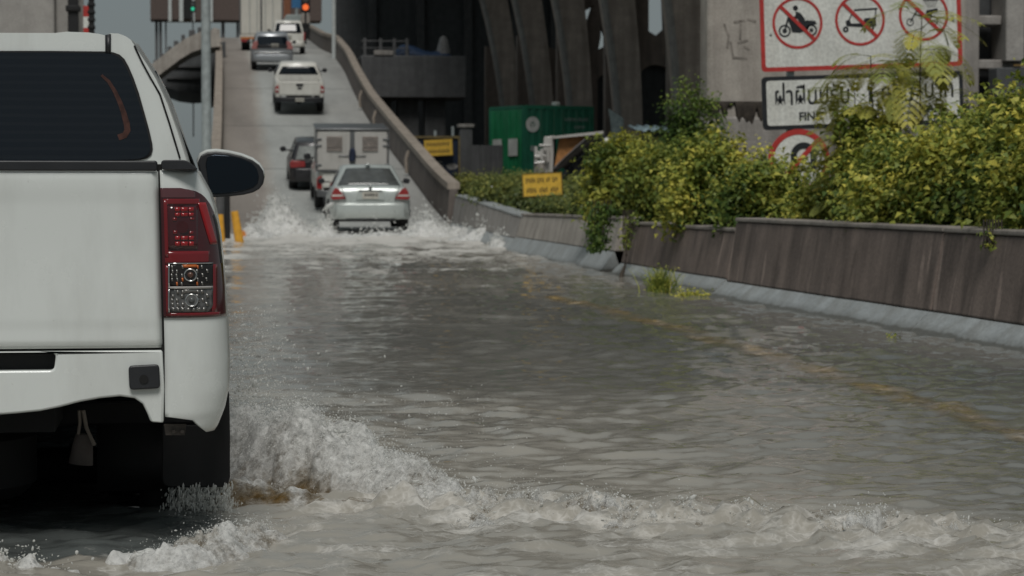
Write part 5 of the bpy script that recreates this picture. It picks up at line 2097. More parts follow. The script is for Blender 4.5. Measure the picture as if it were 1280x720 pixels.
# white globe on a stub
p0 = Q(759, 176, 60)
gl_ = thing('white_globe', 'small white ball on a dark stub beside the grey tarp', 'lamp', p0)
bm = bmesh.new()
bmesh.ops.create_uvsphere(bm, u_segments=16, v_segments=10, radius=.085)
me = bpy.data.meshes.new('globe')
bm.to_mesh(me)
bm.free()
for p in me.polygons:
    p.use_smooth = True
me.materials.append(M['signwhite'])
link(bpy.data.objects.new('globe', me), gl_)
MB().tube([(0, 0, -.085), (0, 0, -.9)], .03, 8).build('stub', M['dark'], gl_)

# ------------------------------------------------------------------ expressway on the right
PY = [70, 77.5, 87.5, 97.5, 108.5, 121.5]
PBX = [905, 846, 772, 714, 669, 632]      # photo column of each pier's foot
PTX = [886, 830, 751, 691, 641, 601]
dk = thing('expressway_deck', 'dark underside of the elevated expressway spanning the top right', 'expressway')
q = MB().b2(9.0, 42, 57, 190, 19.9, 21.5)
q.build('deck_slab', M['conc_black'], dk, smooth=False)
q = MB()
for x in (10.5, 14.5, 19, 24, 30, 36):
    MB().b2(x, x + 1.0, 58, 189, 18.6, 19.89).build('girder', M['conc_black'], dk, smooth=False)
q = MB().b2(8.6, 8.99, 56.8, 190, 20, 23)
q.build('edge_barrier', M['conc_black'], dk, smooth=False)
nm = ['first', 'second', 'third', 'fourth', 'fifth', 'sixth']
desc = ['curved expressway pier mostly hidden by the pale pier beside the signs',
        'curved expressway pier right of the wide dark arch',
        'curved expressway pier between the wide and the narrow arches',
        'curved expressway pier rising just right of the green container lid',
        'curved expressway pier rising behind the green container',
        'farthest and darkest curved expressway pier, left of the container']
for i, Y in enumerate(PY):
    xb = pt(PBX[i], 150, Y).x
    xt = pt(PTX[i], 0, Y).x
    zt = pt(PTX[i], 0, Y).z
    r0 = thing('expressway_pier', desc[i], 'pier', (xb, Y, .9), group='curved piers under the expressway')
    zz = [0, 1.0, 2.0, 3.0, 4.2, 5.5, 7.0, 8.6, 10.2, 12.0, 14.0, 17.6]
    dx = xt - xb
    zr_ = zt - .9
    rings = []
    for z in zz:
        u = z / zr_
        off = dx * u ** 2.0
        wd = .84 + .10 * (z / 6) ** 2
        hy = 1.0
        e = .14
        rings.append([(off, -hy / 2 + e, z), (off + e, -hy / 2, z), (off + wd + .2 * u, -hy / 2, z), (off + wd + .2 * u, hy / 2, z), (off, hy / 2, z)])
    MB().loft(rings).build('column', M['conc_rib'], r0, smooth=False)
    # paler strip: light catching the outer edge put into its colour
    lit_rings = []
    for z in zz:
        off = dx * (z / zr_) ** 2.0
        lit_rings.append([(off - .09, -.44, z), (off + .02, -.53, z), (off + .15, -.52, z), (off - .004, -.30, z)])
    MB().loft(lit_rings).build('lit_edge', M['conc_lit'], r0, smooth=False)
# arched walls between the piers


def arch_wall(i, label, ox0, ox1, oy_top, holes=(), rx=None, top=None):
    """wall closing the bay between two piers, with an arch at its foot and ragged openings high up; traced at its own depth"""
    Y = PY[i + 1] + .7
    xl, xr = pt(PTX[i + 1] + 6, 0, Y).x, (rx and pt(rx, 0, Y).x) or pt(PBX[i] + 25, 150, Y).x
    r0 = thing('arched_wall', label, 'wall', (xl, Y, .9), group='arched walls between the piers')
    bm = bmesh.new()
    a, b = pt(ox0, 150, Y).x - xl, pt(ox1, 150, Y).x - xl
    zt = pt(ox0, oy_top, Y).z - .9
    rad = (b - a) / 2
    hole = [(a, -.5), (a, zt - rad * .8)]
    for j in range(1, 12):
        th = math.pi - math.pi * j / 12
        hole.append(((a + b) / 2 + rad * math.cos(th), zt - rad * .8 + rad * .8 * math.sin(th)))
    hole += [(b, zt - rad * .8), (b, -.5)]
    zt_ = pt(640, top, Y).z - .9 if top else 11.2
    outline = [(0, -.5), (0, zt_ + .5), ((xr - xl) * .5, zt_ - .1), (xr - xl, zt_), (xr - xl, -.5)] + hole[::-1]
    loops = [outline] + [[(pt(px, py, Y).x - xl, pt(px, py, Y).z - .9) for px, py in h_] for h_ in holes]
    es = []
    for lp in loops:
        vs = [bm.verts.new((x, 0, z)) for x, z in lp]
        es += [bm.edges.new((vs[k_], vs[(k_ + 1) % len(vs)])) for k_ in range(len(vs))]
    bmesh.ops.triangle_fill(bm, use_beauty=True, edges=es)
    ex = bmesh.ops.extrude_face_region(bm, geom=list(bm.faces))
    for v in [e for e in ex['geom'] if isinstance(e, bmesh.types.BMVert)]:
        v.co.y += .5
    bmesh.ops.recalc_face_normals(bm, faces=bm.faces)
    me = bpy.data.meshes.new('wall')
    bm.to_mesh(me)
    bm.free()
    me.materials.append(M['conc_wall'])
    link(bpy.data.objects.new('wall', me), r0)
    MB().b2(a - .3, b + .3, .502, .9, -.5, zt + .3).build('arch_shade_panel', M['conc_black'], r0, smooth=False)  # black panel added behind the arch so its opening looks dark
    return r0


arch_wall(0, 'concrete wall with an arch edge showing just left of the pale pier', 872, 893, 72)
arch_wall(1, 'concrete wall pierced by the widest dark arch', 799, 840, 81, [[(811, -12), (829, -12), (831, 36), (821, 45), (811, 39)], [(784, -8), (789, -8), (791, 10), (786, 13)]])
arch_wall(2, 'concrete wall pierced by a narrow arch behind the container end', 747, 768, 93, [[(722, 19), (741, 8), (730, 41)], [(751, 30), (757, 46), (758, 57), (748, 62), (751, 46)]])
arch_wall(3, 'concrete wall between piers over the middle of the container', 700, 712, 102, top=58)
arch_wall(4, 'concrete wall between the two farthest piers left of the container', 648, 654, 120, top=70)
# dark backdrop wall added far back so the space under the deck stays dark
rw_ = thing('dark_backdrop', 'dark backdrop wall added to keep the space under the expressway dark', 'wall', (9.2, 150, 1))
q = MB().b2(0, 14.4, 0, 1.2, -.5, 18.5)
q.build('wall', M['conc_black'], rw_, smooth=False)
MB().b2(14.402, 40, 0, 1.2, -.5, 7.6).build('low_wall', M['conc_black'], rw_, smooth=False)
for x in (2.0, 5.0, 8.0, 11.0, 13.5):
    MB().b2(x, x + .5, -.3, -.002, -.5, 18).build('buttress', M['conc_mid'], rw_, smooth=False)
# concrete walkway with railings beside the ramp
Yw = 104.0
wa, wb_ = pt(452, 122, Yw), pt(583, 70, Yw)
wk_ = thing('concrete_walkway', 'grey concrete walkway beam with a railing, left of the expressway piers', 'walkway', (wa.x, Yw, wa.z))
wl, wh = wb_.x - wa.x, wb_.z - wa.z
MB().b2(0, wl, 0, 3.5, 0, wh).build('beam', M['conc_mid'], wk_, bevel=.05)
q = MB()
for u in (.02, .17, .30, .42):
    q.b2(wl * u, wl * u + .12, .05, .15, wh + .001, wh + .75)
q.b2(0, wl * .45, .06, .12, wh + .6, wh + .66)
q.b2(0, wl * .45, .06, .12, wh + .3, wh + .35)
q.build('railing', M['conc_mid'], wk_, smooth=False)
MB().b2(wl * .12, wl * .30, -.05, .4, wh + .0, wh + .22).build('kerb_block', M['conc_grey'], wk_, bevel=.03)
q = MB()
for u in (.1, .36, .62):
    q.b2(wl * u, wl * u + .9, .8, 1.7, -wa.z + .5, -.001)
q.build('support', M['conc_mid'], wk_, smooth=False)
# things left on the walkway
p0 = pt(520, 69, Yw)
ts = thing('blue_tarp', 'rumpled dark blue tarp lying along the walkway top', 'tarp', (p0.x, Yw + .5, wb_.z))


def P(u, v):
    return (-1.0 + 2.6 * u, -.3 + 1.0 * v, .02 + .5 * math.sin(math.pi * v) * (.7 + .3 * math.sin(7 * u)) * min(1, 8 * u * (1 - u)))


MB().grid(P, 24, 10).build('tarp', simple('blue_tarp', (.012, .035, .085), .6, var=.4), ts, solid=.02)
p0 = pt(556, 66, Yw)
fg = thing('draped_bundle', 'pale bundle standing at the right end of the walkway', 'bundle', (p0.x, Yw + .6, wb_.z))
MB().loft([[(math.cos(t_) * r_ * (1 + .2 * math.sin(3 * t_ + z)), math.sin(t_) * r_, z) for t_ in [2 * math.pi * j / 12 for j in range(12)]] for z, r_ in ((0, .3), (.3, .28), (.6, .2), (.8, .15), (.9, .05))]).build('bundle', simple('pale_cloth', (.2, .2, .2), .8, var=.3), fg)
# shacks and parked things under the expressway
p0 = pt(845, 171, 66)
sc_ = thing('tin_sheeting', 'pale blue tin sheets lying behind the bushes below the wide arch', 'tin sheets', p0)


def P(u, v):
    return (-1.1 + 2.3 * u, -.1 + 1.6 * v, .06 + .18 * v + .03 * math.sin(60 * u) + .12 * math.sin(3.2 * u + 1))


MB().grid(P, 60, 5).build('sheet', simple('pale_blue_tin', (.22, .30, .33), .5, var=.4, scale=3), sc_, solid=.01)
MB().b2(-1.0, 1.1, .1, 1.4, -1.6, -.05).build('trestle', M['dark'], sc_, smooth=False)
p0 = pt(757, 168, 74)
tt_ = thing('leaning_tarp', 'pale strip of tarp leaning against a pier right of the container', 'tarp', (p0.x, 74, .95))
MB().loft([[(.35 - .25 * z / 3, .1, z), (.55 + .05 * math.sin(z * 3), .05, z), (.62, .25, z), (.4 - .2 * z / 3, .25, z)] for z in (0, .6, 1.2, 1.8, 2.3)] + [[(.1, .15, 2.6), (.13, .14, 2.6), (.14, .2, 2.6), (.1, .2, 2.6)]]).build('tarp', simple('pale_tarp', (.27, .33, .33), .7, var=.3), tt_)
p0 = pt(616, 195, 76)
wf = thing('corrugated_hoarding', 'grey corrugated hoarding left of the green container', 'hoarding', (p0.x - .6, 76.5, .95))
q = MB()
corr(q, 'x', 1.0, 0, 1.5, .04, .16)
q.build('sheet', M['conc_mid'], wf, smooth=False, solid=.01)
p0 = pt(582, 200, 82)
gp_ = thing('gate_post', 'grey gate post beside the navy board', 'post', (p0.x, 82, .95))
MB().b2(-.22, .22, -.2, .2, -.3, 2.2).build('post', M['conc_mid'], gp_, bevel=.03)
MB().b2(-.28, .28, -.26, .26, 2.201, 2.32).build('cap', M['conc_grey'], gp_, bevel=.02)

# ------------------------------------------------------------------ pale pier behind the signs, and structures further right
Yp1 = 31.0
a, b = pt(884, 185, Yp1), pt(1208, 185, Yp1)
pp_ = thing('concrete_pier', 'broad pale weathered concrete pier standing behind the road signs', 'pier', (a.x, Yp1, .4))
wdt = b.x - a.x
zst = pt(884, 136, Yp1).z - .4
MB().b2(0, wdt, 0, .5, -.6, 6.5).build('shaft', M['conc_pier'] if 'conc_pier' in M else M['conc_pale'], pp_, bevel=.05)
q = MB()
nb = 60


def P(u, v):
    x = -.03 + (wdt + .06) * u
    z = zst + .10 - .26 * v + (.07 * math.sin(23 * u) + .07 * math.sin(61 * u + 2) + .06 * math.sin(140 * u) + .05 * math.sin(233 * u + 1)) * (v * 1.4)
    return (x, -.012 - .03 * math.sin(math.pi * v), z)


q.grid(P, 260, 6)
q.build('moss_band', simple('dark_moss', (.035, .028, .022), .95, var=.5, scale=14, bmp=.8, bscale=40), pp_, solid=.02)
MB().b2(-.03, wdt + .03, -.035, .5, -.7, zst - .1).build('base_plinth', M['conc_plinth'] if 'conc_plinth' in M else M['conc_grey'], pp_, bevel=.04)
q = MB()
for (x0, y0_, x1, y1_) in ((905, 30, 911, 45), (911, 45, 909, 60), (917, 28, 931, 25), (926, 26, 925, 50), (934, 24, 945, 27), (913, 52, 917, 74), (922, 54, 935, 50), (918, 72, 934, 73), (930, 58, 937, 62)):
    v0, v1 = pt(x0, y0_, Yp1) - pp_.location, pt(x1, y1_, Yp1) - pp_.location
    bar(q, v0.x, v0.z, v1.x, v1.z, .028, -.006, -.002)
q.build('dark_marks', simple('faded_marks', (.25, .225, .2), .9, var=.4), pp_, smooth=False)
# right of the signs: frame of columns and beams
Yr = 36.0
fa_ = pt(1208, 120, Yr)
fr_ = thing('concrete_portal', 'grey concrete columns and cross beams at the right edge, behind the black cabin', 'portal', (fa_.x, Yr, .4))


def fx(px): return pt(px, 100, Yr).x - fa_.x
def fz(py): return pt(1240, py, Yr).z - .4


MB().b2(fx(1205), fx(1224), 0, .7, -.6, 7).build('column', M['conc_grey'], fr_, bevel=.02)
MB().b2(fx(1254), fx(1278), -.1, .6, fz(77), 7).build('column', M['conc_lit'], fr_, bevel=.02)
for (x0, x1, y0_, y1_, z0_, z1_) in ((fx(1224) + .002, fx(1253), .05, .6, fz(31), fz(19)), (fx(1224) + .002, fx(1300), .08, .5, fz(86), fz(74) - .003), (fx(1278) + .002, fx(1340), .05, .6, fz(31), fz(5))):
    MB().b2(x0, x1, y0_, y1_, z0_, z1_).build('beam', M['conc_grey'], fr_, bevel=.02)
MB().b2(fx(1224), fx(1360), .7, .9, -.6, 7).build('back_panel', M['conc_black'], fr_, smooth=False)
q = MB().b2(fx(1230), fx(1380), -.6, -.2, fz(140), fz(86) - .01)
bx_ = thing('dark_cabin', 'black box with an ochre top rail above the bushes at the right edge', 'cabin', (fa_.x, Yr, .4))
q.build('box', M['conc_black'], bx_, bevel=.02)
MB().b2(fx(1250), fx(1290), -.62, -.61, fz(85), fz(83)).build('ochre_rail', simple('ochre', (.2, .12, .03), .6, var=.2), bx_, smooth=False)
MB().b2(fx(1233), fx(1380), -.5, -.3, -.6, fz(140) - .005).build('leg_panel', M['dark'], bx_, smooth=False)

# ------------------------------------------------------------------ left-hand things
Yl = 42.0
a = pt(-60, 60, Yl)
b = pt(85, 60, Yl)
lp_ = thing('left_pier', 'pale concrete pier at the top left, above the big pickup roof', 'pier', (a.x, Yl, -.3))
wdt = b.x - a.x
MB().b2(0, wdt * .885, 0, 2, 0, 8.5).build('shaft', M['conc_lit'] if 'conc_lit' in M else M['conc_grey'], lp_, bevel=.04)
MB().b2(wdt * .887, wdt, .2, 2, 0, 8.5).build('side_strip', M['conc_lit'], lp_, bevel=.02)
lp_['label'] = 'pale concrete pier at the top left, above the big pickup roof'
a = pt(91.5, 60, 41)
t1 = thing('black_column', 'black column between the left pier and the striped post', 'column', (a.x, 41, -.3))
MB().b2(-.085, .085, 0, .2, 0, 8).build('shaft', M['blackrub'], t1, bevel=.01)
MB().b2(-.12, .12, -.05, .25, 4.3, 4.4).build('bracket', M['blackrub'], t1, bevel=.02)
a = pt(101, 60, 41.5)
t1 = thing('grey_column', 'narrow grey column just left of the striped post', 'column', (a.x, 41.5, -.3))
MB().b2(-.05, .05, 0, .12, 0, 8).build('shaft', M['conc_grey'], t1, bevel=.01)
MB().b2(-.09, .09, -.04, .16, 0, .3).build('foot', M['conc_grey'], t1, bevel=.01)
a = pt(108, 60, 40)
t1 = thing('striped_post', 'red and white striped post at the top left', 'post', (a.x, 40, -.3))
for j in range(16, 24):
    MB().b2(-.045, .045, 0, .09, j * .18, j * .18 + .1795).build('red_band' if j % 2 else 'white_band', M['signred'] if j % 2 else M['signwhite'], t1, smooth=False)
MB().b2(-.045, .045, 0, .09, 0, 2.879).build('lower_post', M['signwhite'], t1, smooth=False)
a = pt(114.5, 60, 39)
t1 = thing('dark_post', 'dark post close to the right of the striped post', 'post', (a.x, 39, -.3))
MB().b2(-.045, .045, 0, .1, 0, 8).build('shaft', M['dark'], t1, bevel=.01)
for j in range(9):
    MB().b2(-.06, .06, -.02, .12, 3.4 + j * .12, 3.45 + j * .12).build('band', M['dark'], t1, bevel=.01)

# curved flyover climbing from the left
Yv = 112.0
o0 = pt(225, 100, Yv)
cf = thing('curved_flyover', 'curved concrete flyover rising behind the pickup towards the grey pole', 'bridge', o0)


def L2(px, py): v = pt(px, py, Yv) - o0; return (v.x, v.z)


MB().prism([L2(150, 100), L2(185, 84), L2(200, 72), L2(215, 60), L2(232, 48), L2(250, 40), L2(275, 36), L2(275, 58), L2(255, 60), L2(240, 65), L2(225, 74), L2(208, 87), L2(196, 96), L2(185, 108), L2(150, 128)], 0, 5.0).build('deck', M['conc_pale'], cf, smooth=False)
q = MB()
for (px, py, w_, h) in ((203, 69, 5, 5), (212, 61, 5, 7), (220, 54, 6, 7), (229, 47, 5, 8), (240, 40, 8, 6), (250, 37, 6, 7), (194, 77, 5, 5)):
    p0, p1 = L2(px - w_ / 2, py + 4), L2(px + w_ / 2, py - h / 2)
    q.b2(p0[0], p1[0], .2, .7, p0[1] - .2, p1[1])
q.build('railing_block', M['conc_mid'], cf, bevel=.03)
Yv2 = 118.0
o0 = pt(225, 100, Yv2)
gd = thing('bridge_girder', 'black girder span in the shade under the curved flyover', 'bridge', o0)


def L3(px, py): v = pt(px, py, Yv2) - o0; return (v.x, v.z)


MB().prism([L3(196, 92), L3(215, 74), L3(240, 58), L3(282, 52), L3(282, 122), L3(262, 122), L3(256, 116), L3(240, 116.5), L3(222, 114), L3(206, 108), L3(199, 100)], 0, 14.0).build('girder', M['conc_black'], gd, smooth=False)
q = MB()
for (y0_, y1_) in ((82, 84), (96, 98.5)):
    p0, p1 = L3(208, y1_), L3(262, y0_)
    q.b2(p0[0], p1[0], -.12, -.002, p0[1], p1[1])
q.build('flange', M['conc_mid'], gd, smooth=False)
# support of the flyover, out of sight behind the pickup
MB().b2(-6, -4.5, 1, 4, -o0.z - .3, .3).build('support', M['conc_grey'], gd, smooth=False)
# bushes / clutter where the flyover lands
Yz = 230.0
a, b = pt(188, 24, Yz), pt(402, -40, Yz)
fb = thing('brown_footbridge', 'brown clad footbridge crossing high over the far end of the ramp', 'footbridge', (a.x, Yz, a.z))
wl = b.x - a.x
def bx(px): return pt(px, 20, Yz).x - a.x


q = MB().b2(0, wl, 0, 4, 0, 7)
q.build('side_panel', M['brown'], fb, smooth=False)
q = MB()
for (p0, p1) in ((210.5, 214.5), (224, 229), (240, 243.5), (258, 266), (348, 354)):
    q.b2(bx(p0), bx(p1), -.3, -.002, -.2, 7)
q.build('pillar', M['steel_white'], fb, smooth=False)
q = MB()
for (p0, p1) in ((193.5, 197), (198.5, 202), (206, 208), (277, 281), (296, 299)):
    q.b2(bx(p0), bx(p1), 1, 2.5, -18, -.01)
q.build('leg', M['conc_mid'], fb, smooth=False)
q = MB().b2(bx(229.5), bx(239.5), -.1, -.003, .1, 7)
q.build('dark_opening', M['dark'], fb, smooth=False)
q = MB().b2(bx(353), bx(363), -.25, -.003, -.3, 7)
q.build('rust_panel', simple('rust_brown', (.2, .075, .035), .7, var=.3), fb, smooth=False)

# lamp poles, signals
def pole(label, px, Y, r_, ztop, m, base, name='lamp_pole'):
    x = at(px, Y)
    t_ = thing(name, label, 'lamp post', (x, Y, base))
    MB().tube([(0, 0, 0), (0, 0, (ztop - base) * .5), (0, 0, ztop - base)], [r_, r_ * .9, r_ * .72], 14).build('pole', m, t_)
    MB().tube([(0, 0, 0), (0, 0, .35)], r_ * 1.5, 12).build('base', m, t_, bevel=.01)
    q = MB()
    q.tube([(0, 0, ztop - base - .05), (-.5, 0, ztop - base + .5), (-1.6, 0, ztop - base + .7)], r_ * .45, 8)
    a_ = q.build('arm', m, t_)
    MB().loft([[(x_, y_ * k_, ztop - base + .68 + z_) for y_, z_ in ((-.14, 0), (.14, 0), (.1, .1), (-.1, .1))] for x_, k_ in ((-1.5, .7), (-1.7, 1), (-2.1, 1), (-2.3, .5))]).build('lamp_head', m, a_, bevel=.01)
    return t_


pole('thick grey lamp pole rising at the left edge of the ramp', 258.5, 54, .115, 10, M['steel'], -.3)
pole('slim white lamp pole behind the right parapet near the top of the ramp', 418, 118, .11, 17, M['steel_white'], 5.0)


def signal(label, px, py, Y, m, r_, name='traffic_light', back=True):
    p = pt(px, py, Y)
    t_ = thing(name, label, 'traffic light', p)
    MB().b2(-r_ * 1.5, r_ * 1.5, .02, .3, -r_ * 1.7, r_ * 4.5).build('housing', M['dark'], t_, bevel=.03)
    MB().prism(disc(0, 0, r_, 20), -.01, .019).build('lit_lens', m, t_, smooth=False)
    MB().prism(disc(0, r_ * 2.6, r_, 20), -.01, .019).build('dark_lens', M['glass2'], t_, smooth=False)
    MB().tube([(0, .16, -r_ * 1.7), (0, .16, -p.z + 6)], .06, 8).build('pole', M['dark'], t_)


def emit(name, col, s_):
    m, nt, bs = newmat(name)
    bs.inputs['Base Color'].default_value = (*col, 1)
    bs.inputs['Emission Color'].default_value = (*col, 1)
    bs.inputs['Emission Strength'].default_value = s_
    return m


signal('traffic light with a glowing orange lens past the top of the right parapet', 382, 9, 150, emit('orange_signal', (.75, .13, .03), .6), .19)
signal('traffic light with a small green lens in front of the brown footbridge', 241, 11, 226, emit('green_signal', (.02, .35, .2), .7), .17)
p = pt(371, 3, 170)
bs_ = thing('blue_sign', 'small blue sign on a grey pole past the crest, left of the orange light', 'sign', (p.x, 170, 11.5))
MB().b2(-.36, .36, -.05, 0, p.z - 11.9, p.z - 11.0).build('panel', simple('blue_sign', (.04, .16, .34), .5, var=.2), bs_, bevel=.02)
MB().tube([(0, .06, 0), (0, .06, p.z - 11.0)], .11, 8).build('pole', M['steel'], bs_)
# small clutter past the crest
for (px, py, Y, c_, s_, lab, nm_, ct) in ((369, 25, 168, (.30, .34, .33), (.75, .5, .38), 'pale van roof showing over the crest of the ramp', 'distant_van', 'van'), (382, 23, 160, (.33, .3, .27), (.3, .3, .35), 'pale block on the right parapet near the crest', 'parapet_block', 'block')):
    p = pt(px, py, Y)
    t_ = thing(nm_, lab, ct, p)
    MB().loft([[(-s_[0], y_, -s_[2]), (s_[0], y_, -s_[2]), (s_[0], y_, s_[2] * .2), (s_[0] * .8, y_, s_[2]), (-s_[0] * .8, y_, s_[2]), (-s_[0], y_, s_[2] * .2)] for y_ in (0, s_[1] * 3)]).build('body', simple('pale_' + nm_, c_, .5, var=.2), t_, bevel=.04)
    MB().b2(-s_[0] * .9, s_[0] * .9, -.02, s_[1] * 2.8, -s_[2] - .9, -s_[2] - .003).build('base', M['dark'], t_, smooth=False)

# flexible posts and cone at the left edge of the road
def bollard(px, py0, py1, Y, r_, m, label, lean=0, band=None, name='delineator_post'):
    a, b = pt(px, py0, Y), pt(px + lean, py1, Y)
    t_ = thing(name, label, 'post', (b.x, Y, min(b.z, 0) - .1))
    v = a - b
    MB().tube([(0, 0, 0), (v.x, 0, a.z - t_.location.z)], [r_, r_ * .8], 12).build('post', m, t_)
    MB().tube([(0, 0, .0), (0, 0, .12)], r_ * 1.9, 12).build('foot', m, t_)
    return t_


bollard(284, 222, 281, 47, .062, M['dark'], 'thin dark post below the door mirror, left of the orange posts')
bollard(275, 222, 276, 47.4, .10, M['conc_mid'], 'thick grey stub post below the door mirror beside the truck')
bollard(293, 264, 304, 44, .085, M['yellow_pl'], 'leaning yellow plastic post standing in water left of the splash', lean=8)
bollard(275, 268, 302, 44.5, .075, M['yellow_pl'], 'yellow plastic post partly hidden by the truck lamp', lean=2)
p = gp(302, 299, 0)
t_ = thing('orange_float', 'small orange lump floating at the foot of the leaning yellow post', 'float', (p.x, p.y, 0))
MB().loft([[(math.cos(a_) * r_, math.sin(a_) * r_, z) for a_ in [2 * math.pi * j / 12 for j in range(12)]] for z, r_ in ((-.05, .05), (0, .1), (.08, .11), (.15, .08), (.18, .03))]).build('float', M['orange'], t_)
# ------------------------------------------------------------------ vegetation
def leafmat(name, dark, mid, tip, transl=.3):
    m, nt, bs = newmat(name)
    a = nt.nodes.new('ShaderNodeAttribute')
    a.attribute_name = 'growth'
    c = ramp(nt, a.outputs['Fac'], [(0., dark), (.45, mid), (1., tip)])
    lk(nt, c, bs.inputs['Base Color'])
    bs.inputs['Roughness'].default_value = .5
    bs.inputs['Specular IOR Level'].default_value = .3
    tr = nt.nodes.new('ShaderNodeBsdfTranslucent')
    lk(nt, c, tr.inputs['Color'])
    mx = nt.nodes.new('ShaderNodeMixShader')
    mx.inputs[0].default_value = transl
    lk(nt, bs.outputs[0], mx.inputs[1])
    lk(nt, tr.outputs[0], mx.inputs[2])
    lk(nt, mx.outputs[0], nt.nodes['Material Output'].inputs[0])
    return m


M['leaf'] = leafmat('yellow_green_leaf', (.07, .125, .028), (.26, .31, .06), (.70, .63, .12))
M['leaf2'] = leafmat('mid_green_leaf', (.06, .11, .025), (.19, .24, .05), (.48, .46, .08))
M['leaf_dark'] = leafmat('dark_green_leaf', (.035, .075, .018), (.10, .17, .035), (.26, .32, .06))
M['leaf_far'] = leafmat('dull_green_leaf', (.07, .10, .035), (.16, .20, .06), (.34, .33, .08))
M['frond'] = leafmat('feathery_leaf', (.18, .24, .07), (.33, .38, .11), (.6, .55, .12))
M['bark'] = simple('bark', (.05, .04, .03), .9, var=.4, bmp=.5)


def leaves_np(C, N, L, Wd, growth, r, droop=.3, fold=.25):
    """one folded leaf (two quads worth: 6 verts) per row"""
    n = len(C)
    d = r.normal(size=(n, 3))
    d /= np.linalg.norm(d, axis=1, keepdims=True)
    nn = N / np.linalg.norm(N, axis=1, keepdims=True)
    a = np.cross(nn, d)
    a /= np.linalg.norm(a, axis=1, keepdims=True) + 1e-9
    b = np.cross(nn, a)
    L = np.broadcast_to(L, (n,))[:, None]
    Wd = np.broadcast_to(Wd, (n,))[:, None]
    p0 = C
    p1 = C + a * L * .5 + b * Wd * .5 + nn * Wd * fold
    p2 = C + a * L - nn * L * droop
    p3 = C + a * L * .5 - b * Wd * .5 + nn * Wd * fold
    V = np.stack([p0, p1, p2, p3], 1).reshape(-1, 3)
    F = np.arange(4 * n).reshape(n, 4)
    g = np.repeat(growth, 4)
    return V, F, g


def bush(name, label, px, py, Y, half, n_tw, leaf, m, base=.45, group=None, depth=None, lobes=7, seed=1, tipw=.5, per=16, dx=0, cat='bush', spread=.075):
    r = np.random.default_rng(seed)
    top = pt(px, py, Y)
    h = top.z - base
    root = thing(name, label, cat, (top.x + dx, Y, base), group=group)
    depth = depth or half
    # overlapping lobes
    lob = []
    for i in range(lobes):
        a = r.uniform(0, 2 * np.pi)
        q_ = r.uniform(.1, .75)
        lz = r.uniform(.35, .80) * h
        lob.append((np.array([half * q_ * np.cos(a), depth * q_ * np.sin(a), lz]), np.array([half, depth, h]) * r.uniform(.28, .44) * np.array([1, 1, .8])))
    lob.append((np.array([0, 0, h * .72]), np.array([half * .5, depth * .5, h * .3])))
    lob.append((np.array([0, 0, h * .35]), np.array([half * .8, depth * .8, h * .38])))
    vol = np.array([np.prod(s) ** .75 for c, s in lob])
    pick = r.choice(len(lob), n_tw, p=vol / vol.sum())
    d = r.normal(size=(n_tw, 3))
    d /= np.linalg.norm(d, axis=1, keepdims=True)
    rad = np.where(r.random(n_tw) < .72, r.uniform(.82, 1.08, n_tw), r.uniform(.3, .85, n_tw))
    spr = r.random(n_tw) < .09
    d[:, 2] = np.where(spr, np.abs(d[:, 2]) + .6, d[:, 2])
    d /= np.linalg.norm(d, axis=1, keepdims=True)
    rad = np.where(spr, r.uniform(1.08, 1.5, n_tw), rad)
    ctr = np.stack([lob[k][0] for k in pick])
    sz_ = np.stack([lob[k][1] for k in pick])
    P_ = ctr + d * sz_ * rad[:, None]
    keep = P_[:, 2] > .02
    P_, d, rad = P_[keep], d[keep], rad[keep]
    n_tw = len(P_)
    # twigs point out and up; young yellow growth sits at the ends of the outer shoots
    clump = fbm(P_[:, 0] * 3.1 + seed, P_[:, 2] * 3.1 + P_[:, 1] * 2.0, 3, seed % 40)
    gtw = np.clip(.36 + .10 * math.sin(seed * 2.7) + tipw * .55 * (rad - .75) + .75 * clump + r.normal(0, .16, n_tw) + .18 * (P_[:, 2] / h - .5), 0, 1)
    cnt = per
    C = np.repeat(P_, cnt, 0) + r.normal(size=(n_tw * cnt, 3)) * spread * np.array([1, 1, .75])
    N = np.repeat(d * .5 + np.array([0, 0, .9]), cnt, 0) + r.normal(size=(n_tw * cnt, 3)) * .45
    g = np.clip(np.repeat(gtw, cnt) + r.normal(0, .12, n_tw * cnt), 0, 1)
    sz2 = leaf * np.clip(np.exp(r.normal(-.12, .32, len(C))), .4, 1.5)
    V, F, G = leaves_np(C, N, sz2, sz2 * .55, g, r)
    np_mesh('foliage', V, F, m, root, smooth=False, attrs={'growth': G})
    q = MB()
    for k in range(26):
        t_ = P_[r.integers(0, n_tw)]
        q.tube([tuple(t_ * np.array([.25, .25, .45])), tuple(t_ * np.array([.7, .7, .72])), tuple(t_ * 1.03)], [.009, .006, .003], 4, cap=False)
    for c, s in lob[:6]:
        q.tube([(c[0] * .1, c[1] * .1, -.1), (c[0] * .45, c[1] * .45, c[2] * .55), tuple(c * np.array([1, 1, 1.15]))], [.02, .014, .006], 5)
    q.build('stem', M['bark'], root)
    return root


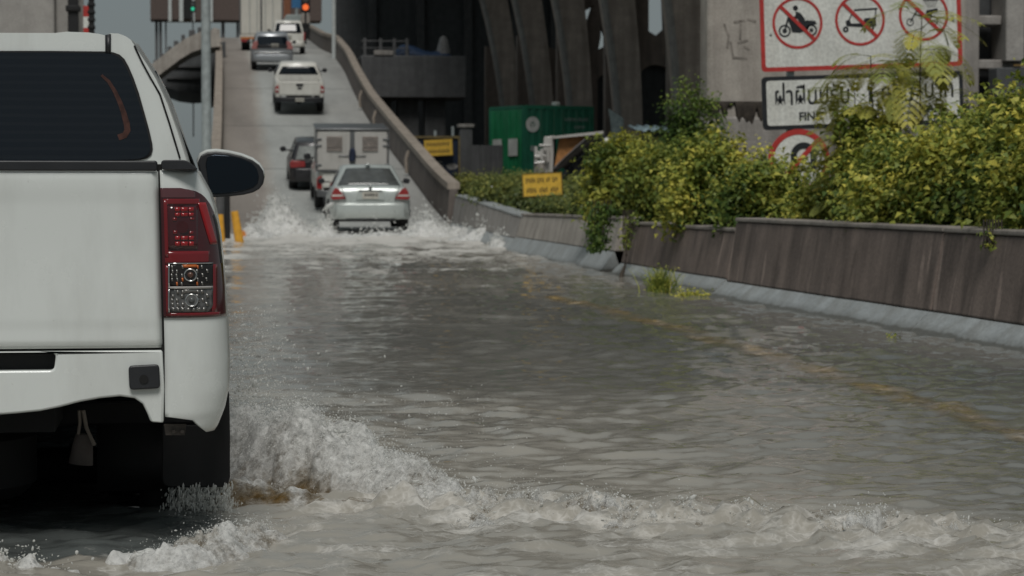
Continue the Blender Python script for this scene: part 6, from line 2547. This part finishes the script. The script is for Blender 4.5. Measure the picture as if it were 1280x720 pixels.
GEN = 'one of the like yellow-green bushes packed in the row behind the tall barrier'
GR = 'bushes behind the tall barrier'
row = [
    ('bush', 'tall yellow-tipped bush at the right edge, rising over the black cabin', 1262, 112, 16.3, .42, 560, None, 11),
    ('bush', GEN, 1296, 150, 15.6, .5, 560, GR, 12),
    ('bush', GEN, 1222, 150, 17.0, .5, 620, GR, 13),
    ('bush', GEN, 1178, 172, 17.8, .5, 620, GR, 14),
    ('bush', GEN, 1130, 188, 18.6, .52, 640, GR, 15),
    ('bush', GEN, 1085, 200, 19.6, .5, 600, GR, 16),
    ('bush', 'low bush whose leaves cover the lower half of the no U-turn sign', 1010, 233, 21.4, .55, 560, None, 17),
    ('bush', 'bush between the pale pier and the no U-turn sign, above the barrier step', 936, 200, 23.4, .6, 520, None, 18),
]
for (nm_, lab, px, py, Y, hf, nt_, gr, sd_) in row:
    bush(nm_, lab, px, py, Y, hf, int(nt_ * .92), .064, M['leaf'], base=.45, group=gr, seed=sd_, tipw=.55, dx=.16, depth=hf * .8)
bush('bush', 'upright bush with many bright tips hiding the middle of the fine sign', 1094, 150, 20.4, .40, 430, .066, M['leaf'], seed=19, tipw=.5)
bush('bush', 'bush under the right end of the fine sign, left of the tall edge bush', 1196, 148, 18.2, .40, 400, .066, M['leaf'], seed=20, tipw=.6)
# second row, beyond
bush('bush', 'rounded yellow-green bush standing over the lower brown barrier', 885, 182, 25.2, .6, 470, .076, M['leaf'], seed=21, tipw=.4, depth=.5)
bush('bush', 'mid-green bush left of the rounded bush, over the gap in the barriers', 838, 196, 27.6, .55, 430, .074, M['leaf2'], seed=22, depth=.5)
bush('tall_bush', 'tall dark green bush against the left edge of the pale pier', 866, 128, 29.4, .42, 800, .055, M['leaf_dark'], seed=23, lobes=9, tipw=.9)
bush('bush', 'loose feathery-edged bush beside the grey tarp, over the streaked barrier', 775, 180, 30.5, .62, 540, .078, M['leaf2'], seed=24, tipw=.7, depth=.5)
bush('bush', 'dull bush right of the near yellow sign at the streaked barrier', 752, 220, 33.5, .5, 600, .055, M['leaf_far'], seed=25, depth=.5)
bush('bush', 'far bush over the second row, below the pale tin sheets', 812, 180, 34.5, .7, 620, .06, M['leaf2'], seed=26, depth=.6)
# low growth along the long wet wall
LOW = 'one of the like low scrubby bushes along the top of the long wet wall'
for i, (px, py, Y, hf) in enumerate((px, py - 7, Y, hf) for px, py, Y, hf in ((690, 262, 38.5, .7), (655, 262, 41.2, .75), (630, 240, 45, .8), (606, 238, 49, .8), (585, 232, 54, .8), (566, 229, 60, .8), (612, 226, 58, 1.0), (640, 228, 54, 1.0), (700, 232, 46, .8))):
    bush('low_bush', LOW, px, py, Y, hf * .85, 330, .07, M['leaf_far'], base=.6, dx=.55, group='low bushes along the far wall', seed=40 + i, depth=.45, tipw=.3, spread=.1, per=14)


# feathery sapling in front of the fine sign
def frond_np(r, base, direction, L, n_pin=8, n_leaf=11, droop=.8):
    """bipinnate frond: returns V, F, growth and the rachis line"""
    d = Vector(direction).normalized()
    side = d.cross(Vector((0, 0, 1)))
    side = side.normalized() if side.length > .01 else Vector((1, 0, 0))
    V, F = [], []
    line = []
    p = Vector(base)
    dd = d.copy()
    st = L / n_pin
    for i in range(n_pin + 1):
        line.append(p.copy())
        dd = (dd + Vector((0, 0, -droop / n_pin))).normalized()
        p = p + dd * st
    for i in range(1, n_pin + 1):
        c = line[i]
        t = (line[i] - line[i - 1]).normalized()
        up = side.cross(t)
        pl = L * .30 * math.sin(math.pi * (.25 + .65 * i / n_pin))
        for s in (1, -1):
            pd = (t * .55 + side * s * .85).normalized()
            for j in range(1, n_leaf + 1):
                u = j / n_leaf
                q0 = c + pd * pl * u + Vector((0, 0, -.35 * pl * u * u))
                lx = pd.cross(up)
                for s2 in (1, -1):
                    tip = q0 + (lx * s2 * .8 + pd * .5).normalized() * .022 * r.uniform(.8, 1.2)
                    wv = pd * .0040
                    k = len(V)
                    V += [q0 - wv, q0 + wv, tip + wv * .6, tip - wv * .6]
                    F.append((k, k + 1, k + 2, k + 3))
    return V, F, line


def sapling(label, px, pyb, pyt, Y, n_fr, seed, Lr=(.22, .42), name='feathery_sapling', lean=0, start=.1):
    r = np.random.default_rng(seed)
    b = pt(px, pyb, Y)
    t = pt(px + lean, pyt, Y)
    h = t.z - .45
    root = thing(name, label, 'sapling', (b.x, Y, .45))
    dx = t.x - b.x
    trunk = [(dx * u ** 1.5 + .02 * math.sin(5 * u), .03 * math.sin(4 * u), h * u) for u in [k / 8 for k in range(9)]]
    MB().tube(trunk, [.013 - .009 * k / 8 for k in range(9)], 7).build('stem', M['bark'], root)
    q = MB()
    VV, FF, GG = [], [], []
    for i in range(n_fr):
        u = start + (1 - start) * (i + .5) / n_fr
        k = u * 8
        a = int(min(7, k))
        bs_ = Vector(trunk[a]).lerp(Vector(trunk[a + 1]), k - a)
        az_ = r.uniform(0, 6.28)
        el = r.uniform(-.1, .9)
        u = min(1, max(start, u + r.normal(0, .06)))
        k = u * 8
        a = int(min(7, k))
        bs_ = Vector(trunk[a]).lerp(Vector(trunk[a + 1]), k - a)
        # side branch, then a spray of fronds at its end
        bl = r.uniform(.03, .26)
        dv = Vector((math.cos(az_), math.sin(az_), el)).normalized()
        e = bs_ + dv * bl
        q.tube([bs_, e], [.004, .002], 4, cap=False)
        for kk in range(2):
            a2 = az_ + r.uniform(-.7, .7)
            V, F, line = frond_np(r, e, (math.cos(a2), math.sin(a2), r.uniform(-.1, .9)), r.uniform(*Lr), droop=r.uniform(.9, 2.4))
            n = len(VV)
            VV += V
            FF += [tuple(x + n for x in f) for f in F]
            GG += [min(1, max(0, r.normal(.72, .2)))] * len(V)
            q.tube(line, .0016, 3, cap=False)
    q.build('branch', M['bark'] if False else simple('green_stalk', (.11, .12, .035), .7, var=.3), root)
    np_mesh('fronds', np.array([tuple(v) for v in VV]), np.array(FF), M['frond'], root, smooth=False, attrs={'growth': np.array(GG)})
    return root


sapling('tall feathery sapling with drooping pinnate leaves in front of the fine sign', 1148, 250, 22, 20.0, 34, 71, Lr=(.26, .56), lean=6, start=.34)
sapling('second feathery sapling, shorter, with yellowing fronds over the middle of the fine sign', 1098, 260, 70, 20.6, 46, 72, Lr=(.28, .58), lean=-8, start=.3)
sapling('small feathery sapling arching up in front of the middle of the fine sign', 1076, 270, 112, 20.9, 20, 73, Lr=(.24, .42), lean=-6, start=.3)


# creeper hanging through the gap
def hanging(label, px0, px1, py0, py1, Y, n, leaf, m, seed, name='hanging_creeper', cat='creeper', taper=.4):
    r = np.random.default_rng(seed)
    a, b = pt((px0 + px1) / 2, py0, Y), pt((px0 + px1) / 2, py1, Y)
    hw_ = (px1 - px0) / 2 * Y / 3000
    root = thing(name, label, cat, (a.x, Y, a.z))
    h = a.z - b.z
    C = []
    for i in range(n):
        u = r.random() ** .8
        C.append((r.normal(0, .5) * hw_ * (1 - taper * u) - .35 * hw_ * u, r.normal(0, .05), -h * u))
    C = np.array(C)
    N = r.normal(size=C.shape) * .6 + np.array([-.3, -.6, .4])
    g = np.clip(r.normal(.4, .22, len(C)), 0, 1)
    V, F, G = leaves_np(C, N, leaf * r.uniform(.7, 1.2, len(C)), leaf * .5, g, r, droop=.6)
    np_mesh('foliage', V, F, m, root, smooth=False, attrs={'growth': G})
    q = MB()
    for k in range(7):
        x = hw_ * (-.6 + 1.2 * k / 6)
        q.tube([(x, .02, .05), (x - .1 * hw_, -.02, -h * .5), (x * .6 - .35 * hw_, 0, -h * (.85 + .15 * math.sin(k * 2.3)))], .006, 4)
    q.build('stem', M['bark'], root)
    return root


hanging('dark green creeper hanging through the gap between barriers down to the water', 733, 772, 255, 314, 28.35, 620, .06, M['leaf_dark'], 81)
hanging('light green sprig hanging over the left end of the lower brown barrier', 775, 797, 268, 312, 27.2, 110, .055, M['leaf'], 82, taper=.6)
hanging('thin leafy sprig drooping over the tall barrier near the right edge', 1222, 1262, 284, 312, 15.3, 60, .04, M['leaf'], 83, name='drooping_sprig', cat='sprig', taper=.8)
# dead stem down the lower barrier
p0 = pt(789, 318, 26.9)
st_ = thing('dead_stem', 'bent dark dead stem leaning on the lower brown barrier', 'stem', (p0.x - .06, 26.9, p0.z))
MB().tube([(0, 0, .15), (0, -.03, 0), (-.02, -.06, -.12), (-.07, -.12, -.22), (-.10, -.22, -.36)], [.008, .012, .014, .03, .03], 6).build('stem', M['bark'], st_)


# grassy weeds standing in the water by the barrier
def weed(label, px, py_base, Y, h, n, spread, m, seed, gro=.45):
    r = np.random.default_rng(seed)
    b = gp(px, py_base, 0)
    root = thing('weed_clump', label, 'weed', (b.x, b.y, -.05))
    VV, FF, GG = [], [], []
    for i in range(n):
        a = r.uniform(0, 6.28)
        q_ = abs(r.normal(0, .4))
        x, y = spread * q_ * math.cos(a), spread * .5 * q_ * math.sin(a)
        L = h * r.uniform(.45, 1.0)
        lx, ly = r.normal(0, .35), r.normal(0, .35)
        w_ = r.uniform(.004, .008)
        k = len(VV)
        for u in (0, .4, .75, 1):
            c = Vector((x + lx * L * u * u, y + ly * L * u * u, L * (u - .25 * u * u * abs(lx))))
            ww_ = w_ * (1 - .85 * u)
            VV += [c + Vector((ww_, 0, 0)), c - Vector((ww_, 0, 0))]
        FF += [(k, k + 1, k + 3, k + 2), (k + 2, k + 3, k + 5, k + 4), (k + 4, k + 5, k + 7, k + 6)]
        GG += [min(1, max(0, r.normal(gro, .2)))] * 8
    np_mesh('blades', np.array([tuple(v) for v in VV]), np.array(FF), m, root, smooth=False, attrs={'growth': np.array(GG)})
    # leafy tufts
    C = np.stack([r.normal(0, spread * .45, n), r.normal(0, spread * .25, n), np.abs(r.normal(0, h * .3, n)) + .05], 1)
    V, F, G = leaves_np(C, r.normal(size=C.shape) * .5 + np.array([0, -.3, .8]), .035, .015, np.clip(r.normal(gro, .2, n), 0, 1), r)
    np_mesh('leaflets', V, F, m, root, smooth=False, attrs={'growth': G})
    return root


weed('upright weed clump in the water at the foot of the lower brown barrier', 826, 366, 24.5, .34, 260, .19, M['leaf'], 91)
weed('flat yellowish grass patch at the water by the start of the pale barrier foot', 866, 371, 23, .10, 300, .2, M['leaf'], 92, gro=.7)
weed('tiny weed growing from the wet foot of the tall barrier', 1116, 424, 16, .06, 26, .04, M['leaf'], 93, gro=.6)
# ------------------------------------------------------------------ splashes
m, nt, bs = newmat('white_water')
a = nt.nodes.new('ShaderNodeAttribute')
a.attribute_name = 'silt'
nz = ramp(nt, noise(nt, 42, 6, .7), [(.32, .78), (.5, .95), (.68, 1.1)])
lc = lace(nt)
f1 = nt.nodes.new('ShaderNodeMath')
f1.operation = 'MULTIPLY_ADD'
lk(nt, lc, f1.inputs[0])
f1.inputs[1].default_value = 1.1
f1.inputs[2].default_value = 1.0
f2 = nt.nodes.new('ShaderNodeMath')
f2.operation = 'MULTIPLY_ADD'
lk(nt, a.outputs['Fac'], f2.inputs[0])
f2.inputs[1].default_value = -2.2
lk(nt, f1.outputs[0], f2.inputs[2])
f2.use_clamp = True
c = mixrgb(nt, ramp(nt, a.outputs['Fac'], [(.72, 0.), (1.0, 1.)]), (.36, .31, .235), (.30, .19, .065))
c = mixrgb(nt, f2.outputs[0], c, (.90, .90, .88))
c = mixrgb(nt, 1.0, c, nz, 'MULTIPLY')
lk(nt, c, bs.inputs['Base Color'])
bs.inputs['Roughness'].default_value = .22
bs.inputs['IOR'].default_value = 1.333
bs.inputs['Subsurface Weight'].default_value = .0
bump(nt, bs, noise(nt, 85, 6, .7), 1.0, .007)
tr = nt.nodes.new('ShaderNodeBsdfTranslucent')
lk(nt, c, tr.inputs['Color'])
mx = nt.nodes.new('ShaderNodeMixShader')
mx.inputs[0].default_value = .35
lk(nt, bs.outputs[0], mx.inputs[1])
lk(nt, tr.outputs[0], mx.inputs[2])
# thin water: torn into holes wherever the foam network is open
op = nt.nodes.new('ShaderNodeAttribute')
op.attribute_name = 'cover'
oa = nt.nodes.new('ShaderNodeMath')
oa.operation = 'MULTIPLY_ADD'
lk(nt, ramp(nt, noise(nt, 33, 6, .72), [(.3, 0.), (.7, 1.)]), oa.inputs[0])
oa.inputs[1].default_value = .9
lk(nt, op.outputs['Fac'], oa.inputs[2])
ob_ = nt.nodes.new('ShaderNodeMath')
ob_.operation = 'MULTIPLY_ADD'
ob_.use_clamp = True
lk(nt, lc, ob_.inputs[0])
ob_.inputs[1].default_value = .8
lk(nt, oa.outputs[0], ob_.inputs[2])
tp = nt.nodes.new('ShaderNodeBsdfTransparent')
m3 = nt.nodes.new('ShaderNodeMixShader')
lk(nt, ob_.outputs[0], m3.inputs[0])
lk(nt, tp.outputs[0], m3.inputs[1])
lk(nt, mx.outputs[0], m3.inputs[2])
lk(nt, m3.outputs[0], nt.nodes['Material Output'].inputs[0])
M['splash'] = m
# clear-ish droplets
m, nt, bs = newmat('droplet')
bs.inputs['Base Color'].default_value = (.85, .85, .83, 1)
bs.inputs['Roughness'].default_value = .08
bs.inputs['IOR'].default_value = 1.333
tp = nt.nodes.new('ShaderNodeBsdfTransparent')
tp.inputs['Color'].default_value = (.95, .96, .95, 1)
mx = nt.nodes.new('ShaderNodeMixShader')
mx.inputs[0].default_value = .72
lk(nt, tp.outputs[0], mx.inputs[1])
tl = nt.nodes.new('ShaderNodeBsdfTranslucent')
tl.inputs['Color'].default_value = (.9, .9, .88, 1)
m2 = nt.nodes.new('ShaderNodeMixShader')
m2.inputs[0].default_value = .45
lk(nt, bs.outputs[0], m2.inputs[1])
lk(nt, tl.outputs[0], m2.inputs[2])
lk(nt, m2.outputs[0], mx.inputs[2])
lk(nt, mx.outputs[0], nt.nodes['Material Output'].inputs[0])
M['drop'] = m

_ico = bmesh.new()
bmesh.ops.create_icosphere(_ico, subdivisions=1, radius=1)
IV = np.array([v.co[:] for v in _ico.verts])
IF = np.array([[v.index for v in f.verts] for f in _ico.faces])
_ico.free()


def drops(P_, size, r, stretch=None, sdir=None):
    """many small irregular droplets as one mesh"""
    n = len(P_)
    size = np.broadcast_to(size, (n,))
    S = r.uniform(.6, 1.35, (n, 1, 3)) * size[:, None, None]
    V = IV[None] * S
    V = V * (1 + .18 * r.normal(size=(n, len(IV), 1)))
    if sdir is not None:
        sd_ = sdir / (np.linalg.norm(sdir, axis=1, keepdims=True) + 1e-9)
        along = (V * sd_[:, None, :]).sum(-1, keepdims=True)
        V = V + along * sd_[:, None, :] * (np.broadcast_to(stretch, (n,))[:, None, None])
    V = V + P_[:, None, :]
    F = IF[None] + (np.arange(n) * len(IV))[:, None, None]
    return V.reshape(-1, 3), F.reshape(-1, 3)


def heap(name, label, x0, x1, y0, y1, fn, siltfn, step=.009, cat='splash', ndrop=0, dsize=.004, seed=5, dlift=.1, jitter=0, layers=((1.0, -.55), (.84, -.25), (.66, 1.0))):
    """breaking water: a rough height field, clipped where it meets the surface, with torn sheets and drops thrown off it"""
    r = np.random.default_rng(seed)
    xs = np.arange(x0, x1, step)
    ys = np.arange(y0, y1, step)
    X, Y = np.meshgrid(xs, ys)
    H_ = fn(X, Y)
    DX = DY = 0
    if jitter:
        DX = jitter * fbm(X * 9, Y * 9, 3, seed + 50) * np.clip(H_ * 8, 0, 1)
        DY = jitter * fbm(X * 9 + 40, Y * 9, 3, seed + 57) * np.clip(H_ * 8, 0, 1)
    nr_, nc_ = X.shape
    ii_ = np.arange(nr_ * nc_).reshape(nr_, nc_)
    AV, AF, AS, AC, nv = [], [], [], [], 0
    for li_, (lf, cov) in enumerate(layers):
        HL = H_ * lf + (.012 * fbm(X * 14 + 31 * li_, Y * 14, 3, seed + 60 + li_) * min(1, step * 80) if li_ else 0) * np.clip(H_ * 12, 0, 1)
        ok = HL > 0
        fmask = ok[:-1, :-1] & ok[:-1, 1:] & ok[1:, 1:] & ok[1:, :-1]
        F = np.stack([ii_[:-1, :-1], ii_[:-1, 1:], ii_[1:, 1:], ii_[1:, :-1]], -1)[fmask]
        V = np.stack([X + DX * lf, Y + DY * lf, HL - .012], -1).reshape(-1, 3)
        used = np.unique(F)
        mp = -np.ones(len(V), int)
        mp[used] = np.arange(len(used))
        S = np.clip(siltfn(X, Y, H_) + (.22 * li_), 0, 1).reshape(-1)[used]
        # edges and tips thin out
        C_ = np.full(len(used), cov) + .35 * sstep(.0, .10, H_).reshape(-1)[used] - .25
        AV.append(V[used])
        AF.append(mp[F] + nv)
        AS.append(S)
        AC.append(C_)
        nv += len(used)
    o = np_mesh(name, np.concatenate(AV), np.concatenate(AF), M['splash'], attrs={'silt': np.concatenate(AS), 'cover': np.concatenate(AC)})
    o['kind'] = 'stuff'
    o['label'] = label
    if ndrop:
        hh = np.clip(H_, 0, None).reshape(-1)
        p = hh ** 1.5
        p /= p.sum()
        idx = r.choice(len(hh), ndrop, p=p)
        dsc = max(1.0, step / .02)
        base = np.stack([X.reshape(-1)[idx], Y.reshape(-1)[idx], hh[idx]], 1)
        lift = np.abs(r.normal(0, 1, ndrop)) ** 1.4 * dlift * (.3 + hh[idx] / hh.max())
        P_ = base + np.stack([r.normal(0, .022 * dsc, ndrop), r.normal(0, .022 * dsc, ndrop), lift - .01 * dsc], 1)
        sz_ = dsize * np.exp(r.normal(0, .45, ndrop)) * np.where(r.random(ndrop) < .06, 1.9, 1)
        dv = np.stack([r.normal(.5, .4, ndrop), r.normal(-.1, .3, ndrop), r.normal(.2, .5, ndrop)], 1)
        V, F = drops(P_, sz_, r, r.uniform(0, 1.4, ndrop), dv)
        o2 = np_mesh('spray', V, F, M['drop'])
        o2['kind'] = 'stuff'
        o2['label'] = 'droplets flying off the ' + label
    return o


def ridge(x, y, a, b, wa, wb):
    d, t = seg_dist(x, y, a, b)
    w_ = wa + (wb - wa) * t
    return np.exp(-(d / w_) ** 2), t


# main plume thrown by the rear wheel
def f_main(x, y):
    xx = x + .05 * fbm(x * 5, y * 5, 3, 70)
    yy = y + .05 * fbm(x * 5 + 9, y * 5, 3, 73)
    k, t = ridge(xx, yy, (.17, 8.25), (.50, 7.82), .17, .15)
    k2, t2 = ridge(xx, yy, (.42, 7.95), (.86, 7.42), .14, .11)
    env = np.maximum(k * (.27 - .04 * t), k2 * (.23 - .14 * t2))
    n1 = fbm(x * 4.5, y * 4.5, 5, 76, .55)
    n2 = 1 - np.abs(fbm(x * 16, y * 16, 3, 82, .6)) * 1.6
    n3 = 1 - np.abs(fbm(x * 38, y * 38, 2, 85, .6)) * 1.8
    c_ = np.clip(env * 8, 0, 1)
    h = env * (1.10 + .34 * n1) + .026 * n2 * c_ + .011 * n3 * c_ + .006 * fbm(x * 75, y * 75, 2, 89) * c_ - .035
    return h


def s_main(x, y, h):
    near = np.exp(-(((x - .30) / .26) ** 2 + ((y - 7.72) / .20) ** 2))
    return 1.0 * near * (1 - np.clip(h / .16, 0, 1)) + .02 + .4 * fbm(x * 8, y * 8, 3, 88) + .15 * np.clip(.10 - h, 0, 1) * 4


heap('splash', 'tall white splash thrown sideways from the rear wheel of the big pickup', -.05, 1.1, 7.2, 8.8, f_main, s_main, .006, layers=((1.0, -.42), (.84, -.1), (.66, 1.0)), ndrop=7500, dsize=.0011, seed=3, dlift=.015, jitter=.035)


# brown translucent foot of the plume, nearest the tyre
def f_foot(x, y):
    k, t = ridge(x + .03 * fbm(x * 8, y * 8, 2, 90), y, (.16, 7.62), (.55, 7.40), .15, .13)
    return k * (.10 - .04 * t) * (1 + .45 * fbm(x * 10, y * 10, 4, 91, .6)) - .02


heap('splash', 'low brown swell at the foot of the tall splash beside the tyre', 0, .8, 7.15, 7.95, f_foot, lambda x, y, h: .64 + .7 * fbm(x * 12, y * 12, 3, 95), .0075, seed=4, layers=((1.0, -.3), (.85, -.05), (.6, .5)))


# foam heap closest to the camera, under the tail
def f_near(x, y):
    k, t = ridge(x + .04 * fbm(x * 7, y * 7, 3, 100), y + .03 * fbm(x * 7, y * 7 + 5, 3, 101), (-.02, 6.42), (.20, 6.75), .15, .10)
    n1 = fbm(x * 9, y * 9, 5, 103, .62)
    return k * .105 * (1 + .5 * n1) + .012 * (1 - np.abs(fbm(x * 22, y * 22, 3, 108)) * 2) * np.clip(k * 3, 0, 1) - .035


heap('splash', 'frothy white heap below the mud flap at the bottom edge', -.45, .55, 5.95, 7.1, f_near, lambda x, y, h: .1 + .55 * np.clip(fbm(x * 5, y * 5, 3, 112) + .25, 0, 1), .0065, layers=((1.0, -.05), (.82, .4), (.66, 1.0)), ndrop=1600, dsize=.0009, seed=6, dlift=.012, jitter=.03)


def f_blob(x, y):
    k, t = ridge(x + .02 * fbm(x * 12, y * 12, 3, 120), y, (-.19, 6.42), (-.11, 6.46), .055, .04)
    return k * .07 * (1 + .35 * fbm(x * 14, y * 14, 3, 121)) - .022


heap('splash', 'small detached white slop of water left of the frothy heap', -.35, .05, 6.2, 6.7, f_blob, lambda x, y, h: 0 * x + .02, .005, seed=7, jitter=.02, layers=((1.0, .5), (.7, 1.0)))


def f_left(x, y):
    k, t = ridge(x + .04 * fbm(x * 9, y * 9, 3, 130), y, (-.75, 6.62), (-.30, 6.28), .06, .03)
    return k * .05 * (1 + .8 * fbm(x * 12, y * 12, 4, 131)) - .016


heap('splash', 'thin white curl of foam at the bottom left corner', -1.0, -.15, 6.0, 6.9, f_left, lambda x, y, h: .1 + .3 * fbm(x * 9, y * 9, 2, 133), .006, layers=((1.0, .3), (.7, 1.0)), ndrop=500, dsize=.0013, seed=8, dlift=.015)


# long broken crest running off to the right
def f_crest(x, y):
    yy = y + .10 * fbm(x * 1.9, y * .8, 3, 140) + .03 * fbm(x * 9, y * 9, 2, 141)
    k, t = ridge(x, yy, (.66, 7.42), (2.9, 6.42), .13, .11)
    k3, t3 = ridge(x, yy, (.70, 7.10), (2.4, 6.50), .17, .14)
    br = sstep(-.25, .25, fbm(x * 4.2, y * 4.2, 4, 143))
    n1 = fbm(x * 15, y * 16, 5, 144, .66)
    env = k * (.085 - .045 * t) * (.45 + .55 * br) + k3 * .045 * sstep(-.05, .3, fbm(x * 4, y * 4, 3, 149))
    return env * (1 + 1.0 * n1) + (.010 * (1 - np.abs(fbm(x * 26, y * 26, 3, 152)) * 2) + .008 * fbm(x * 55, y * 55, 2, 158)) * np.clip(env * 25, 0, 1) - .030


heap('splash', 'long low crest of broken water running from the tall splash to the right', .5, 3.1, 6.1, 7.75, f_crest, lambda x, y, h: .20 + .9 * fbm(x * 9, y * 9, 4, 155), .007, ndrop=4200, dsize=.0011, seed=9, dlift=.014, jitter=.03)

# water pouring off the mud flap
r = np.random.default_rng(77)
n = 3600
col = r.integers(0, 46, n)
cx_ = np.sort(r.uniform(.0, 1.0, 46)) ** .75
a, b = pt(206, 606, 7.36), pt(288, 606, 7.36)
u = r.random(n) ** .8
xx = a.x + (b.x - a.x) * cx_[col] + r.normal(0, .006, n) * (1 + 2 * u)
zz = a.z - (a.z - .0) * u + r.normal(0, .004, n)
keep = r.random(n) < (.25 + .75 * cx_[col])
P_ = np.stack([xx, 7.36 + r.normal(0, .035, n), zz], 1)[keep]
V, F = drops(P_, .0016 * np.exp(r.normal(0, .4, len(P_))), r, r.uniform(.5, 3.5, len(P_)), np.tile([0.05, 0, 1.0], (len(P_), 1)))
o = np_mesh('spray', V, F, M['drop'])
o['kind'] = 'stuff'
o['label'] = 'water drops pouring off the bottom of the mud flap'

# thrown spray beside the lamp, and specks over the wash
n = 1100
t_ = r.random(n)
ctr = gp(310, 470, 0)
P_ = np.stack([.16 + r.gamma(2.0, .07, n), 10.6 + r.normal(0, .35, n), .04 + .50 * r.beta(1.2, 2.2, n)], 1)
V, F = drops(P_, .0021 * np.exp(r.normal(0, .45, n)), r, r.uniform(0, 2, n), np.stack([r.normal(.5, .3, n), r.normal(0, .2, n), r.normal(.6, .4, n)], 1))
o = np_mesh('spray', V, F, M['drop'])
o['kind'] = 'stuff'
o['label'] = 'scattered drops thrown up beside the big pickup below its tail lamp'
n = 900
P_ = np.stack([r.uniform(.1, 1.5, n), r.uniform(7.6, 11.5, n), np.abs(r.normal(0, .05, n))], 1)
P_[:, 0] *= .6 + .4 * r.random(n)
V, F = drops(P_, .0016 * np.exp(r.normal(0, .4, n)), r, r.uniform(0, 1.5, n), r.normal(size=(n, 3)))
o = np_mesh('spray', V, F, M['drop'])
o['kind'] = 'stuff'
o['label'] = 'fine drops over the wash right of the big pickup'


# far splashes round the other vehicles
def far(label, cx, cy, lx, ly, h, seed, nd, lean=0, silt=.0):
    def fn(x, y):
        xx = x + .18 * fbm(x * 1.5, y * 1.5, 3, seed)
        yy = y + .18 * fbm(x * 1.5 + 7, y * 1.5, 3, seed + 3)
        e = np.exp(-(((xx - cx) / lx) ** 2 + ((yy - cy) / ly) ** 2))
        e2 = np.exp(-(((xx - cx - lean * lx) / (lx * .5)) ** 2 + ((yy - cy) / ly) ** 2))
        return h * .8 * (.55 * e + .6 * e2) * (1 + .6 * fbm(x * 2.0, y * 2.0, 5, seed + 6, .5)) + .05 * (1 - np.abs(fbm(x * 6, y * 6, 3, seed + 12)) * 2) * np.clip(e * 3, 0, 1) - .07
    heap('splash', label, cx - lx * 2.4, cx + lx * 2.4, cy - ly * 2.4, cy + ly * 2.4, fn, lambda x, y, hh: silt + .2 * fbm(x * 2, y * 2, 3, seed + 15) - .1, .05, ndrop=nd, dsize=.008, seed=seed, dlift=.10, jitter=.10, layers=((1.0, .0), (.85, .6), (.7, 1.0)))


far('high white splash left of the silver saloon', at(352, 53), 53, .85, .7, .85, 201, 1500, lean=-.1)
far('white water tumbling between the high splash and the silver saloon', at(402, 50.3), 50.3, .5, .5, .42, 231, 500, lean=.0)
far('white water right of the silver saloon against the long wet wall', at(548, 50), 50, 1.0, .7, .50, 261, 700, lean=-.2)
far('long low surge running along the long wet wall to the streaked barrier', at(600, 45.5), 45.5, 1.1, .6, .34, 291, 500, lean=.4)
far('plume breaking against the far end of the streaked barrier', at(625, 39.5), 39.5, .3, .3, .26, 321, 160)
far('low white water breaking under the rear bumper of the silver saloon', at(455, 49.2), 49.2, 1.4, .4, .20, 351, 300, lean=.2)
far('low wash spreading left of the high splash toward the yellow posts', at(318, 50), 50, .7, .8, .30, 381, 300)
